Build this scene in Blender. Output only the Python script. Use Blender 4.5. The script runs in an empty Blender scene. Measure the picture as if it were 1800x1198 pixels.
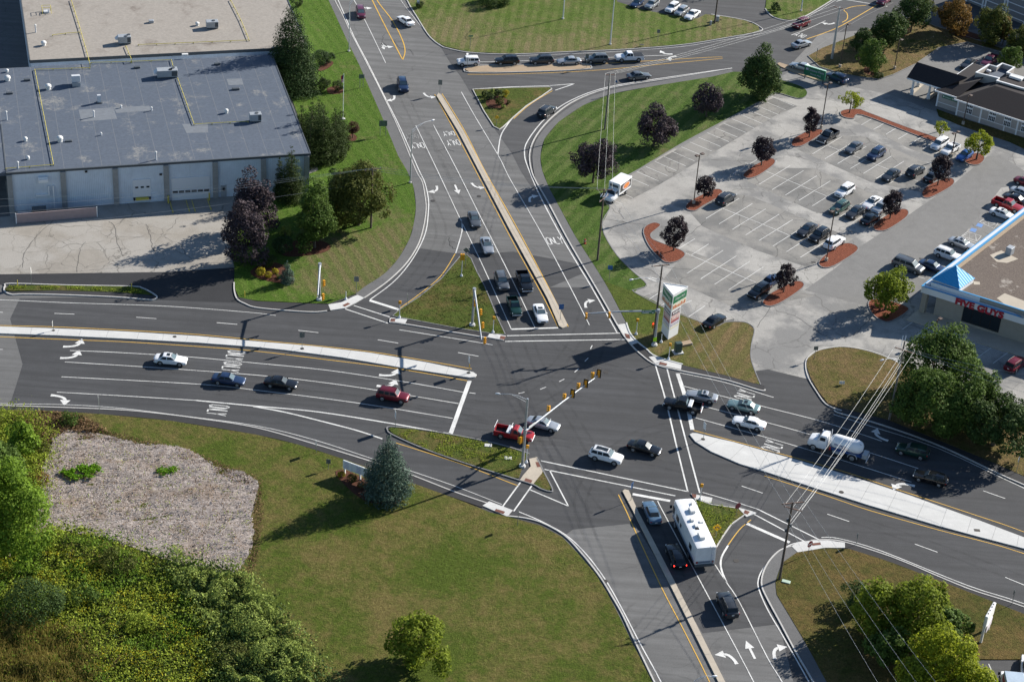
import bpy, bmesh, math, random
import numpy as np
from mathutils import Vector, Matrix
D = bpy.data
SC = bpy.context.scene
COL = SC.collection
PI = math.pi

# ------------------------------------------------------------------ camera, sky, sun, exposure
FPX, PITCH, ROLL, CAMH = 3466.0, 0.56069, 0.072954, 157.1
_c, _s = math.cos(PITCH), math.sin(PITCH)
FWD = Vector((0, _c, -_s)); _R = Vector((1, 0, 0)); _U = Vector((0, _s, _c))
RGT = _R * math.cos(ROLL) + _U * math.sin(ROLL)
UPV = -_R * math.sin(ROLL) + _U * math.cos(ROLL)
cam = D.objects.new('camera', D.cameras.new('camera')); COL.objects.link(cam)
m = Matrix((RGT, UPV, -FWD)).transposed().to_4x4(); m.translation = (0, 0, CAMH)
cam.matrix_world = m
cam.data.sensor_width = 36; cam.data.lens = 36 * FPX / 1800
cam.data.clip_start = 1; cam.data.clip_end = 6000
SC.camera = cam

SUN_EL, SUN_AZ = math.radians(26.0), math.radians(36.8)     # azimuth counted from +x towards +y
wd = D.worlds.new('World'); SC.world = wd; wd.use_nodes = True
nt = wd.node_tree; bg = nt.nodes['Background']
sky = nt.nodes.new('ShaderNodeTexSky'); sky.sky_type = 'NISHITA'; sky.sun_disc = False
sky.sun_elevation = SUN_EL; sky.sun_rotation = math.radians(90) - SUN_AZ
sky.air_density = 1.0; sky.dust_density = 0.2; sky.ozone_density = 3.0
nt.links.new(sky.outputs[0], bg.inputs[0]); bg.inputs[1].default_value = 0.066
sl = D.lights.new('sun', 'SUN'); sl.energy = 5.0; sl.angle = math.radians(0.5); sl.color = (1.0, 0.94, 0.85)
so = D.objects.new('sun', sl); COL.objects.link(so)
so.rotation_euler = Vector((math.cos(SUN_EL)*math.cos(SUN_AZ), math.cos(SUN_EL)*math.sin(SUN_AZ), math.sin(SUN_EL))).to_track_quat('Z', 'Y').to_euler()
so.location = (80, 300, 120)
SC.view_settings.view_transform = 'Standard'; SC.view_settings.look = 'None'
SC.view_settings.gamma = 1; SC.view_settings.exposure = 1.06
SC.cycles.max_bounces = 5; SC.cycles.diffuse_bounces = 3; SC.cycles.use_denoising = True

def G(px, py=None, z=0.0):
    """a point of the place, surveyed from the photograph: where the sight line meets height z"""
    if py is None: px, py = px
    d = RGT * ((px - 900) / FPX) - UPV * ((py - 599) / FPX) + FWD
    t = (CAMH - z) / -d.z
    return Vector((d.x * t, d.y * t, z))

# ------------------------------------------------------------------ object helpers
def tag(o, label=None, cat=None, group=None, kind=None):
    if label: o['label'] = label
    if cat: o['category'] = cat
    if group: o['group'] = group
    if kind: o['kind'] = kind
    return o
def link(name, me, parent=None, loc=None, mats=None):
    o = D.objects.new(name, me); COL.objects.link(o)
    if parent is not None: o.parent = parent
    if loc is not None: o.location = loc
    return o
def thing(name, label, cat, loc, rz=0, group=None):
    o = D.objects.new(name, None); COL.objects.link(o); o.empty_display_size = .2
    o.location = loc; o.rotation_euler = (0, 0, rz)
    return tag(o, label, cat, group)
def finish(bm, name, mats, parent=None, smooth=None, loc=None, recalc=True):
    me = D.meshes.new(name)
    if recalc: bmesh.ops.recalc_face_normals(bm, faces=bm.faces)
    bm.to_mesh(me); bm.free()
    if not isinstance(mats, (list, tuple)): mats = [mats]
    for mt in mats: me.materials.append(mt)
    if smooth is not None:
        me.shade_smooth(); me.set_sharp_from_angle(angle=math.radians(smooth))
    return link(name, me, parent, loc)
def copy_tree(o, parent=None, keep=True):
    c = o.copy(); COL.objects.link(c)
    if parent is not None: c.parent = parent
    for ch in list(CH.get(o.name, [])) or list(o.children): copy_tree(ch, c)
    return c
CH = {}

from mathutils.geometry import tessellate_polygon
def fill(bm, vs, mi=0, up=True):
    tris = tessellate_polygon([[v.co for v in vs]]); out = []
    for t in tris:
        a, b, c = (vs[i] for i in t)
        if ((b.co - a.co).cross(c.co - a.co).z < 0) == up: a, b, c = a, c, b
        if len({a, b, c}) < 3: continue
        try: f = bm.faces.new((a, b, c)); f.material_index = mi; out.append(f)
        except ValueError: pass
    return out
# bmesh primitives ------------------------------------------------
def box(bm, x0, x1, y0, y1, z0, z1, mi=0, M=None):
    vs = [bm.verts.new((x, y, z)) for z in (z0, z1) for (x, y) in ((x0, y0), (x1, y0), (x1, y1), (x0, y1))]
    if M is not None:
        for v in vs: v.co = M @ v.co
    fs = []
    for a in ((0, 3, 2, 1), (4, 5, 6, 7), (0, 1, 5, 4), (1, 2, 6, 5), (2, 3, 7, 6), (3, 0, 4, 7)):
        f = bm.faces.new([vs[i] for i in a]); f.material_index = mi; fs.append(f)
    return vs, fs
def bevel_all(bm, off, seg=1, geom=None):
    bmesh.ops.bevel(bm, geom=geom or list(bm.edges), offset=off, segments=seg, affect='EDGES', profile=.6)
def tube(bm, pts, rad, seg=8, mi=0, caps=True):
    """round tube along pts; rad is a number or one per point"""
    pts = [Vector(p) for p in pts]; n = len(pts)
    if not hasattr(rad, '__len__'): rad = [rad] * n
    rings = []; prev = None
    for i, p in enumerate(pts):
        t = (pts[min(i+1, n-1)] - pts[max(i-1, 0)]).normalized()
        a = prev if prev is not None else (Vector((0, 0, 1)) if abs(t.z) < .9 else Vector((1, 0, 0)))
        u = (a - t * a.dot(t)).normalized(); prev = u; w = t.cross(u)
        rings.append([bm.verts.new(p + (u * math.cos(2*PI*k/seg) + w * math.sin(2*PI*k/seg)) * rad[i]) for k in range(seg)])
    for i in range(n-1):
        for k in range(seg):
            f = bm.faces.new((rings[i][k], rings[i][(k+1) % seg], rings[i+1][(k+1) % seg], rings[i+1][k])); f.material_index = mi
    if caps:
        f = bm.faces.new(rings[0][::-1]); f.material_index = mi
        f = bm.faces.new(rings[-1]); f.material_index = mi
def disc_cyl(bm, c, axis, r, h, seg=16, mi=0):
    a = Vector(axis).normalized(); c = Vector(c)
    tube(bm, [c - a*h/2, c + a*h/2], r, seg, mi)
def prism(bm, pts, z0, z1, mi=0, side=None):
    """vertical prism over a polygon of (x, y) or vectors"""
    b = [bm.verts.new((p[0], p[1], z0)) for p in pts]; t = [bm.verts.new((p[0], p[1], z1)) for p in pts]
    n = len(pts)
    fill(bm, b, mi, False); fill(bm, t, mi, True)
    for i in range(n):
        f = bm.faces.new((b[i], b[(i+1) % n], t[(i+1) % n], t[i])); f.material_index = mi if side is None else side
def smooth_pts(pts, n=6, closed=False):
    """Catmull-Rom through the points"""
    P = [Vector(p) for p in pts]; N = len(P); out = []
    rng = range(N if closed else N-1)
    for i in rng:
        if closed: p0, p1, p2, p3 = P[(i-1) % N], P[i], P[(i+1) % N], P[(i+2) % N]
        else: p0, p1, p2, p3 = P[max(i-1, 0)], P[i], P[i+1], P[min(i+2, N-1)]
        for k in range(n):
            t = k / n
            out.append(.5*((2*p1) + (-p0+p2)*t + (2*p0-5*p1+4*p2-p3)*t*t + (-p0+3*p1-3*p2+p3)*t**3))
    if not closed: out.append(P[-1])
    return out
def W(pts, z=0.0): return [G(p[0], p[1], z) for p in pts]
def WS(pts, z=0.0, n=5, closed=False): return smooth_pts(W(pts, z), n, closed)

# ------------------------------------------------------------------ materials
def lin(c): return (c[0], c[1], c[2], 1)
class NM:
    """small node builder"""
    def __init__(s, name):
        s.m = D.materials.new(name); s.m.use_nodes = True; s.t = s.m.node_tree; s.b = s.t.nodes['Principled BSDF']
        s.co = None
    def n(s, typ, **kw):
        x = s.t.nodes.new(typ)
        for k, v in kw.items(): setattr(x, k, v)
        return x
    def l(s, a, b): s.t.links.new(a, b)
    def coord(s, rot=0.0, scale=(1, 1, 1)):
        tc = s.n('ShaderNodeTexCoord'); mp = s.n('ShaderNodeMapping')
        mp.inputs['Rotation'].default_value = (0, 0, rot); mp.inputs['Scale'].default_value = scale
        s.l(tc.outputs['Object'], mp.inputs[0]); return mp.outputs[0]
    def noise(s, scale, detail=4, rough=.6, co=None, dist=0.0):
        x = s.n('ShaderNodeTexNoise'); x.inputs['Scale'].default_value = scale; x.inputs['Detail'].default_value = detail
        x.inputs['Roughness'].default_value = rough; x.inputs['Distortion'].default_value = dist
        s.l(co if co is not None else s.coord(), x.inputs['Vector']); return x.outputs['Fac']
    def ramp(s, fac, a, b, ca=(0, 0, 0), cb=(1, 1, 1)):
        x = s.n('ShaderNodeValToRGB'); e = x.color_ramp.elements
        e[0].position = a; e[0].color = lin(ca); e[1].position = b; e[1].color = lin(cb); s.l(fac, x.inputs[0]); return x.outputs[0]
    def mix(s, fac, a, b, mode='MIX'):
        x = s.n('ShaderNodeMix', data_type='RGBA', blend_type=mode)
        if hasattr(fac, 'links') or not isinstance(fac, (int, float)): s.l(fac, x.inputs[0])
        else: x.inputs[0].default_value = fac
        for v, i in ((a, 6), (b, 7)):
            if isinstance(v, (tuple, list)): x.inputs[i].default_value = lin(v)
            else: s.l(v, x.inputs[i])
        return x.outputs[2]
    def math(s, op, a, b=0.0):
        x = s.n('ShaderNodeMath', operation=op)
        for v, i in ((a, 0), (b, 1)):
            if isinstance(v, (int, float)): x.inputs[i].default_value = v
            else: s.l(v, x.inputs[i])
        return x.outputs[0]
    def cracks(s, scale, width, wob=.35):
        """thin irregular crack lines, 1 in the crack"""
        co = s.coord(); nz = s.n('ShaderNodeTexNoise'); nz.inputs['Scale'].default_value = scale*2.2; nz.inputs['Detail'].default_value = 3
        s.l(co, nz.inputs['Vector'])
        add = s.n('ShaderNodeVectorMath', operation='MULTIPLY_ADD'); s.l(nz.outputs['Color'], add.inputs[0])
        add.inputs[1].default_value = (wob/scale,)*3; s.l(co, add.inputs[2])
        v = s.n('ShaderNodeTexVoronoi', feature='DISTANCE_TO_EDGE'); v.inputs['Scale'].default_value = scale
        s.l(add.outputs[0], v.inputs['Vector'])
        return s.ramp(v.outputs['Distance'], 0.0, width, (1, 1, 1), (0, 0, 0))
    def bump(s, h, strength=.4, dist=.05):
        x = s.n('ShaderNodeBump'); x.inputs['Strength'].default_value = strength; x.inputs['Distance'].default_value = dist
        s.l(h, x.inputs['Height']); s.l(x.outputs[0], s.b.inputs['Normal'])
    def out(s, col, rough=.9, spec=.3):
        if isinstance(col, (tuple, list)): s.b.inputs['Base Color'].default_value = lin(col)
        else: s.l(col, s.b.inputs['Base Color'])
        s.b.inputs['Roughness'].default_value = rough; s.b.inputs['Specular IOR Level'].default_value = spec
        return s.m
def sc(c, k): return tuple(min(1, x*k) for x in c)

def asphalt(name, base, crack=0.0, stain=.25, cscale=.12, streak=None, patch=None):
    k = NM(name)
    big = k.noise(.07, 5, .65); med = k.noise(.6, 5, .7); fine = k.noise(9, 3, .8)
    col = k.mix(k.ramp(big, .35, .68), sc(base, 1-stain), sc(base, 1+stain))
    col = k.mix(.5, col, k.mix(k.ramp(med, .3, .7), sc(base, .82), sc(base, 1.18)))
    if streak is not None:     # long tyre polish streaks along the lanes
        st = k.noise(1.0, 3, .6, co=k.coord(streak, (.045, .9, 1)))
        col = k.mix(k.ramp(st, .38, .66), k.mix(.7, col, sc(base, .66)), col)
    if patch is not None:
        pn = k.noise(.11, 6, .62); col = k.mix(k.ramp(pn, .44, .56), col, k.mix(.8, col, patch))
    col = k.mix(k.ramp(fine, .3, .75), sc(base, .7), col) if False else k.mix(.35, col, k.mix(k.ramp(fine, .25, .75), (0, 0, 0), (1, 1, 1)), 'OVERLAY')
    if crack > 0:
        c1 = k.cracks(cscale, .010); c2 = k.cracks(cscale*2.7, .012)
        g = k.ramp(k.noise(.05, 3), .42, .6); c1 = k.math('MULTIPLY', c1, k.ramp(k.noise(.22, 4, .7), .44, .52))
        cf = k.math('MULTIPLY', k.math('MAXIMUM', c1, k.math('MULTIPLY', c2, g)), crack)
        col = k.mix(cf, col, sc(base, .28))
    k.bump(fine, .25, .02)
    return k.out(col, .88, .25)

M = {}
M['asphalt_new'] = asphalt('dark_fresh_asphalt', (.062, .0635, .067), stain=.27, streak=math.radians(8))
M['asphalt_drive'] = asphalt('very_dark_asphalt', (.030, .031, .034), stain=.12)
M['asphalt_mid'] = asphalt('side_road_asphalt', (.078, .079, .082), stain=.2, streak=math.radians(-4))
M['asphalt_old'] = asphalt('worn_grey_asphalt', (.138, .138, .137), crack=.3, stain=.15, cscale=.055, streak=math.radians(62))
M['asphalt_aisle'] = asphalt('aisle_asphalt', (.165, .163, .158), crack=.12, stain=.1, cscale=.05)
M['asphalt_lot'] = asphalt('faded_parking_asphalt', (.31, .30, .28), crack=.7, stain=.22, cscale=.075, patch=(.15, .15, .148))
M['seal'] = asphalt('worn_sealed_stalls', (.15, .148, .142), crack=.7, stain=.3, cscale=.1, patch=(.25, .24, .22))
M['yard'] = asphalt('tan_weathered_yard_paving', (.255, .235, .205), crack=.75, stain=.16, cscale=.085, patch=(.31, .295, .27))
M['walk'] = asphalt('grey_asphalt_sidewalk', (.115, .115, .115), stain=.14)
M['walk_dark'] = asphalt('dark_asphalt_sidewalk', (.034, .034, .036), stain=.14)

def concrete(name, base, joints=None, rot=0.0):
    k = NM(name)
    col = k.mix(k.ramp(k.noise(.5, 6, .7), .3, .7), sc(base, .84), sc(base, 1.1))
    col = k.mix(k.ramp(k.noise(1, 3, .5, co=k.coord(rot, (.3, 1.4, 1))), .3, .7), sc(base, .9), col)
    fine = k.noise(12, 3, .7)
    col = k.mix(.2, col, k.mix(k.ramp(fine, .25, .75), (0, 0, 0), (1, 1, 1)), 'OVERLAY')
    k.bump(fine, .2, .01)
    return k.out(col, .85, .25)
M['conc_white'] = concrete('new_pale_concrete', (.52, .52, .505), rot=.1)
M['conc_tan'] = concrete('weathered_tan_concrete', (.42, .37, .30), rot=1.0)
M['conc_side'] = concrete('brownish_concrete', (.33, .25, .17))
M['kerb'] = concrete('granite_kerb', (.46, .45, .43))
M['kerb_dark'] = concrete('worn_grey_kerb', (.20, .20, .20))
M['tactile'] = concrete('brick_red_tactile_paving', (.15, .062, .045))

def lawn(name, green, tan, dry=.5, stripe=None, sscale=.55, samt=.5, spots=()):
    k = NM(name)
    a = k.noise(.10, 6, .62); b = k.noise(.55, 6, .7); f = k.noise(5.5, 5, .8); f2 = k.noise(1.8, 5, .75)
    d = k.math('ADD', k.math('MULTIPLY', a, .55), k.math('MULTIPLY', b, .45))
    for (px, py, r, am) in spots:        # worn patches of the grass itself
        p = G(px, py); vd = k.n('ShaderNodeVectorMath', operation='DISTANCE'); k.l(k.coord(), vd.inputs[0]); vd.inputs[1].default_value = (p.x, p.y, 0)
        d = k.math('ADD', d, k.math('MULTIPLY', k.ramp(vd.outputs['Value'], 0, .999) if False else k.math('SUBTRACT', 1.0, k.math('MINIMUM', 1.0, k.math('MULTIPLY', vd.outputs['Value'], 1.0/r))), am))
    fac = k.ramp(d, .62 - dry*.32, .74 - dry*.26)
    g = k.mix(k.ramp(f2, .3, .7), sc(green, .72), sc(green, 1.3))
    if stripe is not None:
        w = k.n('ShaderNodeTexWave', wave_type='BANDS', bands_direction='X', wave_profile='SIN')
        w.inputs['Scale'].default_value = sscale; w.inputs['Distortion'].default_value = 1.7; w.inputs['Detail'].default_value = 3; w.inputs['Detail Scale'].default_value = .5
        k.l(k.coord(stripe), w.inputs['Vector'])
        sf = k.ramp(w.outputs['Fac'], .3, .7)
        sf = k.math('MULTIPLY', sf, k.ramp(k.noise(.22, 4, .7), .3, .62))
        g = k.mix(k.math('MULTIPLY', sf, samt), g, k.mix(.5, sc(green, 1.9), sc(tan, 1.0)))
        fac = k.math('MULTIPLY', fac, k.math('ADD', k.math('MULTIPLY', sf, .5), .55))
    col = k.mix(fac, g, k.mix(k.ramp(f2, .3, .7), sc(tan, .72), sc(tan, 1.2)))
    col = k.mix(.8, col, k.mix(k.ramp(f, .28, .72), (.12, .12, .12), (.88, .88, .88)), 'OVERLAY')
    k.bump(k.math('ADD', f, f2), .9, .22)
    return k.out(col, .95, .1)
M['lawn_nw'] = lawn('bright_mown_lawn', (.058, .108, .013), (.14, .122, .056), .2, math.radians(-24), .16, .3, spots=((650, 445, 17, .25), (590, 500, 12, .16), (700, 400, 8, .10), (250, 300, 30, .0)))
M['lawn_n'] = lawn('northern_mown_lawn', (.066, .105, .017), (.165, .14, .07), .42, math.radians(3), .15, .45, spots=((800, 60, 14, .16), (950, 85, 14, .18), (1080, 80, 14, .16), (1280, 45, 12, .2)))
M['lawn_slope'] = lawn('striped_bank_lawn', (.048, .088, .014), (.14, .13, .062), .3, math.radians(24), .125, .6)
M['lawn_corner'] = lawn('dry_corner_bank_grass', (.062, .085, .014), (.16, .115, .055), .62, math.radians(24), .125, .15, spots=((1100, 530, 11, -.3), (1260, 600, 14, .12)))
M['lawn_isl'] = lawn('island_rough_grass', (.058, .080, .014), (.125, .094, .036), .45)
M['lawn_sw'] = lawn('olive_field_grass', (.058, .082, .011), (.128, .106, .036), .58)
M['lawn_e'] = lawn('dry_corner_grass', (.070, .075, .016), (.15, .105, .048), .7)
M['lawn_se'] = lawn('brown_green_grass', (.058, .062, .013), (.12, .085, .030), .62)

def mulch(name, a, b, scale=5):
    k = NM(name); f = k.noise(scale, 5, .8)
    col = k.mix(k.ramp(f, .3, .7), a, b); k.bump(f, .9, .12); return k.out(col, .95, .1)
M['mulch'] = mulch('red_bark_mulch', (.085, .026, .015), (.25, .085, .05))
M['mulch_dark'] = mulch('dark_bark_mulch', (.05, .02, .014), (.12, .055, .035))
M['soil'] = mulch('base_soil', (.05, .05, .02), (.09, .075, .035))

def paint(name, c, wear=.25):
    k = NM(name); f = k.noise(7, 4, .8); g = k.noise(.35, 3)
    col = k.mix(k.math('MULTIPLY', k.ramp(f, .42, .6), k.ramp(g, .32, .62)), c, k.mix(wear*1.6, c, (.09, .09, .09)))
    return k.out(col, .75, .3)
M['white_line'] = paint('white_road_paint', (.66, .66, .64), .4)
M['faded_line'] = paint('faded_white_paint', (.64, .64, .62), .4)
M['ghost_line'] = paint('ghosted_old_paint', (.22, .22, .215), .5)
M['yellow_line'] = paint('yellow_road_paint', (.62, .37, .055))
M['blue_line'] = paint('blue_accessible_paint', (.12, .24, .5))

def plain(name, c, rough=.6, metal=0.0, spec=.5, coat=0.0, emit=0.0, vary=0.0, vscale=1.5):
    k = NM(name); col = c
    if vary: col = k.mix(k.ramp(k.noise(vscale, 5, .7), .3, .7), sc(c, 1-vary), sc(c, 1+vary))
    mt = k.out(col, rough, spec); k.b.inputs['Metallic'].default_value = metal; k.b.inputs['Coat Weight'].default_value = coat
    if emit:
        k.b.inputs['Emission Color'].default_value = lin(c); k.b.inputs['Emission Strength'].default_value = emit
    return mt
M['glass'] = plain('dark_glass', (.02, .027, .034), .3, 0, .15)
M['glass_blue'] = plain('sky_reflection_glass', (.10, .145, .17), .5, 0, .05)  # bluish tone paints the reflected sky into the glass colour
M['tyre'] = plain('black_rubber', (.012, .012, .013), .8)
M['rim'] = plain('alloy', (.36, .37, .38), .35, .6)
M['black'] = plain('black_plastic', (.012, .012, .013), .5)
M['lamp_clear'] = plain('headlamp_lens', (.62, .64, .66), .12, 0, .8)
M['lamp_red'] = plain('tail_lamp_lens', (.30, .012, .012), .2)
M['lamp_red_lit'] = plain('lit_brake_lamp', (.9, .03, .015), .3, emit=2.5)
M['galv'] = plain('galvanised_steel', (.42, .44, .46), .42, .55, vary=.12)
M['alum'] = plain('bright_aluminium', (.55, .57, .6), .55, .2)
M['brown_metal'] = plain('bronze_painted_pole', (.095, .062, .045), .5, vary=.15)
M['wood_pole'] = plain('weathered_pole_timber', (.095, .072, .056), .9, vary=.35, vscale=3)
M['wood_pole_grey'] = plain('grey_pole_timber', (.16, .145, .125), .9, vary=.3, vscale=3)
M['crossarm'] = plain('crossarm_timber', (.17, .105, .08), .85, vary=.25, vscale=4)
M['signal_yellow'] = plain('signal_yellow_housing', (.62, .29, .012), .45)
M['sign_green'] = plain('green_sign_face', (.01, .13, .07), .4)
M['sign_back'] = plain('sign_back_metal', (.16, .18, .17), .5, .3)
M['sign_white'] = plain('white_sign_face', (.72, .72, .70), .45)
M['sign_blue'] = plain('blue_sign_face', (.02, .10, .28), .4)
M['sign_yellow'] = plain('yellow_warning_face', (.75, .42, .01), .4)
M['sign_red'] = plain('dull_red_sign_back', (.22, .03, .04), .5)
M['lime'] = plain('fluorescent_lime_face', (.45, .8, .02), .4)
M['yellow_pipe'] = plain('yellow_gas_pipe', (.50, .42, .06), .5, vary=.15)
M['wire'] = plain('bare_conductor', (.36, .37, .37), .5, .2)
M['bark'] = plain('grey_brown_bark', (.09, .072, .055), .95, vary=.3, vscale=6)
M['white_trim'] = plain('white_trim', (.72, .73, .73), .5)
M['light_red'] = plain('lit_red_signal', (1.0, .03, .02), .3, emit=3)
M['light_amber'] = plain('amber_lens', (.55, .2, .01), .3)
M['hyd_red'] = plain('hydrant_red', (.35, .03, .02), .5)
M['black_lens'] = plain('dark_lens', (.02, .015, .012), .3)

def leaf(name, c, c2=None, var=.45, trans=.28, warm=(1.25, 1.15, .6)):
    """leaf shader, each leaf its own shade"""
    k = NM(name); g = k.n('ShaderNodeNewGeometry'); c2 = c2 or tuple(c[i]*warm[i] for i in range(3))
    r = g.outputs['Random Per Island']
    col = k.mix(r, sc(c, 1-var), sc(c2, 1+var))
    big = k.noise(.55, 3, .6)
    col = k.mix(k.ramp(big, .35, .68), col, k.mix(.45, col, sc(c2, 1.25)))
    k.out(col, .7, .1)
    tr = k.n('ShaderNodeBsdfTranslucent'); k.l(k.mix(.5, col, sc(c2, 1.6)), tr.inputs[0])
    mx = k.n('ShaderNodeMixShader'); mx.inputs[0].default_value = trans
    k.l(k.b.outputs[0], mx.inputs[1]); k.l(tr.outputs[0], mx.inputs[2])
    k.l(mx.outputs[0], k.t.nodes['Material Output'].inputs[0]); return k.m
L = {}
L['purple'] = leaf('purple_leaves', (.019, .013, .016), (.036, .026, .030), trans=.12)
L['purple_big'] = leaf('dark_purple_leaves', (.023, .017, .020), (.060, .046, .052), trans=.15)
L['dark'] = leaf('deep_green_leaves', (.022, .042, .013), (.05, .082, .022), trans=.22)
L['vivid2'] = leaf('vivid_green_leaves', (.060, .115, .014), (.14, .22, .024), trans=.35)
L['mid'] = leaf('mid_green_leaves', (.040, .072, .015), (.075, .12, .024))
L['olive'] = leaf('olive_leaves', (.042, .058, .014), (.085, .095, .022))
L['autumn'] = leaf('turning_leaves', (.055, .06, .016), (.17, .095, .025))
L['lime'] = leaf('yellow_green_leaves', (.10, .15, .012), (.22, .25, .02), trans=.4)
L['bright'] = leaf('bright_green_leaves', (.075, .115, .013), (.16, .2, .022), trans=.4)
L['spruce'] = leaf('blue_green_needles', (.030, .052, .040), (.075, .115, .085), trans=.1)
L['fir'] = leaf('dark_fir_needles', (.016, .032, .012), (.036, .062, .02), trans=.1)
L['arb'] = leaf('arborvitae_foliage', (.018, .034, .012), (.045, .066, .018), trans=.15)
L['gold'] = leaf('golden_shrub_leaves', (.14, .13, .012), (.3, .25, .02))
L['wine'] = leaf('wine_red_leaves', (.04, .02, .016), (.085, .04, .03))
L['weed'] = leaf('rank_weed_leaves', (.095, .15, .018), (.23, .28, .035), var=.55, trans=.35)
L['weed_y'] = leaf('goldenrod_heads', (.22, .21, .015), (.38, .33, .02))
L['vine'] = leaf('pale_vine_leaves', (.085, .13, .028), (.22, .27, .065), var=.55)
L['tall'] = leaf('tall_grass_blades', (.08, .08, .015), (.20, .16, .045))
L['vivid'] = leaf('vivid_weed_leaves', (.06, .14, .01), (.13, .26, .015))
L['drybrush'] = leaf('dry_brush', (.09, .055, .03), (.2, .13, .07))
# ================================================================== GROUND
def sheet(name, pts, z, mat, kind='structure', world=False):
    bm = bmesh.new(); P = pts if world else W(pts)
    fill(bm, [bm.verts.new((p.x, p.y, z)) for p in P])
    return tag(finish(bm, name, mat, recalc=False), kind=kind)
def ribbon(bm, P, w, z0, z1=None, off=0.0, closed=False, mi=0):
    """strip along P; flat at z0, or a bar from z0 to z1"""
    n = len(P); rows = []
    for i in range(n):
        if closed: a, b = P[(i-1) % n], P[(i+1) % n]
        else: a, b = P[max(i-1, 0)], P[min(i+1, n-1)]
        d = Vector((b.x-a.x, b.y-a.y)); d = d.normalized() if d.length > 1e-6 else Vector((1, 0)); nn = Vector((-d.y, d.x))
        p = Vector((P[i].x, P[i].y)); l = p + nn*(off+w/2); r = p + nn*(off-w/2)
        if z1 is None: rows.append([bm.verts.new((l.x, l.y, z0)), bm.verts.new((r.x, r.y, z0))])
        else: rows.append([bm.verts.new((l.x, l.y, z0)), bm.verts.new((l.x, l.y, z1)), bm.verts.new((r.x, r.y, z1)), bm.verts.new((r.x, r.y, z0))])
    for i in range(n if closed else n-1):
        a, b = rows[i], rows[(i+1) % n]
        for k in range(len(a)-1):
            f = bm.faces.new((a[k], a[k+1], b[k+1], b[k])); f.material_index = mi
    if z1 is not None and not closed:
        bm.faces.new(rows[0][::-1]); bm.faces.new(rows[-1])
def kerb(name, pts, mat='kerb', w=.16, h=.15, closed=False, n=5, off=0.0):
    bm = bmesh.new(); ribbon(bm, smooth_pts(W(pts), n, closed) if n else W(pts), w, -.01, h, off, closed)
    return tag(finish(bm, name, M[mat]), kind='structure')
def slab(name, pts, h, mat, n=0, edge=None, ew=.16, eh=None, kind='structure'):
    """raised ground slab; edge adds a kerb all round"""
    P = smooth_pts(W(pts), n, True) if n else W(pts)
    bm = bmesh.new(); prism(bm, [(p.x, p.y) for p in P], -.01, h)
    o = tag(finish(bm, name, M[mat]), kind=kind)
    if edge:
        bm = bmesh.new(); ribbon(bm, P, ew, -.01, (eh or h+.03), 0, True)
        tag(finish(bm, 'kerb', M[edge]), kind='structure')
    return o

sheet('ground', [Vector((x, y, 0)) for x, y in ((-1500, -400), (1500, -400), (1500, 3000), (-1500, 3000))], -.03, M['soil'], world=True)
sheet('road', [(-140, -120), (1960, -120), (1960, 1300), (900, 1300), (-140, 760)], 0.0, M['asphalt_old'])
sheet('road', [(18, 560), (35, 524), (300, 520), (405, 470), (640, 440), (741, 437), (800, 445), (875, 444), (902, 442), (1050, 470), (966, 505), (1060, 505), (1200, 560), (1350, 649), (1425, 667), (1470, 640), (1960, 640), (1960, 1300), (1420, 1300), (1370, 1096), (1235, 1112), (1115, 919), (1007, 930), (996, 938), (900, 960), (18, 740), (18, 710), (40, 640)], .008, M['asphalt_new'])
sheet('road', [(774, 82), (760, 60), (800, 30), (1560, -60), (1960, -90), (1960, 40), (1560, 60), (1460, 100), (1390, 125), (1320, 130), (1050, 250), (960, 345), (935, 330), (915, 300), (900, 270), (870, 227), (825, 160), (810, 135), (791, 110)], .008, M['asphalt_mid'])
sheet('parking_lot', [(1030, 360), (1100, 295), (1350, 150), (1400, 118), (1500, 130), (1660, 190), (1800, 225), (1960, 250), (1960, 800), (1700, 720), (1440, 690), (1425, 667), (1350, 649), (1300, 655), (1290, 560), (1225, 575), (1100, 520), (1030, 420)], .012, M['asphalt_lot'])
sheet('road', [(1392, 112), (1440, 60), (1560, 50), (1660, 75), (1960, 110), (1960, 245), (1800, 232), (1655, 200), (1560, 165), (1480, 150), (1430, 140)], .016, M['asphalt_aisle'])
sheet('road', [(1414, 510), (1525, 537), (1600, 530), (1760, 330), (1960, 300), (1960, 255), (1735, 275), (1678, 322), (1597, 378), (1508, 436), (1470, 470)], .016, M['asphalt_aisle'])
sheet('road', [(1672, 262), (1700, 290), (1740, 262), (1800, 300), (1960, 320), (1960, 275), (1800, 246)], .017, M['asphalt_lot'])
sheet('parking_lot', [(1680, 1163), (1705, 1160), (1960, 1160), (1960, 1300), (1660, 1300)], .02, M['asphalt_mid'])
# sealed stall fields (darker, mottled coat under the bays)
for pts in ([(1108, 308), (1345, 178), (1362, 172), (1402, 187), (1360, 205), (1155, 327), (1110, 350), (1080, 345)],
            [(1165, 492), (1208, 440), (1290, 470), (1432, 520), (1335, 538), (1300, 545), (1200, 500)],
            [(1212, 372), (1262, 338), (1320, 345), (1500, 420), (1420, 470), (1330, 440), (1235, 398)],
            [(1312, 318), (1352, 295), (1430, 296), (1580, 360), (1535, 398), (1430, 372)],
            [(1400, 262), (1440, 238), (1520, 240), (1660, 300), (1620, 338), (1530, 320)],
            [(1500, 212), (1530, 200), (1650, 248), (1690, 264), (1665, 285), (1600, 262)]):
    sheet('stall_sealcoat', pts, .016, M['seal'])
sheet('yard', [(-140, 330), (600, 270), (440, 380), (412, 470), (290, 478), (0, 482), (-140, 482)], .012, M['yard'])
sheet('driveway', [(-140, 482), (0, 482), (290, 478), (412, 470), (420, 532), (276, 527), (100, 518), (0, 500), (-140, 497)], .016, M['asphalt_drive'])
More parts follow.
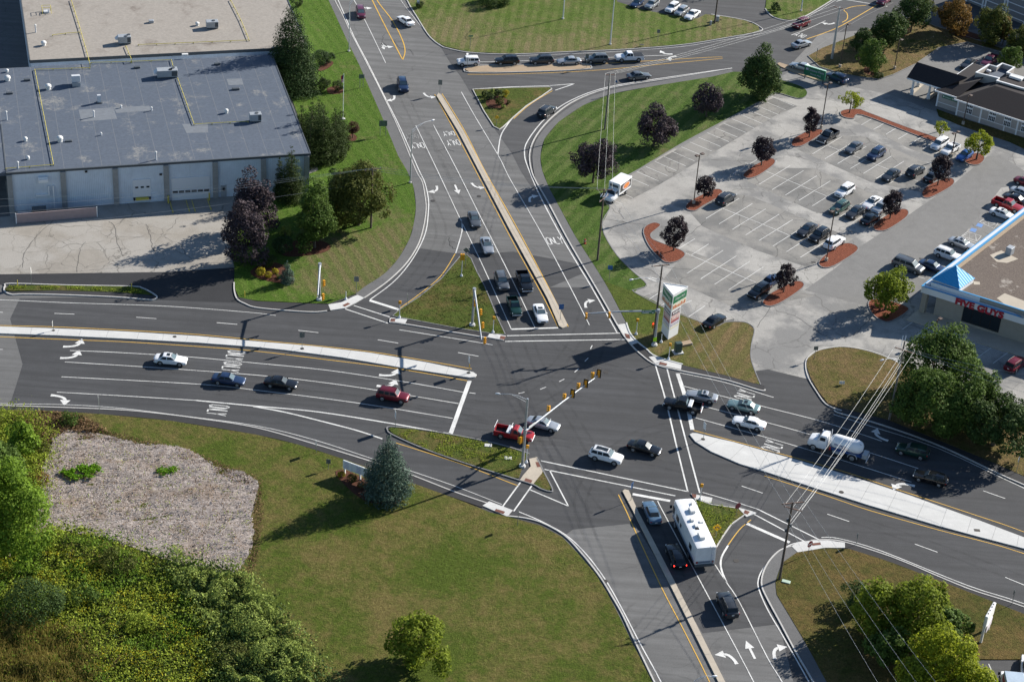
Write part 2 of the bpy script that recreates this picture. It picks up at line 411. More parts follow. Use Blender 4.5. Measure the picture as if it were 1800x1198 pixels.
sheet('side_yard', [(-140, -60), (60, -60), (60, 130), (6, 300), (18, 380), (-140, 392)], .016, M['asphalt_old'])

# ---- lawns
NWL = [(577, 0), (610, 72), (630, 112), (660, 180), (674, 212), (700, 275), (715, 300), (727, 330), (731, 365), (727, 395), (720, 420), (700, 455), (675, 482), (640, 505), (625, 517), (577, 534)]
slab('lawn', [(545, -90)] + NWL + [(540, 533), (450, 529), (421, 524), (414, 510), (412, 497), (412, 470), (405, 440), (440, 345), (560, 300), (470, 60), (480, -90)], .10, 'lawn_nw')
slab('lawn', [(6, 512), (15, 503), (100, 501.5), (232, 504.5), (250, 509), (268, 519), (200, 514), (100, 511)], .13, 'lawn_isl')
kerb('kerb', [(20, 499), (125, 502), (232, 504), (250, 507), (265, 514), (276, 522), (271, 527), (258, 527), (200, 522.5), (100, 518.5), (40, 517.5), (20, 518), (8, 512), (9, 503)], 'kerb', .2, .15, True, 4)
sheet('sidewalk', [(9, 514), (100, 511), (200, 514), (262, 519), (272, 524), (258, 526), (200, 522), (100, 518), (20, 517.5)], .10, M['walk_dark'])
slab('lawn', [(715, -90), (715, 0), (735, 33), (752, 60), (766, 74), (785, 83), (825, 92), (899, 95), (1000, 91), (1100, 86.5), (1200, 78.5), (1275, 66.5), (1335, 55.5), (1333, 47), (1310, 37), (1275, 30), (1250, 27), (1240, 26), (1225, 34), (1180, 28), (1130, 18), (1085, 4), (1060, -90)], .10, 'lawn_n')
slab('lawn', [(1345, -90), (1350, -20), (1345, 16), (1355, 27), (1372, 34), (1395, 36), (1420, 26), (1475, -8), (1500, -90)], .10, 'lawn_n')
slab('lawn', [(831, 158), (899, 155), (967, 154), (970, 157), (950, 171), (925, 187), (902, 207), (884, 224), (878, 228), (868, 223), (850, 195)], .12, 'lawn_isl', 0, 'kerb')
SLOPE = [(1365, 140), (1330, 128), (1289, 127), (1250, 136), (1150, 152), (1075, 166), (1025, 186), (982, 215), (957, 245), (950, 275), (953, 300), (965, 330), (982, 362), (1012, 417), (1040, 460), (1062, 495), (1079, 525), (1092, 550), (1101, 567)]
slab('lawn', SLOPE[:-3] + [(1115, 514), (1120, 509), (1137, 503), (1137, 500), (1115, 480), (1098, 465), (1085, 450), (1072, 430), (1062, 412), (1059, 402), (1060, 390), (1071, 370), (1073, 364), (1068, 357), (1060, 350), (1100, 310), (1125, 297), (1200, 252), (1275, 212), (1349, 172), (1365, 164), (1400, 173), (1413, 172), (1419, 166), (1417, 159), (1407, 152), (1385, 143)], .10, 'lawn_slope')
slab('lawn', SLOPE[-4:] + [(1106, 585), (1118, 600), (1135, 615), (1152, 628), (1200, 642), (1275, 660), (1325, 674), (1337, 676), (1328, 655), (1320, 630), (1321, 605), (1326, 580), (1315, 569), (1300, 566), (1275, 567), (1260, 574), (1240, 570), (1225, 564), (1200, 553), (1175, 545), (1150, 530), (1115, 514)], .10, 'lawn_corner')
kerb('kerb', [(1337, 676.5), (1328, 655), (1320, 630), (1321, 605), (1326, 580), (1315, 569), (1300, 566), (1275, 567), (1260, 574), (1240, 570), (1225, 564), (1175, 545), (1115, 514), (1120, 509), (1137, 501), (1115, 480), (1085, 450), (1062, 412), (1060, 388), (1072, 367), (1068, 357)], 'kerb_dark', .15, .13, n=3)
kerb('kerb', [(1062, 353), (1090, 318), (1125, 297), (1200, 252), (1275, 212), (1349, 172), (1365, 164), (1400, 173.5), (1413, 172.5), (1419, 166), (1417, 159), (1407, 152), (1370, 140)], 'kerb_dark', .15, .13, n=3)
slab('lawn', [(1417, 642), (1420, 630), (1437, 617), (1475, 610), (1512, 614), (1555, 627), (1640, 665), (1730, 715), (1960, 800), (1960, 905), (1799, 837), (1750, 815), (1650, 774), (1560, 738), (1480, 718), (1455, 709), (1440, 690), (1425, 665)], .12, 'lawn_e')
kerb('kerb', [(1480, 722), (1466, 718), (1450, 709), (1436, 690), (1421, 665), (1416, 645), (1419, 630), (1437, 617), (1475, 610), (1512, 614), (1555, 627), (1640, 665)], 'kerb', .16, .15, n=4)
slab('lawn', [(820, 448), (828, 455), (838, 478), (851, 502), (862, 528), (874, 558), (888, 588), (872, 588), (800, 577), (715, 561), (690, 556), (702, 545), (740, 520), (776, 490), (808, 452)], .12, 'lawn_isl', 0, 'kerb_dark')
slab('lawn', [(683, 755), (687, 752), (725, 755), (775, 763), (850, 777), (895, 788), (928, 799), (918, 822), (912, 840), (899, 840), (825, 815), (750, 790), (692, 763)], .12, 'lawn_isl')
slab('lawn', [(954, 829), (969, 858), (965, 862), (951, 858), (938, 852)], .12, 'lawn_isl')
kerb('kerb', [(944, 806), (956, 830), (971, 860), (966, 864), (950, 859), (937, 852), (905, 842), (870, 831), (825, 817), (750, 791), (691, 765), (681, 756), (685, 750.5), (725, 753.5), (775, 761), (850, 775), (895, 786), (930, 798)], 'kerb_dark', .18, .15, n=4)
slab('lawn', [(-140, 716), (0, 720), (75, 722), (175, 728), (300, 740), (449, 764), (525, 782), (600, 806), (715, 846), (775, 867), (825, 886), (862, 901), (895, 909), (950, 924), (988, 944), (1016, 973), (1046, 1008), (1066, 1040), (1086, 1078), (1108, 1123), (1146, 1198), (1190, 1300), (-140, 1300)], .10, 'lawn_sw')
slab('lawn', [(1222, 878), (1250, 887), (1298, 894), (1309, 905), (1285, 922), (1269, 945), (1259, 962), (1250, 955), (1232, 915)], .12, 'lawn_isl', 0, 'kerb')
slab('lawn', [(1401, 971), (1450, 964), (1492, 965), (1550, 983), (1650, 1020), (1799, 1079), (1960, 1145), (1960, 1158), (1800, 1159), (1747, 1159), (1702, 1158), (1685, 1180), (1660, 1300), (1500, 1300), (1452, 1197), (1412, 1123), (1382, 1073), (1365, 1045), (1363, 1023), (1374, 990)], .12, 'lawn_se')
slab('lawn', [(1440, 118), (1420, 99), (1445, 85), (1560, 40), (1608, 30), (1640, 45), (1690, 62), (1790, 95), (1900, 125), (1900, 133), (1760, 92), (1700, 75), (1650, 85), (1610, 113), (1570, 132), (1545, 140), (1510, 136), (1470, 128)], .12, 'lawn_e', 0, 'kerb_dark')
slab('lawn', [(1646, 192), (1684, 206), (1800, 243), (1900, 275), (1900, 305), (1800, 262), (1775, 250), (1690, 222), (1650, 205)], .10, 'lawn_se')

# ---- lot islands of red bark
ISL = [
 [(1131, 410), (1135, 398), (1150, 392), (1161, 396), (1153, 404), (1144, 412), (1146, 420), (1158, 426), (1177, 433), (1198, 441), (1204, 449), (1192, 459), (1172, 462), (1157, 452), (1140, 432)],
 [(1205, 363), (1215, 353), (1240, 340), (1258, 333), (1269, 336), (1266, 345), (1237, 362), (1222, 371), (1208, 369)],
 [(1307, 306), (1325, 292), (1350, 280), (1361, 281), (1360, 290), (1335, 308), (1318, 314), (1308, 312)],
 [(1391, 251), (1400, 241), (1425, 230), (1445, 229), (1442, 237), (1412, 256), (1395, 258)],
 [(1477, 198), (1487, 193.5), (1510, 192.5), (1522, 197), (1590, 223), (1647, 243), (1660, 249), (1655, 253), (1612, 239), (1516, 203), (1500, 209), (1482, 206)],
 [(1684, 272), (1700, 275), (1714, 270), (1727, 273), (1730, 281), (1720, 290), (1703, 289), (1690, 280)],
 [(1620, 341), (1627, 330), (1650, 318), (1668, 313), (1677, 318), (1672, 328), (1640, 346), (1625, 348)],
 [(1534, 400), (1545, 388), (1572, 371), (1590, 368), (1597, 374), (1590, 385), (1560, 404), (1542, 406)],
 [(1439, 462), (1450, 449), (1475, 432), (1492, 428), (1507, 434), (1505, 443), (1480, 460), (1460, 470), (1445, 470)],
 [(1340, 532), (1352, 518), (1375, 505), (1398, 495), (1411, 497), (1411, 506), (1385, 525), (1362, 537), (1348, 538)],
 [(1526, 533), (1538, 526), (1565, 530), (1590, 538), (1597, 545), (1582, 557), (1562, 566), (1546, 562), (1532, 550)]]
for pts in ISL: slab('mulch_bed', pts, .12, 'mulch', 4, 'kerb_dark', .15, .14)
for pts in ([(497, 432), (540, 420), (575, 428), (580, 438), (560, 447), (510, 452), (490, 445)], [(440, 478), (470, 462), (500, 468), (517, 490), (508, 500), (460, 492)], [(575, 157), (592, 152), (603, 158), (600, 165), (580, 166)],
            [(562, 118), (578, 108), (586, 112), (575, 122), (560, 126)], [(612, 240), (620, 236), (627, 241), (625, 248), (617, 249), (612, 246)], [(855, 178), (875, 170), (893, 178), (888, 190), (860, 190)],
            [(1518, 122), (1526, 118), (1540, 122), (1546, 130), (1535, 133), (1522, 130)], [(1580, 60), (1590, 55), (1596, 60), (1590, 65), (1580, 65)], [(1668, 58), (1690, 54), (1720, 62), (1730, 68), (1700, 68)],
            [(590, 834), (610, 828), (650, 848), (700, 870), (700, 885), (640, 880)]):
    slab('mulch_bed', pts, .135, 'mulch_dark', 4)
# ---- cleared ground of pale wood chips
CHIP = [(92, 764), (120, 757), (185, 765), (250, 782), (310, 785), (350, 800), (380, 820), (430, 832), (455, 850), (452, 880), (444, 905), (448, 940), (440, 975), (420, 1005), (390, 1012), (300, 990), (230, 965), (180, 948), (110, 935), (60, 940), (70, 880), (72, 830), (88, 790)]

# ---- sidewalks, medians, ramps
def strip2(name, a, b, h, mat, n=4):
    A = smooth_pts(W(a), n); B = smooth_pts(W(b), n)
    bm = bmesh.new(); prism(bm, [(p.x, p.y) for p in A + B[::-1]], -.01, h); return tag(finish(bm, name, M[mat]), kind='structure')
NWK = [(588, 0), (602, 27), (616, 57), (642, 107), (670, 162), (700, 225), (731, 300), (742, 320), (747, 345), (749, 367), (745, 397), (735, 430), (715, 462), (687, 490), (662, 509), (640, 524)]
strip2('sidewalk', [(550, -60)] + NWL[:-2] + [(625, 517)], [(560, -60)] + NWK, .085, 'walk')
kerb('kerb', [(560, -60)] + NWK, 'kerb', .16, .12)
kerb('kerb', [(411.5, 497), (412, 512), (417, 526), (430, 534), (450, 541), (500, 546), (550, 549), (575, 547)], 'kerb', .2, .15)
slab('sidewalk', [(415, 522), (450, 530), (540, 534), (577, 536), (582, 546), (550, 548), (500, 545), (450, 540), (430, 533)], .11, 'walk_dark')
slab('concrete_ramp', [(577, 536), (600, 532), (628, 519), (640, 524), (625, 533), (607, 542), (581, 546)], .115, 'conc_white')
SEdge = [(-140, 709), (0, 713), (175, 719), (250, 724), (350, 736), (450, 752), (550, 780), (645, 809), (715, 832), (800, 865), (855, 884)]
strip2('sidewalk', [(-140, 716), (0, 720), (75, 722), (175, 728), (300, 740), (449, 764), (525, 782), (600, 806), (715, 846), (775, 867), (848, 892)], SEdge, .085, 'walk_dark')
kerb('kerb', SEdge, 'kerb', .18, .12)
SK = [(892, 907), (925, 911), (955, 920), (992, 941), (1020, 970), (1052, 1010), (1074, 1045), (1094, 1080), (1114, 1123), (1150, 1198), (1200, 1300)]
kerb('kerb', SK, 'kerb', .2, .13)
slab('concrete_ramp', [(848, 889), (860, 881.5), (901, 897), (891, 908)], .115, 'conc_white')
NEK = [(1280, 122), (1175, 139), (1075, 155), (1012, 177), (970, 207), (942, 240), (931, 270), (934, 300), (945, 325), (960, 350), (1000, 425), (1047, 505), (1086, 573)]
strip2('sidewalk', [(1289, 127), (1250, 136), (1150, 152), (1075, 166), (1025, 186), (982, 215), (957, 245), (950, 275), (953, 300), (965, 330), (982, 362), (1012, 417), (1062, 495), (1100, 567)], [(1285, 123), (1230, 131), (1140, 147), (1068, 161), (1017, 180), (974, 210), (946, 241), (936, 270), (938, 300)] + NEK[8:], .085, 'walk')
kerb('kerb', NEK, 'kerb', .22, .13)
NEC = [(1086, 573), (1097, 591), (1110, 607), (1125, 622), (1152, 641), (1197, 652), (1275, 668), (1335, 686), (1345, 685)]
strip2('sidewalk', [(1100, 567), (1106, 585), (1118, 600), (1135, 615), (1152, 628), (1200, 642), (1275, 660), (1337, 676), (1342, 679)], NEC, .085, 'walk_dark')
kerb('kerb', NEC, 'kerb', .2, .13)
slab('concrete_ramp', [(1086, 571), (1100, 569), (1106, 584), (1114, 596), (1105, 601), (1096, 590)], .10, 'conc_white')
slab('concrete_ramp', [(1102, 598), (1117, 597), (1122, 603), (1109, 607)], .115, 'conc_white')
slab('concrete_ramp', [(1140, 628), (1152, 626), (1198, 641), (1197, 650), (1172, 645), (1152, 640)], .115, 'conc_white')
kerb('kerb', [(1101, 568), (1107, 585), (1119, 600), (1136, 614), (1153, 627), (1200, 641)], 'conc_white', .22, .17)
strip2('sidewalk', [(1480, 718), (1560, 738), (1650, 774), (1750, 815), (1799, 837), (1960, 905)], [(1478, 727), (1550, 747), (1650, 783), (1750, 830), (1799, 852), (1960, 922)], .09, 'walk_dark')
kerb('kerb', [(1466, 721), (1478, 727), (1550, 747), (1650, 783), (1750, 830), (1799, 852), (1960, 922)], 'kerb', .2, .13)
SEO = [(1485, 953), (1550, 973), (1600, 992), (1700, 1034), (1799, 1066.5), (1960, 1130)]
strip2('sidewalk', [(1485, 963), (1550, 983), (1600, 1001), (1700, 1040), (1799, 1079), (1960, 1145)], SEO, .09, 'walk_dark')
kerb('kerb', [(1425, 950), (1455, 949)] + SEO, 'kerb', .18, .13)
slab('concrete_ramp', [(1391, 960), (1402, 953), (1425, 950.5), (1455, 950), (1485, 954), (1485, 963), (1450, 963), (1402, 971)], .115, 'conc_white')
SLK = [(1391, 960), (1370, 968), (1352, 986), (1341, 1008), (1339, 1030), (1350, 1055), (1369, 1090), (1400, 1148), (1430, 1200), (1480, 1300)]
strip2('sidewalk', [(1402, 971), (1376, 990), (1364, 1023), (1366, 1045), (1382, 1073), (1412, 1123), (1452, 1197), (1510, 1300)], SLK, .085, 'walk')
kerb('kerb', SLK, 'kerb', .2, .13)
slab('concrete_ramp', [(1214, 868), (1252, 875.5), (1250, 885.5), (1221, 877)], .13, 'conc_white')
slab('concrete_ramp', [(1298, 893), (1322, 899), (1330, 902), (1312, 909)], .13, 'conc_white')
slab('sidewalk', [(1252, 876), (1322, 898), (1300, 894), (1251, 885)], .12, 'walk')
slab('concrete_ramp', [(685, 560.5), (688, 559), (716, 562), (712, 569.5), (684, 567)], .13, 'conc_white')
slab('concrete_ramp', [(861, 586), (889, 591), (885, 598.5), (856, 593.5)], .13, 'conc_white')
strip2('sidewalk', [(716, 562), (790, 576), (861, 587)], [(712, 569.5), (780, 581), (856, 593.5)], .10, 'walk_dark', 2)
kerb('kerb', [(686, 567), (712, 570), (780, 581.5), (856, 594)], 'kerb', .2, .13)
slab('concrete_walk', [(930, 807), (944, 804), (955, 826), (952, 833), (936, 852), (913, 845), (920, 835), (933, 820)], .13, 'conc_tan')
for pts in ([(602, 537.5), (611, 533), (616, 535), (606, 540)], [(687, 561), (695, 561), (694, 566), (686, 566)], [(880, 591), (889, 592.5), (886, 598), (878, 596.5)], [(1098, 587), (1106, 589), (1108, 596), (1101, 595)],
            [(1160, 637), (1173, 640), (1171, 643.5), (1158, 641)], [(941, 813), (949, 812.5), (951, 821), (944, 822)], [(924, 841), (936, 845), (933, 850), (921, 846)], [(872, 895), (888, 900), (885, 904), (869, 899)],
            [(1215.5, 868.5), (1224, 870), (1223, 876), (1218, 875)], [(1309, 897), (1318, 900), (1314, 905), (1307, 903)], [(1427, 955.5), (1442, 954), (1443, 958), (1428, 959.5)]):
    sheet('tactile_paving', pts, .14, M['tactile'])
# raised medians
slab('median', [(-140, 571), (0, 575), (125, 579.5), (225, 584), (350, 592), (450, 601), (550, 609.5), (650, 621), (750, 638), (815, 651.5), (832, 655), (838, 659.5), (835, 663.5), (826, 664.5), (800, 661), (700, 646), (600, 629), (500, 616), (450, 611), (350, 603.5), (225, 596.5), (100, 590.5), (0, 587), (-140, 583)], .16, 'conc_white')
slab('median', [(1212, 764.5), (1217, 762), (1225, 762.5), (1250, 769), (1290, 778), (1350, 795.5), (1400, 809), (1457, 826), (1530, 849), (1600, 872), (1675, 899), (1725, 917), (1799, 945), (1960, 1010), (1960, 1030), (1799, 964.5), (1720, 944), (1650, 925), (1557, 897.5), (1525, 888), (1425, 856), (1349, 831), (1300, 816), (1250, 794.5), (1222, 777)], .16, 'conc_white')
slab('median', [(771, 164.5), (776, 168), (816, 233), (851, 300), (908, 405), (974, 525), (997, 570), (996, 575), (989, 577.5), (983, 574), (962, 525), (896, 405), (841, 300), (806, 233), (767, 169)], .16, 'conc_tan')
slab('median', [(1094, 864), (1098, 861), (1105, 862.5), (1121, 898), (1187, 1025), (1274, 1198), (1320, 1290), (1306, 1290), (1262, 1198), (1176, 1025), (1112, 898)], .16, 'conc_tan')
slab('median', [(816, 122), (822, 119), (860, 116), (950, 115), (1030, 114.5), (1038, 117), (1037, 121), (1000, 124), (900, 127.5), (825, 127.5)], .15, 'conc_side')
kerb('kerb', [(816, 122), (822, 118.5), (860, 115.5), (950, 114.5), (1030, 114), (1038.5, 117), (1037, 121.5), (1000, 124.5), (900, 128), (825, 128)], 'kerb', .16, .17, True, 3)
kerb('median_joint', [(774, 166.5), (811, 233), (846, 300), (902, 405), (968, 525), (991, 572)], 'kerb_dark', .04, .164)
slab('median', [(1366, 113), (1370, 111), (1395, 119), (1412, 126), (1440, 134), (1458, 141), (1455, 144), (1440, 143), (1400, 130), (1372, 118)], .15, 'conc_side')
kerb('kerb', [(780, 84), (766, 75), (752, 61), (735, 34), (715, 0), (690, -60)], 'kerb', .18, .14)
kerb('kerb', [(780, 84), (825, 93), (899, 96), (1000, 92), (1100, 87.5), (1200, 79.5), (1275, 67.5), (1336, 56), (1334, 47), (1310, 36.5), (1250, 26)], 'kerb', .18, .14, n=4)
kerb('kerb', [(1345, 16), (1355, 28), (1372, 35), (1395, 37), (1420, 27), (1475, -7)], 'kerb', .18, .14, n=4)

def joints(A, B, step):
    A = smooth_pts(W(A), 6); B = smooth_pts(W(B), 40); bm = bmesh.new(); acc = 0
    for i in range(1, len(A)):
        acc += (A[i]-A[i-1]).length
        if acc > step:
            acc = 0; j = min(range(len(B)), key=lambda q: (B[q]-A[i]).length); ribbon(bm, [A[i], B[j]], .035, .1635)
    tag(finish(bm, 'median_joint', M['kerb_dark']), kind='structure')
joints([(0, 575.5), (125, 580), (225, 584.5), (350, 592.5), (450, 601.5), (550, 610), (650, 621.5), (750, 638.5), (815, 652)], [(0, 586.5), (100, 590), (225, 596), (350, 603), (450, 610.5), (500, 615.5), (600, 628.5), (700, 645.5), (800, 660.5)], 3)
joints([(1225, 763), (1290, 778.5), (1350, 796), (1457, 826.5), (1530, 849.5), (1600, 872.5), (1675, 899.5), (1725, 917.5), (1799, 945.5)], [(1222, 776.5), (1250, 794), (1300, 815.5), (1349, 830.5), (1425, 855.5), (1525, 887.5), (1557, 897), (1650, 924.5), (1799, 964)], 3)
joints([(776, 169), (816, 233.5), (851, 300.5), (908, 405.5), (974, 525.5)], [(767.5, 169.5), (806.5, 233.5), (841.5, 300.5), (896.5, 405.5), (962.5, 525.5)], 3)
joints([(1121, 899), (1187, 1025), (1274, 1198)], [(1112.5, 899), (1176.5, 1025), (1262.5, 1198)], 3)
# ------------------------------------------------------------------ painted markings
wbm, ybm, fbm, gbm = bmesh.new(), bmesh.new(), bmesh.new(), bmesh.new()
ZM = .024
def ln(pts, w=.13, bm=None, n=4): ribbon(bm or wbm, smooth_pts(W(pts), n) if len(pts) > 2 else W(pts), w, ZM)
def yl(pts, w=.13): ln(pts, w, ybm)
# west road
ln([(-140, 524), (0, 527), (115, 532), (270, 537), (365, 543), (450, 550), (485, 554.5)], .12)
for a, b in (((-32, 547), (5, 549)), ((95.75, 550.75), (130.75, 552.25)), ((239.5, 557.5), (275, 560)), ((381, 567), (417, 570)), ((524, 580.5), (559.5, 584.5)), ((664, 597), (700, 603)), ((805, 619.5), (841, 626)), ((1303.75, 853.75), (1340.75, 866.25)), ((1454, 903), (1492.5, 916)), ((1608, 955.5), (1648, 970)), ((1767, 1014), (1806, 1030)), ((1728, 862), (1767, 875.75)), ((825, 690), (836, 691.5)), ((1038, 613), (1041, 607)), ((1028, 635), (1034, 629)), ((1010, 654), (1017, 648)), ((983, 670.5), (992, 666)), ((949.5, 684), (960, 680)), ((911, 691.5), (922, 689)), ((-6, 614), (5, 614))): ln([a, b], .13)
ln([(702, 579.5), (825, 599)]); ln([(825, 599), (866, 606)])
yl([(-140, 568), (0, 572), (100, 574.5), (225, 580.5), (350, 588), (475, 600), (550, 607), (650, 618), (750, 634), (829, 648)])
yl([(-140, 588), (0, 592), (125, 597), (225, 601), (350, 609), (450, 617), (575, 632), (700, 648), (824, 669.5)])
ln([(825.5, 669), (792, 762)], .6)
ln([(123, 616), (200, 619), (330, 627), (450, 638), (575, 650.5), (700, 669), (814, 689)])
ln([(114, 636), (275, 646), (450, 659), (560, 671), (662, 685.5), (806, 709)])
ln([(108, 662), (350, 675), (450, 685.5), (625, 707.5), (796, 735)])
ln([(100, 689), (225, 696), (345, 703.5)]); ln([(345, 703.5), (450, 713.5), (562, 724), (700, 746), (771, 759)], .24); ln([(778, 760), (792, 762)], .24)
ln([(445, 714), (500, 724), (575, 742.5), (630, 757), (672, 771)], .24)
yl([(696, 778), (775, 803), (825, 820), (899, 849), (912, 853)])
ln([(-140, 703), (0, 709), (100, 710.5), (200, 716), (325, 731), (450, 748), (550, 772), (652, 805), (715, 825), (800, 854), (882, 886)], .1)
# triangle, crosswalks
ln([(966, 826), (999, 889), (931, 860)], .2, n=0) if False else (ln([(966, 826), (999, 889)], .18), ln([(931, 860), (999, 889)], .18))
ln([(951, 809.5), (1209, 863.5)], .2); ln([(957, 824.5), (1187, 871)], .2)
ln([(1152, 641), (1170, 703), (1190, 787), (1209, 864)], .22); ln([(1172, 646), (1192, 722), (1211, 795), (1230, 866)], .22)
ln([(1191, 656), (1206, 703), (1217, 755)], .6)
ln([(915, 847), (882, 892)], .2); ln([(935, 853), (903, 898)], .2)
ln([(891, 590), (1090, 585.5)], .2); ln([(888, 600), (1100, 596.5)], .2); ln([(899, 578.5), (981, 576)], .35)
ln([(650, 528), (701, 544)], .55); ln([(622, 537), (685, 557)], .2); ln([(607, 543), (682, 568)], .2)
ln([(1331, 894), (1440, 948)], .2); ln([(1325, 903), (1416, 952)], .2); ln([(1311, 919), (1388, 953)], .5)
ln([(1112, 868), (1178, 880)], .5); ln([(1156, 880), (1165, 898), (1225, 1010), (1275, 1103), (1325, 1198), (1370, 1290)])
# east road
ln([(1195, 655), (1275, 672), (1349, 695), (1360, 698)]); ln([(1465, 728), (1525, 747), (1650, 788), (1799, 857), (1960, 925)])
ln([(1200, 678), (1262, 694), (1349, 716), (1450, 742), (1550, 775)])
ln([(1232, 712.5), (1349, 742.5), (1430, 765), (1525, 794), (1614, 823)])
ln([(1219, 733), (1349, 769), (1450, 799), (1602, 847)])
yl([(1219, 756), (1349, 791), (1475, 826), (1575, 859), (1700, 900), (1799, 934), (1960, 1000)])
yl([(1344, 836), (1450, 870), (1530, 897), (1650, 931), (1799, 972), (1960, 1040)])
ln([(1235, 865), (1280, 878), (1331, 894)]); ln([(1444, 944), (1475, 946), (1550, 968), (1700, 1028), (1799, 1060), (1960, 1122)])
# south leg
yl([(1087, 869), (1101, 898), (1115, 929), (1162, 1030), (1200, 1103), (1247, 1197), (1290, 1290)])
ln([(912, 899), (950, 915), (995, 940), (1030, 973), (1062, 1015), (1090, 1063), (1125, 1130), (1162, 1198), (1210, 1300)], .16)
ln([(1257, 992), (1277, 1023), (1300, 1058), (1349, 1155), (1375, 1198), (1430, 1300)]); ln([(1277, 1023), (1268, 1000), (1268, 980), (1280, 958)], .24)
yl([(1280, 957), (1300, 930), (1320, 913)]); ln([(1412, 951), (1387, 958), (1362, 976), (1341, 1000), (1333, 1018), (1334, 1035), (1349, 1070), (1375, 1115), (1422, 1198), (1470, 1290)], .16)
# north leg
ln([(811, 162), (835, 205), (875, 272), (889, 300), (900, 321), (950, 407), (1000, 500), (1036, 571)])

yl([(777, 165), (816, 229), (852, 300), (902, 388), (959, 495), (999, 574)]); yl([(764, 166), (800, 232), (836, 300), (896, 415), (955, 522), (981, 575)])
ln([(565, -60), (594, 0), (620, 60), (646, 110), (676, 170), (705, 228), (735, 296), (747, 322), (753, 350), (753, 372), (749, 405), (737, 435), (717, 467), (690, 497), (650, 527)], .16)
ln([(731, 221), (769, 300), (810, 387), (850, 470), (899, 579)]); ln([(762, 220), (804, 300), (845, 382), (899, 489), (941, 577)])
ln([(811, 386), (812, 407), (801, 445)], .18); yl([(800, 446), (775, 485), (737, 517), (702, 542)])
yl([(640, -30), (654, 0), (680, 52), (707, 104)], .2); yl([(650, -30), (662, 0), (690, 37), (707, 70), (712, 90), (708, 105)], .2)
ln([(622, 0), (642, 37), (678, 111)]); ln([(690, -30), (704, 0), (742, 49), (754, 61), (775, 80)], .1)
ln([(831, 157), (899, 153), (966, 151)], .2); ln([(965, 151), (1010, 147.5), (976, 159)], .2, n=0) if False else (ln([(965, 151), (1010, 147.5)], .2), ln([(1010, 147.5), (976, 159)], .2))
ln([(902, 206), (890, 222), (880, 240), (875, 272)], .2); yl([(971, 160), (945, 175), (925, 189), (903, 209)])
yl([(822, 131), (900, 130.5), (1040, 124.5), (1175, 112), (1270, 103)], .14); yl([(1045, 113), (1130, 108), (1250, 101), (1270, 101)], .14)
ln([(842, 109), (899, 108), (1000, 104), (1130, 99), (1182, 97)]); ln([(822, 93.5), (820, 107)], .4)
ln([(900, 98.5), (1000, 95), (1100, 90), (1200, 82), (1275, 70), (1350, 57), (1420, 30), (1500, -20)], .1)
ln([(1085, 585), (1040, 505), (992, 425), (952, 350), (931, 302), (922, 272), (928, 247), (960, 207), (1005, 176), (1070, 153), (1175, 136), (1287, 120)], .2)
ln([(1391, 62), (1420, 51), (1451, 37)]); yl([(1418, 69), (1450, 58), (1480, 45), (1540, 10), (1570, -10)], .2)
yl([(1480, 40), (1489, 34), (1489, 24), (1484, 18), (1500, 12), (1522, 10)], .2)
ln([(1470, 3), (1500, -6)], .2); ln([(1488, 0), (1560, 12)], .2); ln([(1385, 118), (1500, 40), (1570, 5)], .1, gbm)
# parking rows: (first line, last line, count, from the lot survey)
def rows(a0, b0, a1, b1, n, w=.1, skip=()):
    A0, B0, A1, B1 = G(*a0), G(*b0), G(*a1), G(*b1)
    for i in range(n):
        if i in skip: continue
        t = i/(n-1); ribbon(fbm, [A0.lerp(A1, t), B0.lerp(B1, t)], w, ZM)
rows((1075, 351), (1094, 359), (1095, 340), (1112, 348), 2)
rows((1103.5, 311), (1141, 327), (1356, 170), (1396, 186.5), 18)
rows((1207.5, 480.5), (1271.25, 440), (1280.75, 509.5), (1342, 469), 4); rows((1191, 438.5), (1221.5, 419.5), (1215.5, 448), (1245.5, 429), 2)
ln([(1205.5, 445), (1328.75, 496.25)], .1, fbm)
rows((1140.75, 526), (1164, 511), (1162, 537), (1168, 533), 2); ln([(1205, 532.5), (1216, 528)], .1, fbm); ln([(1210, 557), (1239, 537.5)], .1, fbm)
rows((1240.75, 384.25), (1299.25, 348.75), (1406.75, 452.5), (1466, 415), 8); ln([(1251, 359), (1350, 398), (1455, 442)], .1, fbm)
rows((1288, 306), (1342, 274), (1428, 362), (1484, 327), 7); ln([(1310, 286), (1350, 302.5), (1455, 345.5), (1505, 366)], .1, fbm)
rows((1475, 382), (1530, 348), (1522, 401), (1575, 366), 3)
rows((1428, 270.75), (1479.25, 240.75), (1563, 323), (1612, 292), 7); ln([(1448.75, 253.75), (1557.5, 296.25), (1640, 330)], .1, fbm)
rows((1514, 220), (1535, 207.5), (1645, 270), (1664, 258), 7)
rows((1585, 560), (1614, 559), (1600, 560), (1620, 560), 2) if False else None
rows((1585.75, 579), (1614.25, 558.75), (1800, 659), (1826, 640), 9)
rows((1611, 485), (1626, 490), (1760, 376), (1778, 382), 8, skip=(3, 5))
bluebm = bmesh.new()
ln([(1690, 415), (1717, 424), (1725, 415), (1701, 407), (1690, 415)], .1, fbm, n=1); ln([(1692, 415), (1705, 408.5), (1704, 419), (1715, 412), (1716, 423)], .1, fbm, n=1)
ln([(1722, 390), (1728, 386), (1754, 393), (1747, 402), (1722, 390)], .1, fbm, n=1); ln([(1728, 392), (1738, 389), (1738, 397), (1749, 394)], .1, fbm, n=1)
for c in ((1711, 404.5), (1722, 396)): ribbon(bluebm, [G(c[0]-5, c[1]-1.4), G(c[0]+5, c[1]+1.4)], 1.3, ZM)
ln([(1738, 1166), (1756, 1210)], .12, fbm); ln([(1692, 1170), (1702, 1200)], .12, fbm)

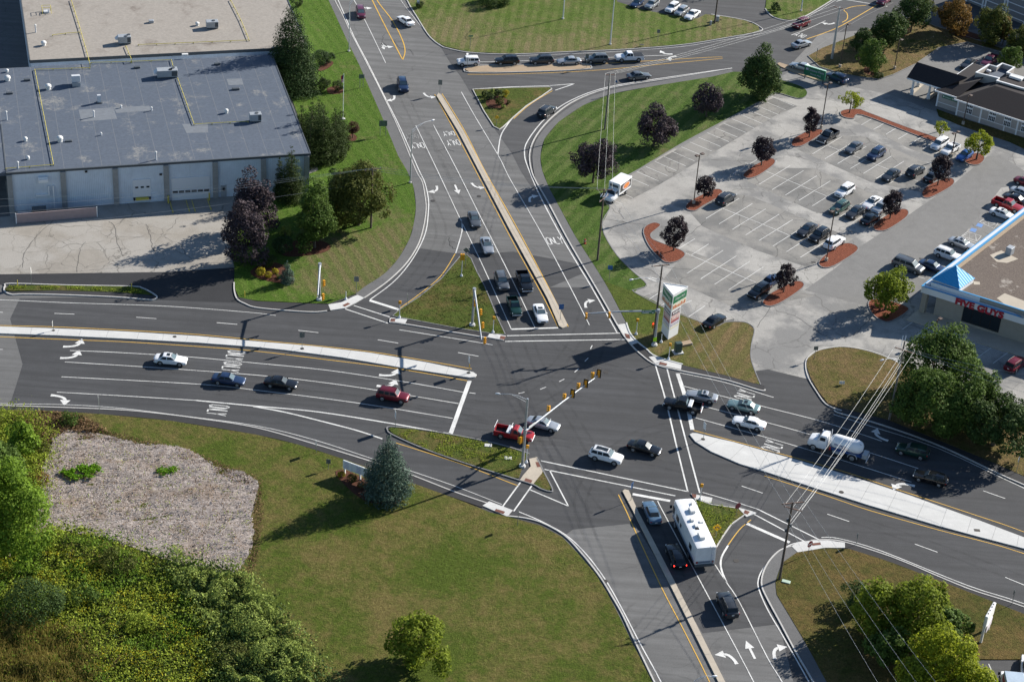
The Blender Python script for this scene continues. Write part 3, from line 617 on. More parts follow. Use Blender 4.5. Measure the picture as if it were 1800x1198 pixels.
# lane arrows in local metres, x to the driver's right, y ahead
def poly2(bm, pts, O, X, Y):
    fill(bm, [bm.verts.new((O.x + X.x*a + Y.x*b, O.y + X.y*a + Y.y*b, ZM)) for a, b in pts])
def arrow(c, ahead, kind, s=1.2, bm=None):
    bm = bm or wbm
    O = G(*c); Y = (G(c[0]+ahead[0], c[1]+ahead[1]) - O).normalized(); X = Vector((Y.y, -Y.x, 0)); X = X*s; Y = Y*s
    def curve(sg, y0=-1.35, reach=.95):
        pts = []; inn = []
        for i in range(7):
            t = i/6; th = t*PI/2
            x = sg*(-.35 + .75*(1-math.cos(th))); y = y0 + 1.55*math.sin(th) + .35*(i > 0)*(1) * (1-t)*0
            pts.append((x, y))
        # ribbon with growing width, then the head
        L_, R_ = [], []
        for i, (x, y) in enumerate(pts):
            a = pts[max(i-1, 0)]; b = pts[min(i+1, 6)]; d = Vector((b[0]-a[0], b[1]-a[1])).normalized(); w = .16 if i else .2
            L_.append((x - d.y*w, y + d.x*w)); R_.append((x + d.y*w, y - d.x*w))
        for i in range(6): poly2(bm, [L_[i], L_[i+1], R_[i+1], R_[i]], O, X, Y)
        ex, ey = pts[-1]; poly2(bm, [(ex - sg*.02, ey+.55), (ex + sg*reach, ey+.1), (ex - sg*.02, ey-.5)], O, X, Y)
    if kind == 'R': curve(1)
    elif kind == 'L': curve(-1)
    elif kind == 'S':
        poly2(bm, [(-.13, -1.4), (.13, -1.4), (.13, .2), (-.13, .2)], O, X, Y); poly2(bm, [(-.5, .2), (.5, .2), (0, 1.4)], O, X, Y)
    elif kind == 'LS':
        curve(-1); poly2(bm, [(.25, -1.3), (.5, -1.3), (.5, .3), (.25, .3)], O, X, Y); poly2(bm, [(0, .3), (.75, .3), (.375, 1.2)], O, X, Y)
S_ = (5, 10)
arrow((640, 14), S_, 'LS'); arrow((677, 82), S_, 'LS'); arrow((692, 175), S_, 'R'); arrow((752, 170), S_, 'L')
arrow((767, 335), S_, 'R'); arrow((803, 333), (6, 14), 'S'); arrow((837, 329), S_, 'L')
arrow((932, 347), (-5, -10), 'R'); arrow((1030, 531), (-5, -10), 'R')
arrow((135, 607), (10, .5), 'L', 1.4); arrow((130, 627), (10, .5), 'L', 1.4); arrow((112, 699), (10, .5), 'R', 1.4)
arrow((690, 659), (10, 1.5), 'L', 1.4); arrow((686, 678), (10, 1.5), 'L', 1.4)
arrow((1541, 765), (-10, -3), 'R', 1.35); arrow((1582, 850), (-10, -3), 'L', 1.45)
arrow((1281, 1151), (-5, -10), 'L', 1.25); arrow((1319, 1141), (-5, -10), 'S'); arrow((1362, 1141), (-4, -10), 'R', 1.25)
arrow((1168, 94.5), (-10, .6), 'R', 1.15); arrow((1177, 101.5), (-10, .6), 'L', 1.15); arrow((1457, 43), (-10, 5), 'R', 1.15)
# road letters
def letters(bm, text, c, ahead, wid, hgt, bold=.0):
    """block strokes per letter, wid across the lane, hgt along it"""
    O = G(*c); Y = (G(c[0]+ahead[0], c[1]+ahead[1]) - O).normalized(); X = Vector((Y.y, -Y.x, 0))
    ST = {'O': [[(0, .15), (.3, 0), (.7, 0), (1, .15), (1, .85), (.7, 1), (.3, 1), (0, .85), (0, .15)]], 'N': [[(0, 0), (0, 1), (1, 0), (1, 1)]], 'L': [[(0, 1), (0, 0), (1, 0)]], 'Y': [[(0, 1), (.5, .5), (1, 1)], [(.5, .5), (.5, 0)]]}
    n = len(text); lw = wid/(n + (n-1)*.2)
    for i, ch in enumerate(text):
        x0 = -wid/2 + i*lw*1.2
        for st in ST[ch]:
            P = [O + X*(x0 + a*lw) + Y*((b-.5)*hgt) for a, b in st]
            for a, b in zip(P, P[1:]):
                dx = abs((b-a).normalized().dot(X)); ribbon(bm, [a, b], .13 + .10*dx, ZM)
letters(wbm, 'ONLY', (734, 256), (5, 10), 2.3, 2.0); letters(gbm, 'ONLY', (724, 240), (5, 10), 2.2, 1.8)
letters(wbm, 'ONLY', (797, 251), (5, 10), 2.3, 2.0); letters(fbm, 'ONLY', (789, 235), (5, 10), 2.0, 1.6)
letters(wbm, 'ONLY', (975, 423), (-5, -10), 2.6, 2.2)
letters(wbm, 'ONLY', (414, 624.5), (10, 1), 2.3, 2.5); letters(wbm, 'ONLY', (407, 644.5), (10, 1), 2.3, 2.5); letters(wbm, 'ONLY', (383, 720.5), (10, 1), 2.4, 2.7)
letters(wbm, 'ONLY', (1309.5, 694.5), (-10, -3), 2.4, 2.5); letters(wbm, 'ONLY', (1358, 784), (-10, -3), 2.4, 2.5)
for a, b, c in ((1397, 63, 0), (1408, 65, 0)): pass
letters(wbm, 'ONLY', (1407.5, 62.5), (-10, 5), 1.9, 1.8)
for nm_, bm_, mt_ in (('white_road_marking', wbm, 'white_line'), ('yellow_road_marking', ybm, 'yellow_line'), ('parking_line', fbm, 'faded_line'), ('ghost_road_marking', gbm, 'ghost_line'), ('blue_road_marking', bluebm, 'blue_line')):
    o_ = finish(bm_, nm_, M[mt_]); tag(o_, kind='structure')
    for p_ in o_.data.polygons:
        if p_.normal.z < 0: p_.flip()
# manholes and drains
def manhole(px, py, r=.38, z=.028, sq=False):
    bm = bmesh.new(); p = G(px, py)
    if sq: box(bm, p.x-r, p.x+r, p.y-r*.7, p.y+r*.7, z-.01, z)
    else: disc_cyl(bm, (p.x, p.y, z-.005), (0, 0, 1), r, .01, 18)
    tag(finish(bm, 'drain_grate' if sq else 'manhole_cover', M['manhole']), kind='structure')
M['manhole'] = plain('cast_iron', (.05, .045, .04), .6, .3, vary=.3, vscale=6)
for a in ((761, 353), (842, 345), (1065, 654), (307, 593, .3, .166), (94, 582, .25, .166), (531, 614, .3, .166), (823.5, 656.5, .3, .166), (1235.5, 773, .3, .166), (1478.5, 866, .35, .166), (1294, 985), (733, 309), (681, 188), (615, 56), (1063, 1021)): manhole(*a)
for a in ((774, 760, .4), (1717, 933, .4, .166), (1128, 79.5, .4, .12), (1430, 461, .35), (1620, 455, .4)): manhole(*a, sq=True)

# tyre-darkened turning paths and cracks traced on the paving
k = NM('tyre_darkening'); f = k.noise(.7, 5, .7); tr = k.n('ShaderNodeBsdfTransparent'); mx = k.n('ShaderNodeMixShader'); k.out((.018, .018, .019), .85, .2)
k.l(k.math('MULTIPLY', k.ramp(f, .35, .75), .17), mx.inputs[0]); k.l(tr.outputs[0], mx.inputs[1]); k.l(k.b.outputs[0], mx.inputs[2]); k.l(mx.outputs[0], k.t.nodes['Material Output'].inputs[0])
tbm = bmesh.new()
for pts in ([(870, 560), (900, 640), (930, 720), (975, 800), (1050, 900)], [(915, 560), (950, 650), (1010, 740), (1075, 850), (1120, 900)], [(1190, 690), (1100, 655), (1000, 620), (930, 560)], [(800, 690), (880, 700), (960, 660), (1010, 600), (1030, 540)], [(790, 715), (880, 735), (980, 700), (1040, 640), (1055, 580)],
            [(1215, 745), (1130, 760), (1060, 810), (1020, 880), (1040, 950)], [(640, 700), (760, 730), (900, 760), (1100, 800), (1300, 850)], [(300, 648), (500, 675), (700, 700), (880, 735)], [(250, 670), (480, 700), (700, 730), (900, 780)], [(1250, 1080), (1200, 985), (1160, 900)], [(1310, 1090), (1262, 1000), (1215, 910)],
            [(760, 230), (800, 310), (850, 400), (895, 490), (935, 570)], [(745, 330), (775, 400), (760, 450), (710, 510)], [(690, 130), (740, 230), (790, 330), (850, 440)], [(1340, 760), (1500, 808), (1680, 870)], [(1300, 705), (1450, 750), (1650, 805)], [(1400, 880), (1600, 945), (1790, 1015)]):
    P_ = smooth_pts(W(pts), 6)
    for o_ in (-.8, .8): ribbon(tbm, P_, .42, .0222, None, o_)
tag(finish(tbm, 'tyre_track', k.m, recalc=False), kind='structure')
cbm = bmesh.new(); rr = random.Random(5)
for pts in ([(675, 60), (672, 72), (680, 80), (690, 84)], [(694, 72), (702, 84), (720, 88), (728, 98)], [(725, 177), (745, 172)], [(790, 418), (791, 430), (798, 437), (812, 440)], [(792, 424), (801, 426)], [(693, 75), (710, 74)], [(770, 265), (782, 262), (800, 266)], [(720, 235), (716, 262)], [(1040, 480), (1060, 490)],
            [(1060, 790), (1040, 800)], [(1140, 455), (1175, 470), (1250, 478), (1300, 500), (1330, 505)], [(1060, 385), (1110, 392), (1180, 400)], [(1240, 388), (1215, 410), (1190, 425), (1160, 440)], [(1395, 478), (1380, 500), (1340, 560), (1330, 575)], [(1130, 470), (1150, 478), (1165, 492), (1160, 480)], [(1360, 545), (1400, 557), (1450, 590), (1480, 596)], [(1500, 590), (1520, 570), (1535, 555)],
            [(40, 470), (45, 440), (70, 410), (98, 385)], [(135, 478), (140, 440), (150, 425)], [(258, 395), (262, 410), (270, 440)], [(190, 390), (200, 395), (205, 420), (215, 450)]):
    P_ = smooth_pts(W(pts), 7); P_ = [q + Vector((rr.uniform(-.14, .14), rr.uniform(-.14, .14), 0)) for q in P_]; ribbon(cbm, P_, .07, .0226)
tag(finish(cbm, 'pavement_crack', plain('open_crack', (.03, .03, .03), .9), recalc=False), kind='structure')
# ================================================================== BUILDINGS
def text_me(s, size, depth=.03, bold=0.0, mat=None, xs=1.0):
    cu = D.curves.new('lettering', 'FONT'); cu.body = s; cu.size = size; cu.extrude = depth; cu.offset = bold; cu.align_x = 'CENTER'; cu.align_y = 'CENTER'; cu.resolution_u = 3
    ob = D.objects.new('lettering', cu); COL.objects.link(ob)
    bpy.context.view_layer.update(); dg = bpy.context.evaluated_depsgraph_get()
    me = D.meshes.new_from_object(ob.evaluated_get(dg)); D.objects.remove(ob); D.curves.remove(cu)
    me.transform(Matrix.Diagonal((xs, 1, 1, 1)))
    me.materials.clear(); me.materials.append(mat); return me
def frame_mat(o, x, n):
    """axes for something flat: x to the right of its face, n its outward normal, up stays up"""
    x = Vector(x).normalized(); n = Vector(n).normalized(); y = n.cross(x); mm = Matrix((x, y, n)).transposed().to_4x4(); mm.translation = o; return mm

class Bld:
    """a thing with its own frame: x along the front, y into the depth"""
    def __init__(s, name, label, cat, o, ang, group=None):
        s.e = thing(name, label, cat, (o[0], o[1], 0), ang, group); s.inv = Matrix.Rotation(-ang, 4, 'Z') @ Matrix.Translation((-o[0], -o[1], 0))
    def loc(s, px, py, z=0): return s.inv @ G(px, py, z)
    def part(s, name, fn, mat, parent=None, smooth=None):
        bm = bmesh.new(); fn(bm); return finish(bm, name, mat, parent or s.e, smooth)
    def boxes(s, name, bs, mat, parent=None, bev=0):
        if len(bs) > 1 and name != 'pane': return [s.boxes(name, [b], mat, parent, bev) for b in bs][0]
        def f(bm):
            for b in bs: box(bm, *b)
            if bev: bevel_all(bm, bev)
        return s.part(name, f, mat, parent)

def metal_panel(name, c, pitch=.3, vary=.1, rough=.55):
    k = NM(name); w = k.n('ShaderNodeTexWave', wave_type='BANDS', bands_direction='X'); w.inputs['Scale'].default_value = 1/pitch/3.14
    k.l(k.coord(), w.inputs['Vector'])
    col = k.mix(k.ramp(k.noise(.4, 5, .7), .3, .7), sc(c, 1-vary), sc(c, 1+vary)); k.bump(w.outputs['Fac'], .35, .03)
    st = k.noise(2, 4, .6, co=k.coord(0, (1.5, 1, .12))); col = k.mix(k.math('MULTIPLY', k.ramp(st, .55, .75), .35), col, sc(c, .62))
    return k.out(col, rough, .35)
M['wall_cream'] = metal_panel('shade_tinted_cream_wall', (.55, .61, .67))  # cream wall tinted blue: skylight on its shaded front put into the colour
M['pier'] = plain('tan_wall_pier', (.27, .27, .26), .85, vary=.15)
M['pinkwall'] = plain('pinkish_fence_panel', (.30, .235, .235), .8, vary=.08)
def roof_mat(name, base, light, seams=(3.0, 12.0), amt=.4, seam_c=None):
    k = NM(name); b = k.noise(.16, 6, .68, dist=.3); f = k.noise(2.2, 5, .75); g = k.noise(14, 2, .8)
    c = k.mix(k.ramp(f, .3, .7), sc(base, .82), sc(base, 1.18))
    c = k.mix(k.math('MULTIPLY', k.ramp(b, .56, .66), k.ramp(f, .38, .62)), c, light)
    br = k.n('ShaderNodeTexBrick'); br.inputs['Scale'].default_value = 1; br.inputs['Mortar Size'].default_value = .045; br.inputs['Mortar Smooth'].default_value = .3
    br.inputs['Brick Width'].default_value = seams[1]; br.inputs['Row Height'].default_value = seams[0]; br.inputs['Color1'].default_value = br.inputs['Color2'].default_value = (0, 0, 0, 1); br.inputs['Mortar'].default_value = (1, 1, 1, 1)
    k.l(k.coord(PI/2), br.inputs['Vector']); c = k.mix(k.math('MULTIPLY', br.outputs['Color'], amt), c, seam_c or light)
    k.bump(g, .2, .02); return k.out(c, .8, .3)
M['roof_dark'] = roof_mat('grey_blue_roof_membrane', (.080, .098, .128), (.24, .235, .22), amt=.35)
M['roof_tan'] = roof_mat('tan_gravel_roof', (.275, .25, .22), (.15, .125, .105), (60, 60), .0)
M['roof_patch'] = plain('roof_patch_membrane', (.14, .155, .175), .8, vary=.15)
M['hvac'] = plain('hvac_grey_casing', (.33, .35, .37), .5, .2, vary=.1)
M['hvac_dark'] = plain('hvac_louvre', (.06, .07, .08), .6)
M['dome'] = plain('white_vent_dome', (.62, .62, .6), .5)
M['door_white'] = plain('white_overhead_door', (.62, .64, .66), .5)
M['shingle'] = plain('dark_brown_shingle', (.020, .015, .016), .95, vary=.25, vscale=4)
M['shingle_lit'] = M['shingle']
M['siding'] = plain('grey_beige_siding', (.36, .33, .30), .8, vary=.06)
M['stucco'] = plain('olive_grey_stucco', (.33, .30, .25), .9, vary=.07)
M['blue_metal'] = metal_panel('blue_standing_seam', (.03, .25, .52), .38, .08, .4)
M['blue_trim'] = plain('blue_metal_coping', (.05, .26, .50), .4)
def gravel(name):
    k = NM(name); b = k.noise(.25, 5, .65); f = k.noise(6, 5, .85)
    c = k.mix(k.ramp(f, .3, .7), (.06, .048, .042), (.205, .17, .145)); c = k.mix(k.ramp(b, .6, .7), c, (.36, .33, .29)); k.bump(f, .8, .05); return k.out(c, .95, .1)
M['gravel'] = gravel('brown_roof_gravel')

# ---- big flat roofed warehouse, north-west corner
A17 = math.radians(17.2)
wh = Bld('warehouse', 'long cream walled warehouse with dark blue-grey flat roof beside the tan paved yard', 'warehouse', (-82.55, 278.3), A17)
Hh = 7.0
wall_box = wh.boxes('wall', [(-.0, 48.8, 0, 40, -.01, Hh)], M['wall_cream'])
wh.boxes('roof', [(-8, 48.95, .12, 40, Hh-.5, Hh+.02)], M['roof_dark'])
wh.boxes('annex_wall', [(-9, -.002, 18, 40, -.01, Hh-.52)], M['wall_cream'])
wh.boxes('roof_edge', [(-.15, 49.1, -.15, .115, Hh-.28, Hh+.10), (48.955, 49.15, .12, 40, Hh-.25, Hh+.08), (-.2, -.01, .12, 17.8, Hh-.25, Hh+.08)], M['hvac_dark'])
for x in (0.3, 8.7, 17.0, 25.2, 33.2, 41.2, 48.4): wh.boxes('pier', [(x-.42, x+.42, -.38, -.002, -.01, Hh-.3)], M['pier'])
for y in (7, 14, 21, 28, 35): wh.boxes('pier', [(48.802, 49.12, y-.3, y+.3, -.01, Hh-.3)], M['pier'])
dk = wh.boxes('dock_door', [(19.7, 22.6, -.10, -.003, 1.1, 4.3)], M['door_white'])
wh.boxes('window', [(20.1+i*.9, 20.6+i*.9, -.13, -.101, 2.75, 3.05) for i in range(3)], M['glass'], dk)
wh.boxes('dock_leveller', [(20.1, 22.2, -.6, -.004, .7, 1.05)], M['yellow_pipe'])
wh.boxes('dock_bumper', [(19.75, 20.0, -.3, -.005, .55, 1.0), (22.3, 22.55, -.3, -.005, .55, 1.0)], M['black'])
od = wh.boxes('overhead_door', [(26.0, 32.3, -.10, -.003, .02, 4.1)], M['door_white'])
wh.boxes('window', [(26.15+i*1.03, 27.0+i*1.03, -.13, -.101, 1.35, 1.75) for i in range(6)], M['glass'], od)
md = wh.boxes('door', [(34.1, 35.0, -.10, -.003, .02, 2.2)], M['hvac']); wh.boxes('window', [(34.35, 34.75, -.13, -.101, 1.2, 1.9)], M['glass'], md)
wh.part('vent_hood', lambda bm: (box(bm, 4.8, 6.3, -.75, -.004, 5.2, 5.75), box(bm, 4.8, 6.3, -.5, -.004, 5.751, 6.0)), M['white_trim'])
for x, z in ((12.4, 6.3), (24.3, 4.9)): wh.part('wall_lamp', lambda bm: box(bm, x-.2, x+.2, -.3, -.004, z, z+.25), M['black'])
wh.part('duct', lambda bm: (box(bm, 6.2, 6.4, -.3, -.004, 2.6, 4.3), box(bm, 6.95, 7.15, -.3, -.004, .4, 4.3), box(bm, 4.2, 6.198, -.3, -.004, 2.6, 2.8)), M['white_trim'])
def pipe(b, pts, z=Hh+.25, r=.055):
    P = [b.loc(px, py, z) for px, py in pts]
    return b.part('gas_pipe', lambda bm: ribbon_tube(bm, P, z, r), M['yellow_pipe'])
def ribbon_tube(bm, P, z, r):
    for a, c in zip(P, P[1:]):
        tube(bm, [(a.x, a.y, z), (c.x, c.y, z)], r, 6); n = max(1, int((Vector(c)-Vector(a)).length/2.6))
        for i in range(n+1):
            q = Vector(a).lerp(Vector(c), i/n); box(bm, q.x-.06, q.x+.06, q.y-.06, q.y+.06, Hh, z-.02)
pipe(wh, [(158, 119), (61, 122), (94, 289), (10, 296)]); pipe(wh, [(160, 110), (230, 108), (301, 105), (304, 116)])
pipe(wh, [(312, 137), (341, 218), (436, 213)])
def patch(b, pts, mat, z=Hh+.03):
    P = [b.loc(px, py, z) for px, py in pts]
    def f(bm): fill(bm, [bm.verts.new((p.x, p.y, z)) for p in P])
    return b.part('roof_patch', f, M[mat])
patch(wh, [(138, 193), (199, 189), (206, 209), (143, 214)], 'roof_patch'); patch(wh, [(199, 189), (262, 186), (270, 194), (205, 199)], 'roof_patch'); patch(wh, [(398, 139), (425, 138), (428, 149), (402, 150)], 'roof_patch'); patch(wh, [(320, 218), (365, 217), (366, 233), (328, 234)], 'roof_patch')

# ---- tan roofed rear building
t0 = G(554, 80, Hh)
rb = Bld('warehouse', 'tan gravel roofed rear warehouse adjoining the dark roofed one', 'warehouse', (-88.85, 319.6), A17)
rb.boxes('wall', [(0, 49.5, .45, 70, -.01, Hh+.35)], M['wall_cream'])
rb.boxes('roof', [(-.05, 49.6, .4, 70, Hh+.352, Hh+.5)], M['roof_tan'])
rb.boxes('roof_edge', [(-.2, 49.75, .3, .399, Hh-.02, Hh+.55), (49.605, 49.8, .4, 70, Hh, Hh+.58), (-.25, -.055, .4, 70, Hh, Hh+.58)], M['hvac_dark'])
def pipe2(pts): P = [rb.loc(px, py, Hh+.7) for px, py in pts]; rb.part('gas_pipe', lambda bm: ribbon_tube(bm, P, Hh+.75, .055), M['yellow_pipe'])
pipe2([(125, 0), (140, 48), (158, 112)]); pipe2([(221, 81), (231, 105)]); pipe2([(243, 79), (340, 75), (438, 71), (423, 35), (405, 0)]); pipe2([(92, 62), (115, 59), (140, 57)])

# ---- rooftop machines, each its own thing
def rtu(px, py, z, L_, W_, H_, label, fans=2, hood=True):
    p = G(px, py, z); t = thing('rooftop_unit', label, 'roof unit', (p.x, p.y, z), A17, 'air handling units on the warehouse roofs')
    bm = bmesh.new(); box(bm, -L_/2, L_/2, -W_/2, W_/2, .25, H_); bevel_all(bm, .03); finish(bm, 'casing', M['hvac'], t)
    bm = bmesh.new(); box(bm, -L_/2+.1, L_/2-.1, -W_/2+.1, W_/2-.1, 0, .248); finish(bm, 'curb', M['hvac_dark'], t)
    bm = bmesh.new(); box(bm, L_/2-L_*.3, L_/2-.08, -W_/2-.02, -W_/2-.004, .4, H_-.15); finish(bm, 'louvre', M['hvac_dark'], t)
    for i in range(fans):
        bm = bmesh.new(); disc_cyl(bm, (L_*.22 + (i % 2)*.55 - .2, (-.32 if fans > 1 else 0)+.6*(i//1 % 2), H_+.05), (0, 0, 1), .3, .1, 14); finish(bm, 'fan', M['hvac_dark'], t)
    if hood:
        bm = bmesh.new(); vs = [(-L_/2-.55, -W_/2+.2, H_-.5), (-L_/2-.55, W_/2-.2, H_-.5), (-L_/2-.004, W_/2-.2, H_-.05), (-L_/2-.004, -W_/2+.2, H_-.05), (-L_/2-.004, W_/2-.2, H_-.7), (-L_/2-.004, -W_/2+.2, H_-.7)]
        v = [bm.verts.new(q) for q in vs]; bm.faces.new((v[0], v[3], v[2], v[1])); bm.faces.new((v[0], v[1], v[4], v[5])); bm.faces.new((v[3], v[0], v[5])); bm.faces.new((v[1], v[2], v[4])); bm.faces.new((v[2], v[3], v[5], v[4])); finish(bm, 'intake_hood', M['alum'], t)
rtu(219, 76, Hh+.5, 2.3, 1.4, 1.5, 'grey rooftop unit with twin fans in the middle of the tan roof')
rtu(373, 49, Hh+.5, 2.2, 1.4, 1.4, 'grey rooftop unit on the right side of the tan roof beside a small white fan', 1, False)
rtu(294, 135, Hh, 3.6, 1.6, 1.5, 'largest rooftop unit on the dark roof, where the yellow pipe ends', 3)
rtu(449, 213, Hh, 2.0, 1.2, 1.5, 'squat rooftop unit near the right edge of the dark roof', 1, False)
def dome_vent(px, py, z, r, h, label):
    p = G(px, py, z); t = thing('roof_vent', label, 'roof vent', (p.x, p.y, z), 0, 'white mushroom vents on the warehouse roofs')
    bm = bmesh.new(); tube(bm, [(0, 0, 0), (0, 0, h*.45)], r*.75, 12); finish(bm, 'curb', M['dome'], t)
    bm = bmesh.new(); tube(bm, [(0, 0, h*.4), (0, 0, h*.5), (0, 0, h*.8), (0, 0, h*.97), (0, 0, h)], [r*.8, r, r*.92, r*.55, r*.1], 14); finish(bm, 'dome', M['dome'], t, 40)
for a in ((77, 80, Hh+.5, .5, .9, 'white domed vent standing alone on the left of the tan roof'), (13.5, 142, Hh, .55, 1.0, 'larger white domed vent at the far left end of the dark roof'), (12.5, 127, Hh, .3, .6, 'small white vent behind a larger one at the far left of the dark roof'),
          (85, 157, Hh, .55, 1.0, 'white domed vent in the shadow of the upright silver hood'), (105.5, 249, Hh, .55, 1.05, 'white domed vent right of the yellow pipe near the front of the dark roof'), (45, 248, Hh, .35, .75, 'white vent left of the yellow pipe near the front of the dark roof'),
          (49.5, 280, Hh, .3, .6, 'small white vent closest to the front left corner of the dark roof'), (347, 45, Hh+.5, .4, .7, 'small white vent just left of the rooftop unit on the tan roof'), (398, 199, Hh, .36, .8, 'white vent on a pale patch left of the squat rooftop unit')): dome_vent(*a)
def flue(px, py, z, h, label):
    p = G(px, py, z); t = thing('roof_flue', label, 'flue', (p.x, p.y, z), 0, 'pipe flues on the warehouse roofs')
    bm = bmesh.new(); tube(bm, [(0, 0, 0), (0, 0, h)], .13, 8); finish(bm, 'pipe', M['alum'], t)
    bm = bmesh.new(); tube(bm, [(0, 0, h+.002), (0, 0, h+.15)], [.2, .12], 8); finish(bm, 'cap', M['dome'], t)
for a in ((12, 211, Hh, 1.5, 'tall flue at the left edge of the dark roof'), (63, 57, Hh+.5, 1.4, 'thin white flue near the left edge of the tan roof'), (274.5, 281, Hh, 1.4, 'tall flue at the front edge of the dark roof'), (32, 297, Hh, 1.2, 'flue beside the yellow pipe at the front left corner'),
          (165, 206, Hh, 1.1, 'flue standing on the long grey roof patch'), (266.5, 195, Hh, .6, 'short flue at the right end of the roof patch'), (213, 190, Hh, .4, 'shortest flue at the left end of the pale roof patch'), (178, 238, Hh, .4, 'little bent flue below the long roof patch')): flue(*a)
def rbox(px, py, z, s, mt, label, name='roof_hatch', cat='roof hatch'):
    p = G(px, py, z); bm = bmesh.new(); box(bm, -s[0]/2, s[0]/2, -s[1]/2, s[1]/2, 0, s[2]); bevel_all(bm, .04)
    o = finish(bm, name, M[mt]); o.location = (p.x, p.y, z+.01); o.rotation_euler.z = A17; tag(o, label, cat, 'low boxes on the warehouse roofs')
for a in ((241, 120, Hh, (1.1, .6, .35), 'hvac_dark', 'low grey hatch left of the largest rooftop unit'), (48, 142, Hh, (1.1, .6, .35), 'hvac_dark', 'low grey hatch right of the vents at the far left'), (17, 165, Hh, (1.1, .6, .3), 'hvac_dark', 'low grey hatch closest to the left edge of the dark roof'),
          (382, 114, Hh, (1.0, .6, .35), 'hvac_dark', 'low grey hatch in the shadow of the tall conifer'), (414.5, 158, Hh, (1.3, .6, .35), 'hvac_dark', 'low grey hatch above the squat rooftop unit'), (121, 249, Hh, (1.1, .5, .25), 'hvac_dark', 'low grey hatch touching the pipe side vent near the front'),
          (266, 40, Hh+.5, (.9, .7, .5), 'hvac', 'small metal box in the middle of the tan roof'), (325, 97.5, Hh+.5, (1.1, .6, .3), 'dome', 'pale low box at the front edge of the tan roof')): rbox(*a)
p = G(134, 150, Hh); t = thing('exhaust_hood', 'upright silver exhaust hood leaning on the dark roof', 'exhaust hood', (p.x, p.y, Hh), A17)
bm = bmesh.new(); box(bm, -.7, .7, -.7, .7, 0, .8); finish(bm, 'curb', M['hvac'], t)
bm = bmesh.new(); box(bm, -.75, .75, -.5, 1.2, .802, 2.0); v = [x for x in bm.verts if x.co.y > 1 and x.co.z > 1.5]; [setattr(x.co, 'z', 1.5) for x in v]; bevel_all(bm, .04); finish(bm, 'hood', M['alum'], t)
p = G(174.5, 181, Hh); t = thing('exhaust_stack', 'square silver stack on a base in the middle of the dark roof', 'exhaust stack', (p.x, p.y, Hh), A17)
bm = bmesh.new(); box(bm, -.3, .3, -.25, .25, .2, 1.5); finish(bm, 'stack', M['alum'], t); bm = bmesh.new(); box(bm, -.5, .5, -.4, .4, 0, .198); finish(bm, 'base', M['hvac_dark'], t)
p = G(82, 22, Hh+.5); t = thing('roof_hatch_rail', 'yellow railed roof hatch on the far left of the tan roof', 'roof hatch', (p.x, p.y, Hh+.5), A17)
bm = bmesh.new(); box(bm, -.5, .5, -.5, .5, 0, .35); finish(bm, 'hatch', M['alum'], t)
bm = bmesh.new()
for z in (.6, 1.1):
    for a, b in (((-.8, -.8), (-.8, .8)), ((-.8, .8), (.8, .8)), ((.8, .8), (.8, -.8))): tube(bm, [(*a, z), (*b, z)], .04, 5)
for a in ((-.8, -.8), (-.8, .8), (.8, .8), (.8, -.8)): tube(bm, [(*a, 0), (*a, 1.1)], .04, 5)
finish(bm, 'railing', M['yellow_pipe'], t)

# ---- things along the warehouse front
def fence_seg(name, label, cat, a, b, h, th, mat):
    A, B = G(*a), G(*b); d = (B-A); ang = math.atan2(d.y, d.x); t = thing(name, label, cat, A, ang)
    bm = bmesh.new(); box(bm, .08, d.length-.08, -th/2, th/2, 0.05, h); finish(bm, 'panel', M[mat], t)
    for x in (0, d.length):
        bm = bmesh.new(); box(bm, x-.07, x+.07, -.07, .07, 0, h+.1); finish(bm, 'post', M['white_trim'], t)
    return t
fence_seg('screen_wall', 'low pinkish screen wall with white end posts in front of the cream warehouse', 'wall', (29, 393), (171, 381), 1.75, .12, 'pinkwall')
p = G(70, 383); t = thing('generator', 'tan and grey generator cabinet behind the pinkish screen wall', 'generator', (p.x, p.y, 0), A17)
bm = bmesh.new(); box(bm, -1.1, 1.1, -.6, .6, 0, 1.3); bevel_all(bm, .04); finish(bm, 'cabinet', plain('tan_cabinet', (.42, .36, .28), .6), t)
bm = bmesh.new(); box(bm, -1.12, 1.12, -.62, .62, 1.304, 1.9); bevel_all(bm, .04); finish(bm, 'hood', M['hvac_dark'], t)
bm = bmesh.new(); box(bm, -3.4, -1.3, -.5, .5, 0, 1.2); bevel_all(bm, .04); finish(bm, 'battery_box', M['hvac'], t)
def bollard(px, py, h, label, r=.07, group='yellow marker posts', mat='yellow_pipe'):
    p = G(px, py, .05); bm = bmesh.new(); tube(bm, [(0, 0, 0), (0, 0, h-.05), (0, 0, h)], [r, r, r*.5], 8)
    o = finish(bm, 'bollard', M[mat]); o.location = p; tag(o, label, 'post', group)
for a in ((296, 357, 1.4, 'yellow post at the left jamb of the wide overhead door', .12), (368, 352, 1.4, 'yellow post at the right jamb of the wide overhead door', .12), (31, 503, 1.1, 'thin yellow post at the left end of the grass strip island'), (231.5, 509, 1.1, 'thin yellow post at the right end of the grass strip island'), (430, 522, 1.1, 'thin yellow post at the corner of the mown lawn by the dark driveway')): bollard(*a)
for a, b, nm in (((298, 352), (304, 374), 'left'), ((327, 352), (333, 372), 'middle left'), ((337, 352), (343, 372), 'middle right'), ((364, 348), (371, 369), 'right')):
    A, B = G(*a), G(*b); bm = bmesh.new(); tube(bm, [(A.x, A.y, .06), (B.x, B.y, .06)], .06, 6); tube(bm, [(B.x, B.y, 0), (B.x, B.y, .35)], .07, 6); o = finish(bm, 'guide_rail', M['yellow_pipe'])
    tag(o, nm + ' yellow guide rail on the paving before the wide overhead door', 'rail', 'yellow guide rails at the overhead door')

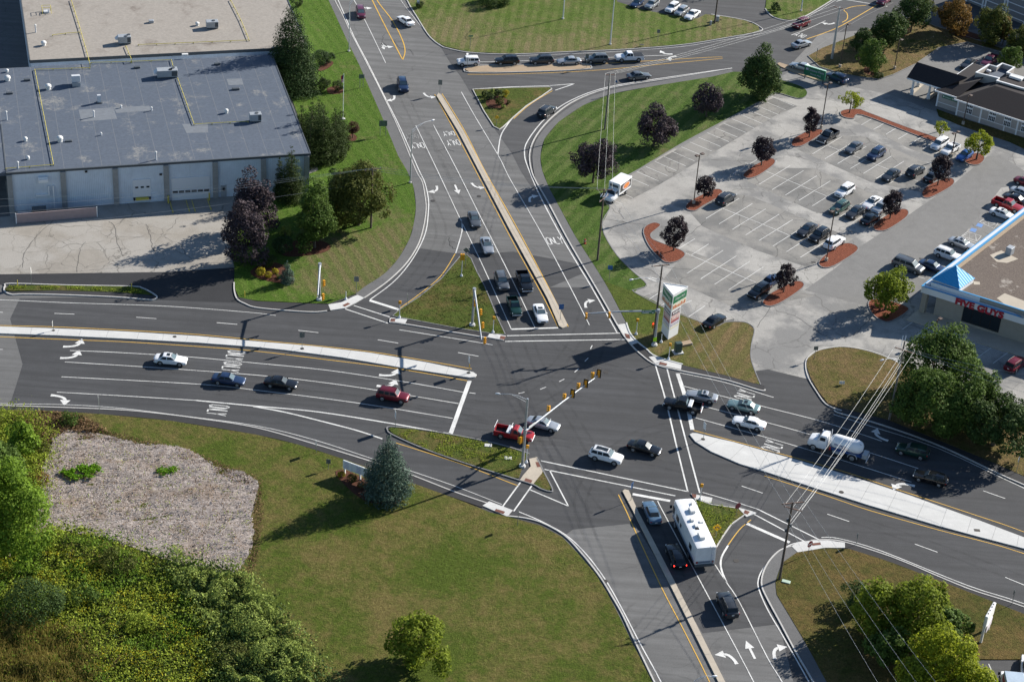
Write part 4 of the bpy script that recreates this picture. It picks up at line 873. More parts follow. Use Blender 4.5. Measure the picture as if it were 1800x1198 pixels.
# ---- bank with brown roofs
AB = math.radians(-34)
bk = Bld('bank_building', 'grey sided bank with dark brown hipped roof, white trim and a drive-through canopy', 'bank', (77.3, 345.2), AB)
Wb = 3.3
bk.boxes('wall', [(0, 4.6, 0, 16, 0, Wb), (4.602, 34, -1.0, 16, 0, Wb)], M['siding'])
def frustum(bm, r0, z0, r1, z1):
    v = [bm.verts.new((x, y, z0)) for x, y in ((r0[0], r0[2]), (r0[1], r0[2]), (r0[1], r0[3]), (r0[0], r0[3]))]; w = [bm.verts.new((x, y, z1)) for x, y in ((r1[0], r1[2]), (r1[1], r1[2]), (r1[1], r1[3]), (r1[0], r1[3]))]
    bm.faces.new(v[::-1]); bm.faces.new(w)
    for i in range(4): bm.faces.new((v[i], v[(i+1) % 4], w[(i+1) % 4], w[i]))
bk.part('roof', lambda bm: frustum(bm, (-.5, 4.2, -.5, 16.5), Wb+.02, (5.5, 5.6, 5.2, 11), 5.4), M['shingle'])
bk.part('roof', lambda bm: frustum(bm, (4.0, 35, -1.5, 16.5), Wb+.06, (9.0, 30, 4.6, 11), 5.6), M['shingle'])
bk.boxes('eave_trim', [(-.55, 4.55, -.62, -.505, Wb-.2, Wb+.05), (3.95, 35, -1.62, -1.505, Wb-.2, Wb+.09), (-.62, -.505, -.5, 16.5, Wb-.2, Wb+.05)], M['white_trim'])
bk.boxes('corner_trim', [(-.05, .25, -.06, -.003, 0, Wb-.21), (4.55, 4.85, -1.07, -1.003, 0, Wb-.21), (9.3, 9.6, -1.07, -1.003, 0, Wb-.21), (14.3, 14.5, -1.07, -1.003, 0, .95), (16.7, 17, -1.07, -1.003, 0, Wb-.21)], M['white_trim'])
bk.boxes('belt_trim', [(.26, 4.54, -.05, -.003, .95, 1.05), (4.86, 9.29, -1.05, -1.003, .95, 1.05), (9.61, 34, -1.05, -1.003, .98, 1.08)], M['white_trim'])
for x in (6.3, 11.0, 14.1, 17.6, 21):
    w_ = bk.boxes('window', [(x, x+1.45, -1.12, -1.003, 1.1, 3.0)], M['white_trim'])
    bk.boxes('pane', [(x+.12+i*.32+(.04 if i > 1 else 0), x+.12+i*.32+.25+(.04 if i > 1 else 0), -1.14, -1.121, z, z+.42) for i in range(4) for z in (1.2, 1.68, 2.45)], M['glass'], w_)
sg = bk.boxes('wall_sign', [(1.0, 4.0, -.2, -.006, 2.15, 2.8)], M['sign_green'])
me = text_me('Citizens Bank', .42, .01, 0, M['sign_white']); o = link('lettering', me, sg); o.matrix_local = Matrix.Translation((2.65, -.215, 2.47)) @ Matrix.Rotation(PI/2, 4, 'X')
bk.boxes('emblem', [(1.15, 1.4, -.22, -.205, 2.38, 2.63)], M['sign_white'], sg)
PAR = [(1716, 127), (1739, 113), (1752, 117), (1762, 111), (1783, 118), (1770, 127), (1800, 136), (1830, 145), (1820, 160), (1793, 153), (1752, 141), (1757, 137)]
PP = [bk.loc(x, y, 6.0) for x, y in PAR]
def parapet(bm, w, z0, z1):
    n = len(PP); a_ = sum(PP[i].x*PP[(i+1) % n].y - PP[(i+1) % n].x*PP[i].y for i in range(n)); ribbon(bm, PP, w, z0, z1, 0, True)
bk.part('roof_parapet', lambda bm: parapet(bm, .22, 4.2, 5.85), M['siding']); bk.part('parapet_cap', lambda bm: parapet(bm, .34, 5.854, 6.0), M['white_trim'])
bk.part('roof_deck', lambda bm: prism(bm, [(q.x, q.y) for q in PP], 4.3, 5.0), M['roof_dark'])
q = bk.loc(1785, 143, 5.0); bk.boxes('roof_unit', [(q.x-1.3, q.x+1.3, q.y-.6, q.y+.6, 5.0, 6.0)], M['dome'], bev=.05); q = bk.loc(1737, 128, 5.0); bk.boxes('roof_unit', [(q.x-.4, q.x+.4, q.y-.3, q.y+.3, 5.0, 5.6)], M['alum'], bev=.05)
# canopy: gable roof, columns, islands
cn = thing('drive_through_canopy', 'brown gabled drive-through canopy on white columns at the bank', 'canopy', (0, 0, 0))
e0, e1, r0, r1 = G(1594, 136, 3.6), G(1655, 155, 3.6), G(1612, 109, 5.6), G(1700, 136, 5.6)
dd = r0 - e0; b0 = Vector((r0.x+dd.x, r0.y+dd.y, 3.6)); b1 = b0 + (e1-e0)
bm = bmesh.new(); v = [bm.verts.new(c) for c in (e0, e1, r1, r0, b0, b1)]; w = [bm.verts.new(Vector(c)-Vector((0, 0, .22))) for c in (e0, e1, r1, r0, b0, b1)]
for f in ((0, 1, 2, 3), (3, 2, 5, 4)): bm.faces.new([v[i] for i in f]); bm.faces.new([w[i] for i in f][::-1])
for f in ((0, 1), (3, 0), (4, 3), (5, 4), (1, 2), (2, 5)): bm.faces.new((v[f[1]], v[f[0]], w[f[0]], w[f[1]]))
finish(bm, 'canopy_roof', M['shingle'], cn)
bm = bmesh.new(); tri = [Vector(c) - Vector((0, 0, .26)) for c in (e0, b0, r0)]; s_ = (e1-e0).normalized()
a_ = [bm.verts.new(c + s_*.25) for c in tri]; b_ = [bm.verts.new(c + s_*.4) for c in tri]; bm.faces.new(a_); bm.faces.new(b_[::-1])
for i in range(3): bm.faces.new((a_[i], a_[(i+1) % 3], b_[(i+1) % 3], b_[i]))
finish(bm, 'gable', M['white_trim'], cn)
bm = bmesh.new(); ribbon(bm, [e0 + s_*.1, e1], .12, 3.28, 3.56); finish(bm, 'eave_trim', M['white_trim'], cn)
for c, w_ in (((1602, 166), .3), ((1631, 174), .3), ((1613, 153), .25), ((1643, 162), .25)):
    p = G(*c); bm = bmesh.new(); prism(bm, [(p.x+x, p.y+y) for x, y in ((-w_, -w_), (w_, -w_), (w_, w_), (-w_, w_))], .0, .9); prism(bm, [(p.x+x*.6, p.y+y*.6) for x, y in ((-w_, -w_), (w_, -w_), (w_, w_), (-w_, w_))], .9, 3.5); finish(bm, 'column', M['white_trim'], cn)
for a, b in (((1600, 166), (1628, 141)), ((1630, 175), (1656, 156))):
    bm = bmesh.new(); ribbon(bm, [G(*a), G(*b)], .9, 0, .16); finish(bm, 'drive_island', M['conc_tan'], cn)

# ---- shop with the red letters
Of = Vector((63.0, 267.35, 0)); Xf = (G(1799, 557, 5)-G(1618, 500, 5)).normalized(); Yf = (G(1799, 362, 5)-G(1618, 500, 5)).normalized()
fg = thing('restaurant_building', 'flat gravel roofed restaurant with blue trim, blue pyramid roof and red letters', 'restaurant', Of)
MF = Matrix((Xf, Yf, Vector((0, 0, 1)))).transposed().to_4x4()
def fbox(name, bs, mat, parent=fg, bev=0):
    if len(bs) > 1: return [fbox(name, [b], mat, parent, bev) for b in bs][0]
    bm = bmesh.new()
    for b in bs: box(bm, *b, M=MF)
    if bev: bevel_all(bm, bev)
    return finish(bm, name, M[mat] if isinstance(mat, str) else mat, parent)
fbox('wall', [(2.4, 45, .9, 45, 0, 4.6)], 'stucco')
fbox('corner_pier', [(.3, 1.1, .3, 1.1, 0, 3.6)], 'stucco')
fbox('fascia', [(.05, 45, .1, .85, 3.65, 4.75)], 'white_trim')
fbox('fascia', [(.05, .9, .852, 45, 3.65, 4.6)], 'white_trim')
fbox('soffit', [(.1, 2.39, .86, 45, 3.5, 3.64)], 'siding')
fbox('blue_coping', [(0, 45, 0, .3, 4.753, 4.86), (1.0, 45, .95, 1.2, 5.453, 5.53)], 'blue_trim')
fbox('parapet', [(1.05, 9.0, .98, 1.17, 4.6, 5.45)], 'white_trim'); fbox('parapet', [(9.002, 45, .98, 1.17, 4.6, 5.45)], 'stucco')
fbox('side_coping', [(0, .22, .31, 45, 4.603, 4.86), (.95, 1.25, 1.3, 45, 4.9, 5.2)], 'blue_trim')
fbox('side_gutter', [(.24, .9, 1.0, 45, 4.603, 4.95)], 'alum'); fbox('inner_flashing', [(1.26, 1.9, 1.3, 45, 4.62, 4.95)], 'conc_side')
fbox('roof', [(1.9, 45, 1.18, 45, 4.61, 4.9)], 'gravel')
win = fbox('window', [(6.9, 12.9, .82, .897, .55, 3.4)], 'black'); fbox('pane', [(7.0+i*1.48, 8.38+i*1.48, .79, .818, .7, 3.3) for i in range(4)], 'glass', win)
me = text_me('FIVE GUYS', 1.5, .09, .06, plain('red_channel_letter', (.38, .012, .03), .4), 1.12); o = link('lettering', me, fg); nf = Vector((Xf.y, -Xf.x, 0))
pc = Xf*9.55 + Yf*.1; o.matrix_local = frame_mat(Vector((pc.x + nf.x*.1, pc.y + nf.y*.1, 4.12)), Xf, nf)
pq = [G(1638, 490, 5.7), G(1687, 508, 5.7), G(1714, 489, 5.7)]; pq.append(pq[0]+pq[2]-pq[1]); pq = [c - Of for c in pq]; cc = sum((c for c in pq), Vector())/4
bm = bmesh.new(); prism(bm, [(c.x, c.y) for c in [cc.lerp(c, .95) for c in pq]], 4.91, 5.69); finish(bm, 'roof_turret', M['white_trim'], fg)
bm = bmesh.new(); v = [bm.verts.new((c.x, c.y, 5.7)) for c in pq]; ap = bm.verts.new((cc.x, cc.y, 8.1)); bm.faces.new(v[::-1])
for i in range(4): bm.faces.new((v[i], v[(i+1) % 4], ap))
k = NM('blue_pyramid_metal'); wv = k.n('ShaderNodeTexWave', wave_type='BANDS', bands_direction='DIAGONAL'); wv.inputs['Scale'].default_value = .8; k.l(k.coord(math.radians(17)), wv.inputs['Vector']); k.bump(wv.outputs['Fac'], .5, .06); pm = k.out((.03, .27, .55), .4, .4)
finish(bm, 'pyramid_roof', pm, fg)
fbox('entrance_slab', [(.0, 45, -3.2, .898, 0, .13)], 'conc_tan')
p = G(1774, 446, 4.9); bm = bmesh.new(); box(bm, -.6, .6, -.5, .5, 0, 1.3); bevel_all(bm, .04); o = finish(bm, 'rooftop_unit', M['hvac']); o.location = p; o.rotation_euler.z = .9; tag(o, 'grey box vent on the brown gravel roof behind the blue pyramid', 'roof unit')
for pts in ([(1752, 524), (1766, 515), (1799, 528), (1830, 545), (1800, 560)], [(1740, 448), (1760, 440), (1790, 455), (1770, 462), (1752, 460)], [(1711, 494), (1722, 495), (1723, 500), (1712, 500)]):
    P = [G(x, y, 4.915) - Of for x, y in pts]; bm = bmesh.new(); fill(bm, [bm.verts.new((c.x, c.y, 4.915)) for c in P]); finish(bm, 'roof_patch', M['conc_tan'], fg)

# ---- grey building with white bands, top right
a_ = G(1697, 2); b_ = G(1799, 43); an = math.atan2(b_.y-a_.y, b_.x-a_.x)
nb = Bld('office_building', 'grey building with white banded panels at the top right corner', 'building', (a_.x, a_.y), an)
nb.boxes('wall', [(0, 60, 0, 25, 0, 9)], plain('blue_grey_siding', (.22, .22, .22), .8, vary=.05))
nb.boxes('corner_trim', [(x, x+.35, -.1, -.003, 0, 9) for x in (0, 4.2, 4.9, 9.4, 10.1, 15, 15.7, 21)], M['white_trim'])
nb.boxes('belt_trim', [(.36, 60, -.07, -.003, z, z+.18) for z in (.5, 1.9, 3.4, 4.9, 6.4)], M['white_trim'])
# ================================================================== VEHICLES
# a kit is a list of (part name, mesh, offset, [sub-parts]); instances share the meshes
def mk(bm, name, mats, smooth=None):
    me = D.meshes.new(name); bmesh.ops.recalc_face_normals(bm, faces=bm.faces); bm.to_mesh(me); bm.free()
    for x in (mats if isinstance(mats, (list, tuple)) else [mats]): me.materials.append(x)
    if smooth is not None: me.shade_smooth(); me.set_sharp_from_angle(angle=math.radians(smooth))
    return me
def paint_mat(name, c, metal=.35, rough=.3):
    k = NM(name); f = k.noise(1.3, 4, .7); col = k.mix(k.ramp(f, .3, .7), sc(c, .9), sc(c, 1.08)); mt = k.out(col, rough, .5)
    k.b.inputs['Metallic'].default_value = metal; k.b.inputs['Coat Weight'].default_value = .4; k.b.inputs['Coat Roughness'].default_value = .06; return mt
PT = {'white': paint_mat('white_car_paint', (.72, .73, .74), 0), 'silver': paint_mat('silver_car_paint', (.40, .42, .44), .5), 'grey': paint_mat('grey_car_paint', (.13, .14, .15), .45), 'black': paint_mat('black_car_paint', (.010, .011, .013), .2, .2),
      'navy': paint_mat('navy_car_paint', (.02, .042, .10), .3), 'blue': paint_mat('blue_car_paint', (.03, .12, .36), .3), 'steel': paint_mat('steel_blue_car_paint', (.10, .17, .25), .4), 'maroon': paint_mat('maroon_car_paint', (.15, .012, .022), .35),
      'red': paint_mat('red_car_paint', (.33, .018, .022), .2), 'green': paint_mat('dark_green_car_paint', (.010, .045, .035), .35), 'teal': paint_mat('grey_teal_car_paint', (.17, .26, .26), .4), 'dgrey': paint_mat('charcoal_car_paint', (.045, .05, .057), .4), 'plum': paint_mat('plum_car_paint', (.17, .04, .075), .35), 'sage': paint_mat('sage_green_car_paint', (.06, .12, .10), .4)}
def wheel_kit(r=.33, w=.21):
    bm = bmesh.new(); tube(bm, [(0, -w/2, 0), (0, -w/2+.02, 0), (0, w/2-.02, 0), (0, w/2, 0)], [r-.03, r, r, r-.03], 18); ty = mk(bm, 'tyre', M['tyre'], 40)
    bm = bmesh.new(); tube(bm, [(0, w/2+.002, 0), (0, w/2+.012, 0)], [r*.66, r*.6], 14)
    rm = mk(bm, 'rim', M['rim'], 40); return ty, rm
TY, RM = wheel_kit(); TY2, RM2 = wheel_kit(.38, .25); TYT, RMT = wheel_kit(.5, .3)
def hull(bm, st, mi=0):
    """st: (x, half width, z bottom, z shoulder) from nose to tail"""
    rings = []
    for x, hw, zb, zt in st:
        h = zt - zb
        half = [(hw*.80, zb), (hw*.97, zb+h*.14), (hw, zb+h*.42), (hw*.985, zb+h*.72), (hw*.93, zt-.035), (hw*.80, zt+.005), (hw*.4, zt+.03)]
        rings.append([bm.verts.new((x, y, z)) for y, z in half] + [bm.verts.new((x, -y, z)) for y, z in half[::-1]])
    n = len(rings[0])
    for a, b in zip(rings, rings[1:]):
        for i in range(n):
            f = bm.faces.new((a[i], a[(i+1) % n], b[(i+1) % n], b[i])); f.material_index = mi
    bm.faces.new(rings[0]).material_index = mi; bm.faces.new(rings[-1][::-1]).material_index = mi
    return rings
def car_kit(kind):
    P = dict(
     sedan=dict(st=[(2.38, .60, .36, .58), (2.30, .76, .28, .66), (2.0, .87, .24, .74), (1.3, .90, .22, .84), (.85, .91, .22, .91), (-.2, .91, .22, .95), (-1.5, .90, .22, .97), (-2.1, .86, .26, .95), (-2.32, .76, .30, .88), (-2.40, .62, .40, .80)], cab=(.95, .15, -1.02, -1.78, .93, 1.42, .80, .60), ax=(1.42, -1.38), hw=.90, zl=.62),
     compact=dict(st=[(2.15, .60, .36, .60), (2.05, .76, .28, .68), (1.7, .85, .24, .78), (1.1, .87, .22, .88), (.7, .88, .22, .94), (-.4, .88, .22, .98), (-1.5, .86, .22, .98), (-2.0, .80, .28, .95), (-2.12, .66, .36, .84)], cab=(.95, .2, -1.1, -1.85, .95, 1.45, .78, .60), ax=(1.3, -1.25), hw=.87, zl=.64),
     coupe=dict(st=[(2.35, .60, .34, .55), (2.25, .76, .26, .64), (1.9, .87, .22, .73), (1.2, .89, .22, .82), (.7, .90, .22, .88), (-.4, .90, .22, .92), (-1.5, .89, .22, .93), (-2.05, .84, .26, .91), (-2.28, .70, .34, .82)], cab=(.85, .0, -.80, -1.85, .90, 1.34, .78, .56), ax=(1.38, -1.28), hw=.89, zl=.6),
     suv=dict(st=[(2.32, .66, .42, .74), (2.25, .80, .34, .86), (1.95, .90, .30, .98), (1.3, .92, .28, 1.04), (.9, .93, .28, 1.06), (-.5, .93, .28, 1.10), (-1.8, .92, .28, 1.12), (-2.2, .88, .32, 1.10), (-2.34, .78, .38, 1.0)], cab=(.98, .38, -1.85, -2.24, 1.07, 1.70, .86, .68), ax=(1.42, -1.35), hw=.925, zl=.82),
     wagon=dict(st=[(2.40, .62, .36, .62), (2.32, .78, .28, .72), (2.0, .88, .24, .82), (1.3, .90, .22, .90), (.9, .91, .22, .94), (-.5, .91, .22, .98), (-1.8, .90, .22, 1.0), (-2.25, .84, .28, .98), (-2.38, .72, .36, .88)], cab=(1.0, .3, -1.75, -2.26, .96, 1.50, .82, .63), ax=(1.45, -1.38), hw=.905, zl=.68),
     van=dict(st=[(2.50, .66, .36, .66), (2.42, .82, .28, .80), (2.1, .92, .24, .94), (1.6, .95, .22, 1.02), (1.2, .96, .22, 1.06), (-.5, .96, .22, 1.08), (-2.0, .95, .22, 1.10), (-2.42, .90, .28, 1.08), (-2.52, .80, .34, 1.0)], cab=(1.55, .65, -2.10, -2.44, 1.05, 1.76, .88, .72), ax=(1.6, -1.5), hw=.95, zl=.78),
     jeep=dict(st=[(2.15, .74, .44, .92), (2.05, .84, .40, 1.02), (1.6, .88, .36, 1.08), (.9, .89, .34, 1.12), (-.5, .89, .34, 1.12), (-1.9, .88, .34, 1.12), (-2.1, .84, .38, 1.08)], cab=(.82, .55, -1.85, -2.04, 1.08, 1.74, .83, .72), ax=(1.35, -1.3), hw=.885, zl=.85))[kind]
    x0, x1, x2, x3, zb, zr, hb, hr = P['cab']
    bm = bmesh.new(); hull(bm, P['st'])
    base = [(x0, hb), (x3, hb)]; roof = [(x1, hr), (x2, hr)]
    B = [Vector((x0, -hb*.93, zb-.1)), Vector((x0, hb*.93, zb-.1)), Vector((x3, hb*.93, zb-.1)), Vector((x3, -hb*.93, zb-.1))]
    xm = (x0+x3)/2
    cm = bmesh.new()
    # greenhouse: three stations of side bow
    prof = [(x0, zb-.06, hb*.88), (x1, zr-.05, hr*.94), ((x1+x2)/2, zr, hr), (x2, zr-.04, hr*.95), (x3, zb-.06, hb*.86)]
    top = [(p[0], p[1], p[2]) for p in prof[1:4]]
    Lb = [(x0, hb*.88), (x1, hb), ((x1+x2)/2, hb*1.01), (x2, hb*.98), (x3, hb*.86)]
    vb = {s: [cm.verts.new((x, s*y, zb-.06)) for x, y in Lb] for s in (1, -1)}
    vt = {s: [cm.verts.new((x, s*y, z)) for x, z, y in top] for s in (1, -1)}
    for s in (1, -1):
        b_, t_ = vb[s], vt[s]
        for f in ((b_[0], b_[1], t_[0]), (b_[1], b_[2], t_[1], t_[0]), (b_[2], b_[3], t_[2], t_[1]), (b_[3], b_[4], t_[2])): cm.faces.new(f)
    cm.faces.new((vb[1][0], vb[-1][0], vt[-1][0], vt[1][0])); cm.faces.new((vb[1][4], vt[1][2], vt[-1][2], vb[-1][4]))
    for i in (0, 1): cm.faces.new((vt[1][i], vt[-1][i], vt[-1][i+1], vt[1][i+1]))
    es = [e for e in cm.edges if not (e.verts[0].co.z < zb and e.verts[1].co.z < zb) and len(e.link_faces) == 2]
    bmesh.ops.bevel(cm, geom=es, offset=.055, segments=2, affect='EDGES', profile=.6)
    tmp = D.meshes.new('t'); cm.to_mesh(tmp); cm.free(); bm.from_mesh(tmp); D.meshes.remove(tmp)
    body = mk(bm, 'body', [PT['white']], 38)
    kit = [('body', body, (0, 0, 0), [])]
    def quad_panel(name, c4, off, mat='glass_blue'):
        c4 = [Vector(c) for c in c4]; nrm = (c4[1]-c4[0]).cross(c4[3]-c4[0]).normalized(); ctr = sum(c4, Vector())/4
        if nrm.dot(ctr - Vector((xm, 0, zb-.3))) < 0: nrm = -nrm
        b = bmesh.new(); lo = [b.verts.new(c + nrm*(off-.02)) for c in c4]; hi = [b.verts.new(c + nrm*off) for c in c4]
        b.faces.new(hi); b.faces.new(lo[::-1])
        for i in range(4): b.faces.new((lo[i], lo[(i+1) % 4], hi[(i+1) % 4], hi[i]))
        return (name, mk(b, name, M[mat]), (0, 0, 0), [])
    def lerp(a, b, t): return Vector(a).lerp(Vector(b), t)
    fb = [Vector((x0, hb*.88, zb-.06)), Vector((x0, -hb*.88, zb-.06))]; ft = [Vector((x1, hr*.94, zr-.05)), Vector((x1, -hr*.94, zr-.05))]
    zf = .20; kit.append(quad_panel('windscreen', [lerp(fb[0], ft[0], zf) + Vector((0, -.07, 0)), lerp(fb[1], ft[1], zf) + Vector((0, .07, 0)), lerp(fb[1], ft[1], .93) + Vector((0, .05, 0)), lerp(fb[0], ft[0], .93) + Vector((0, -.05, 0))], .014))
    rb_ = [Vector((x3, hb*.86, zb-.06)), Vector((x3, -hb*.86, zb-.06))]; rt = [Vector((x2, hr*.95, zr-.04)), Vector((x2, -hr*.95, zr-.04))]
    kit.append(quad_panel('rear_window', [lerp(rb_[0], rt[0], .26) + Vector((0, -.08, 0)), lerp(rb_[1], rt[1], .26) + Vector((0, .08, 0)), lerp(rb_[1], rt[1], .9) + Vector((0, .06, 0)), lerp(rb_[0], rt[0], .9) + Vector((0, -.06, 0))], .014, 'glass'))
    xb = (x1+x2)/2 if kind not in ('suv', 'van', 'jeep', 'wagon') else x1 - (x1-x2)*.42
    npane = 2 if kind in ('sedan', 'compact', 'coupe') else 3
    def sidept(x, t, s):   # on the side face at height fraction t
        if x >= x1: yb = hb*.88 + (hb-hb*.88)*(x0-x)/(x0-x1)
        elif x <= x2: yb = hb*.86 + (hb*.98-hb*.86)*(x-x3)/max(.01, x2-x3)
        else: yb = hb
        yt = hr*.95 + .02
        return Vector((x, s*(yb + (yt-yb)*t), zb-.06 + (zr-.045-(zb-.06))*t))
    cuts = [x1 - (x1-x2)*i/npane for i in range(npane+1)]
    for s in (1, -1):
        for i in range(npane):
            xa, xc = cuts[i], cuts[i+1]
            xal = (x0*.62+x1*.38) if i == 0 else xa-.05; xat = xa-.02 if i == 0 else xa-.05
            xcl = (x3*.5+x2*.5) if i == npane-1 else xc+.05; xct = xc+.04 if i == npane-1 else xc+.05
            kit.append(quad_panel('side_window', [sidept(xal, .22, s), sidept(xcl, .22, s), sidept(xct, .86, s), sidept(xat, .86, s)], .035, 'glass'))
    for s in (1, -1):
        b = bmesh.new(); box(b, -.09, .09, -.12, .03, -.07, .07) if s < 0 else box(b, -.09, .09, -.03, .12, -.07, .07); bevel_all(b, .03)
        kit.append(('mirror', mk(b, 'mirror', [PT['white']]), (x0-.25, s*(hb+.05), zb+.04), []))
        z = P['zl']; xf = P['st'][1][0]; xr = P['st'][-2][0]
        b = bmesh.new(); box(b, -.26, .05, -.15, .15, -.07, .07); bevel_all(b, .03)
        kit.append(('headlight', mk(b, 'headlight', M['lamp_clear']), (xf-.02, s*(P['st'][1][1]-.13), z-.02), []))
        b = bmesh.new(); box(b, -.06, .14, -.13, .13, -.08, .08); bevel_all(b, .03)
        kit.append(('taillight', mk(b, 'taillight', M['lamp_red']), (xr-.02, s*(P['st'][-2][1]-.10), z+.12), []))
    b = bmesh.new(); box(b, -.03, .03, -.35, .35, -.08, .08); kit.append(('grille', mk(b, 'grille', M['black']), (P['st'][0][0]+.0, 0, P['zl']-.12), []))
    b = bmesh.new(); box(b, -.02, .02, -.16, .16, -.06, .06); kit.append(('number_plate', mk(b, 'number_plate', M['sign_white']), (P['st'][-1][0]-.0, 0, P['zl']+.02), []))
    if kind in ('suv', 'jeep', 'wagon', 'van'):
        for s in (1, -1):
            b = bmesh.new(); tube(b, [(x1-.15, s*(hr-.06), zr-.01), (x1-.25, s*(hr-.06), zr+.045), (x2+.2, s*(hr-.06), zr+.045), (x2+.1, s*(hr-.06), zr-.01)], .02, 5); kit.append(('roof_rail', mk(b, 'roof_rail', M['black']), (0, 0, 0), []))
    tw = (TY2, RM2, .36) if kind in ('suv', 'jeep') else (TY, RM, .33)
    for ax in P['ax']:
        for s in (1, -1):
            b = None
            kit.append(('wheel', tw[0], (ax, s*(P['hw']-.085), tw[2]), [('rim', tw[1], s)]))
    # dark arch lips
    for ax in P['ax']:
        for s in (1, -1):
            b = bmesh.new(); disc_cyl(b, (0, 0, 0), (0, 1, 0), tw[2]+.07, .02, 20); kit.append(('wheel_arch', mk(b, 'wheel_arch', M['black']), (ax, s*(P['hw']+.001), tw[2]+.03), []))
    return kit
def pickup_kit(ext=True, rack=False, load=None):
    hw = .96; xb = -.75 if ext else -.35
    st = [(2.75, .72, .45, .80), (2.65, .86, .38, .96), (2.3, .94, .34, 1.06), (1.6, .96, .32, 1.10), (1.1, .97, .32, 1.12), (0, .97, .32, 1.14), (xb, .97, .32, 1.14)]
    bm = bmesh.new(); hull(bm, st)
    x0, x1, x2, x3, zb, zr, hb, hr = 1.15, .55, xb+.25, xb+.05, 1.13, 1.80, .88, .70
    cm = bmesh.new(); v = [cm.verts.new(c) for c in ((x0, hb, zb-.06), (x0, -hb, zb-.06), (x3, -hb, zb-.06), (x3, hb, zb-.06), (x1, hr, zr), (x1, -hr, zr), (x2, -hr, zr), (x2, hr, zr))]
    for f in ((0, 1, 5, 4), (2, 3, 7, 6), (0, 4, 7, 3), (1, 2, 6, 5), (4, 5, 6, 7)): cm.faces.new([v[i] for i in f])
    bmesh.ops.bevel(cm, geom=[e for e in cm.edges if len(e.link_faces) == 2], offset=.07, segments=2, affect='EDGES')
    tmp = D.meshes.new('t'); cm.to_mesh(tmp); cm.free(); bm.from_mesh(tmp); D.meshes.remove(tmp)
    kit = [('body', mk(bm, 'body', [PT['white']], 38), (0, 0, 0), [])]
    def qp(name, c4, n, mat='glass_blue'):
        b = bmesh.new(); n = Vector(n).normalized(); hi = [b.verts.new(Vector(c)+n*.016) for c in c4]; lo = [b.verts.new(Vector(c)-n*.01) for c in c4]; b.faces.new(hi); b.faces.new(lo[::-1])
        for i in range(4): b.faces.new((lo[i], lo[(i+1) % 4], hi[(i+1) % 4], hi[i]))
        return (name, mk(b, name, M[mat]), (0, 0, 0), [])
    def L2(a, b, t): return a + (b-a)*t
    kit.append(qp('windscreen', [(L2(x0, x1, t), s*(L2(hb, hr, t)-.1), L2(zb-.06, zr, t)) for t, s in ((.18, 1), (.18, -1), (.9, -1), (.9, 1))], (.67, 0, .6)))
    kit.append(qp('rear_window', [(L2(x3, x2, t), s*(L2(hb, hr, t)-.14), L2(zb-.06, zr, t)) for t, s in ((.25, 1), (.25, -1), (.82, -1), (.82, 1))], (-.8, 0, .25)))
    for s in (1, -1):
        pl = [(x0-.22, x1-.08, (x1+x3)/2+.04)] ; a0 = (x1+x2)/2 if ext else x2+.1
        kit.append(qp('side_window', [(x0-.28, s*L2(hb, hr, .2), L2(zb-.06, zr, .2)), (a0+.03, s*L2(hb, hr, .2), L2(zb-.06, zr, .2)), (a0+.03, s*L2(hb, hr, .85), L2(zb-.06, zr, .85)), (x1-.02, s*L2(hb, hr, .85), L2(zb-.06, zr, .85))], (0, s, .2), 'glass'))
        if ext: kit.append(qp('side_window', [(a0-.05, s*L2(hb, hr, .2), L2(zb-.06, zr, .2)), (x3+.1, s*L2(hb, hr, .2), L2(zb-.06, zr, .2)), (x2+.08, s*L2(hb, hr, .85), L2(zb-.06, zr, .85)), (a0-.05, s*L2(hb, hr, .85), L2(zb-.06, zr, .85))], (0, s, .2), 'glass'))
    xe = -2.75; b = bmesh.new()
    for s in (1, -1): box(b, xe, xb-.005, s*hw-(.09 if s > 0 else 0), s*hw+(0 if s > 0 else .09), .40, 1.16)
    box(b, xe, xe+.08, -hw+.092, hw-.092, .42, 1.15); box(b, xb-.09, xb-.01, -hw+.092, hw-.092, .42, 1.15)
    kit.append(('cargo_bed', mk(b, 'cargo_bed', [PT['white']]), (0, 0, 0), [])); b = bmesh.new(); box(b, xe+.09, xb-.1, -hw+.1, hw-.1, .55, .62)
    kit.append(('bed_liner', mk(b, 'bed_liner', M['black']), (0, 0, 0), []))
    if load == 'cover':
        b = bmesh.new(); box(b, xe+.04, xb-.02, -hw+.05, hw-.05, 1.165, 1.21); bevel_all(b, .015); kit.append(('bed_cover', mk(b, 'bed_cover', M['black']), (0, 0, 0), []))
    if load == 'toolbox':
        b = bmesh.new(); box(b, xb-.65, xb-.1, -hw+.02, hw-.02, 1.0, 1.32); bevel_all(b, .03); kit.append(('tool_box', mk(b, 'tool_box', M['alum']), (0, 0, 0), []))
    if rack:
        for x in (xb-.12, xe+.06):
            b = bmesh.new(); tube(b, [(x, -hw+.05, 1.1), (x, -hw+.05, 1.75), (x, hw-.05, 1.75), (x, hw-.05, 1.1)], .035, 6); kit.append(('ladder_rack', mk(b, 'ladder_rack', M['white_trim'] if rack == 1 else M['black']), (0, 0, 0), []))
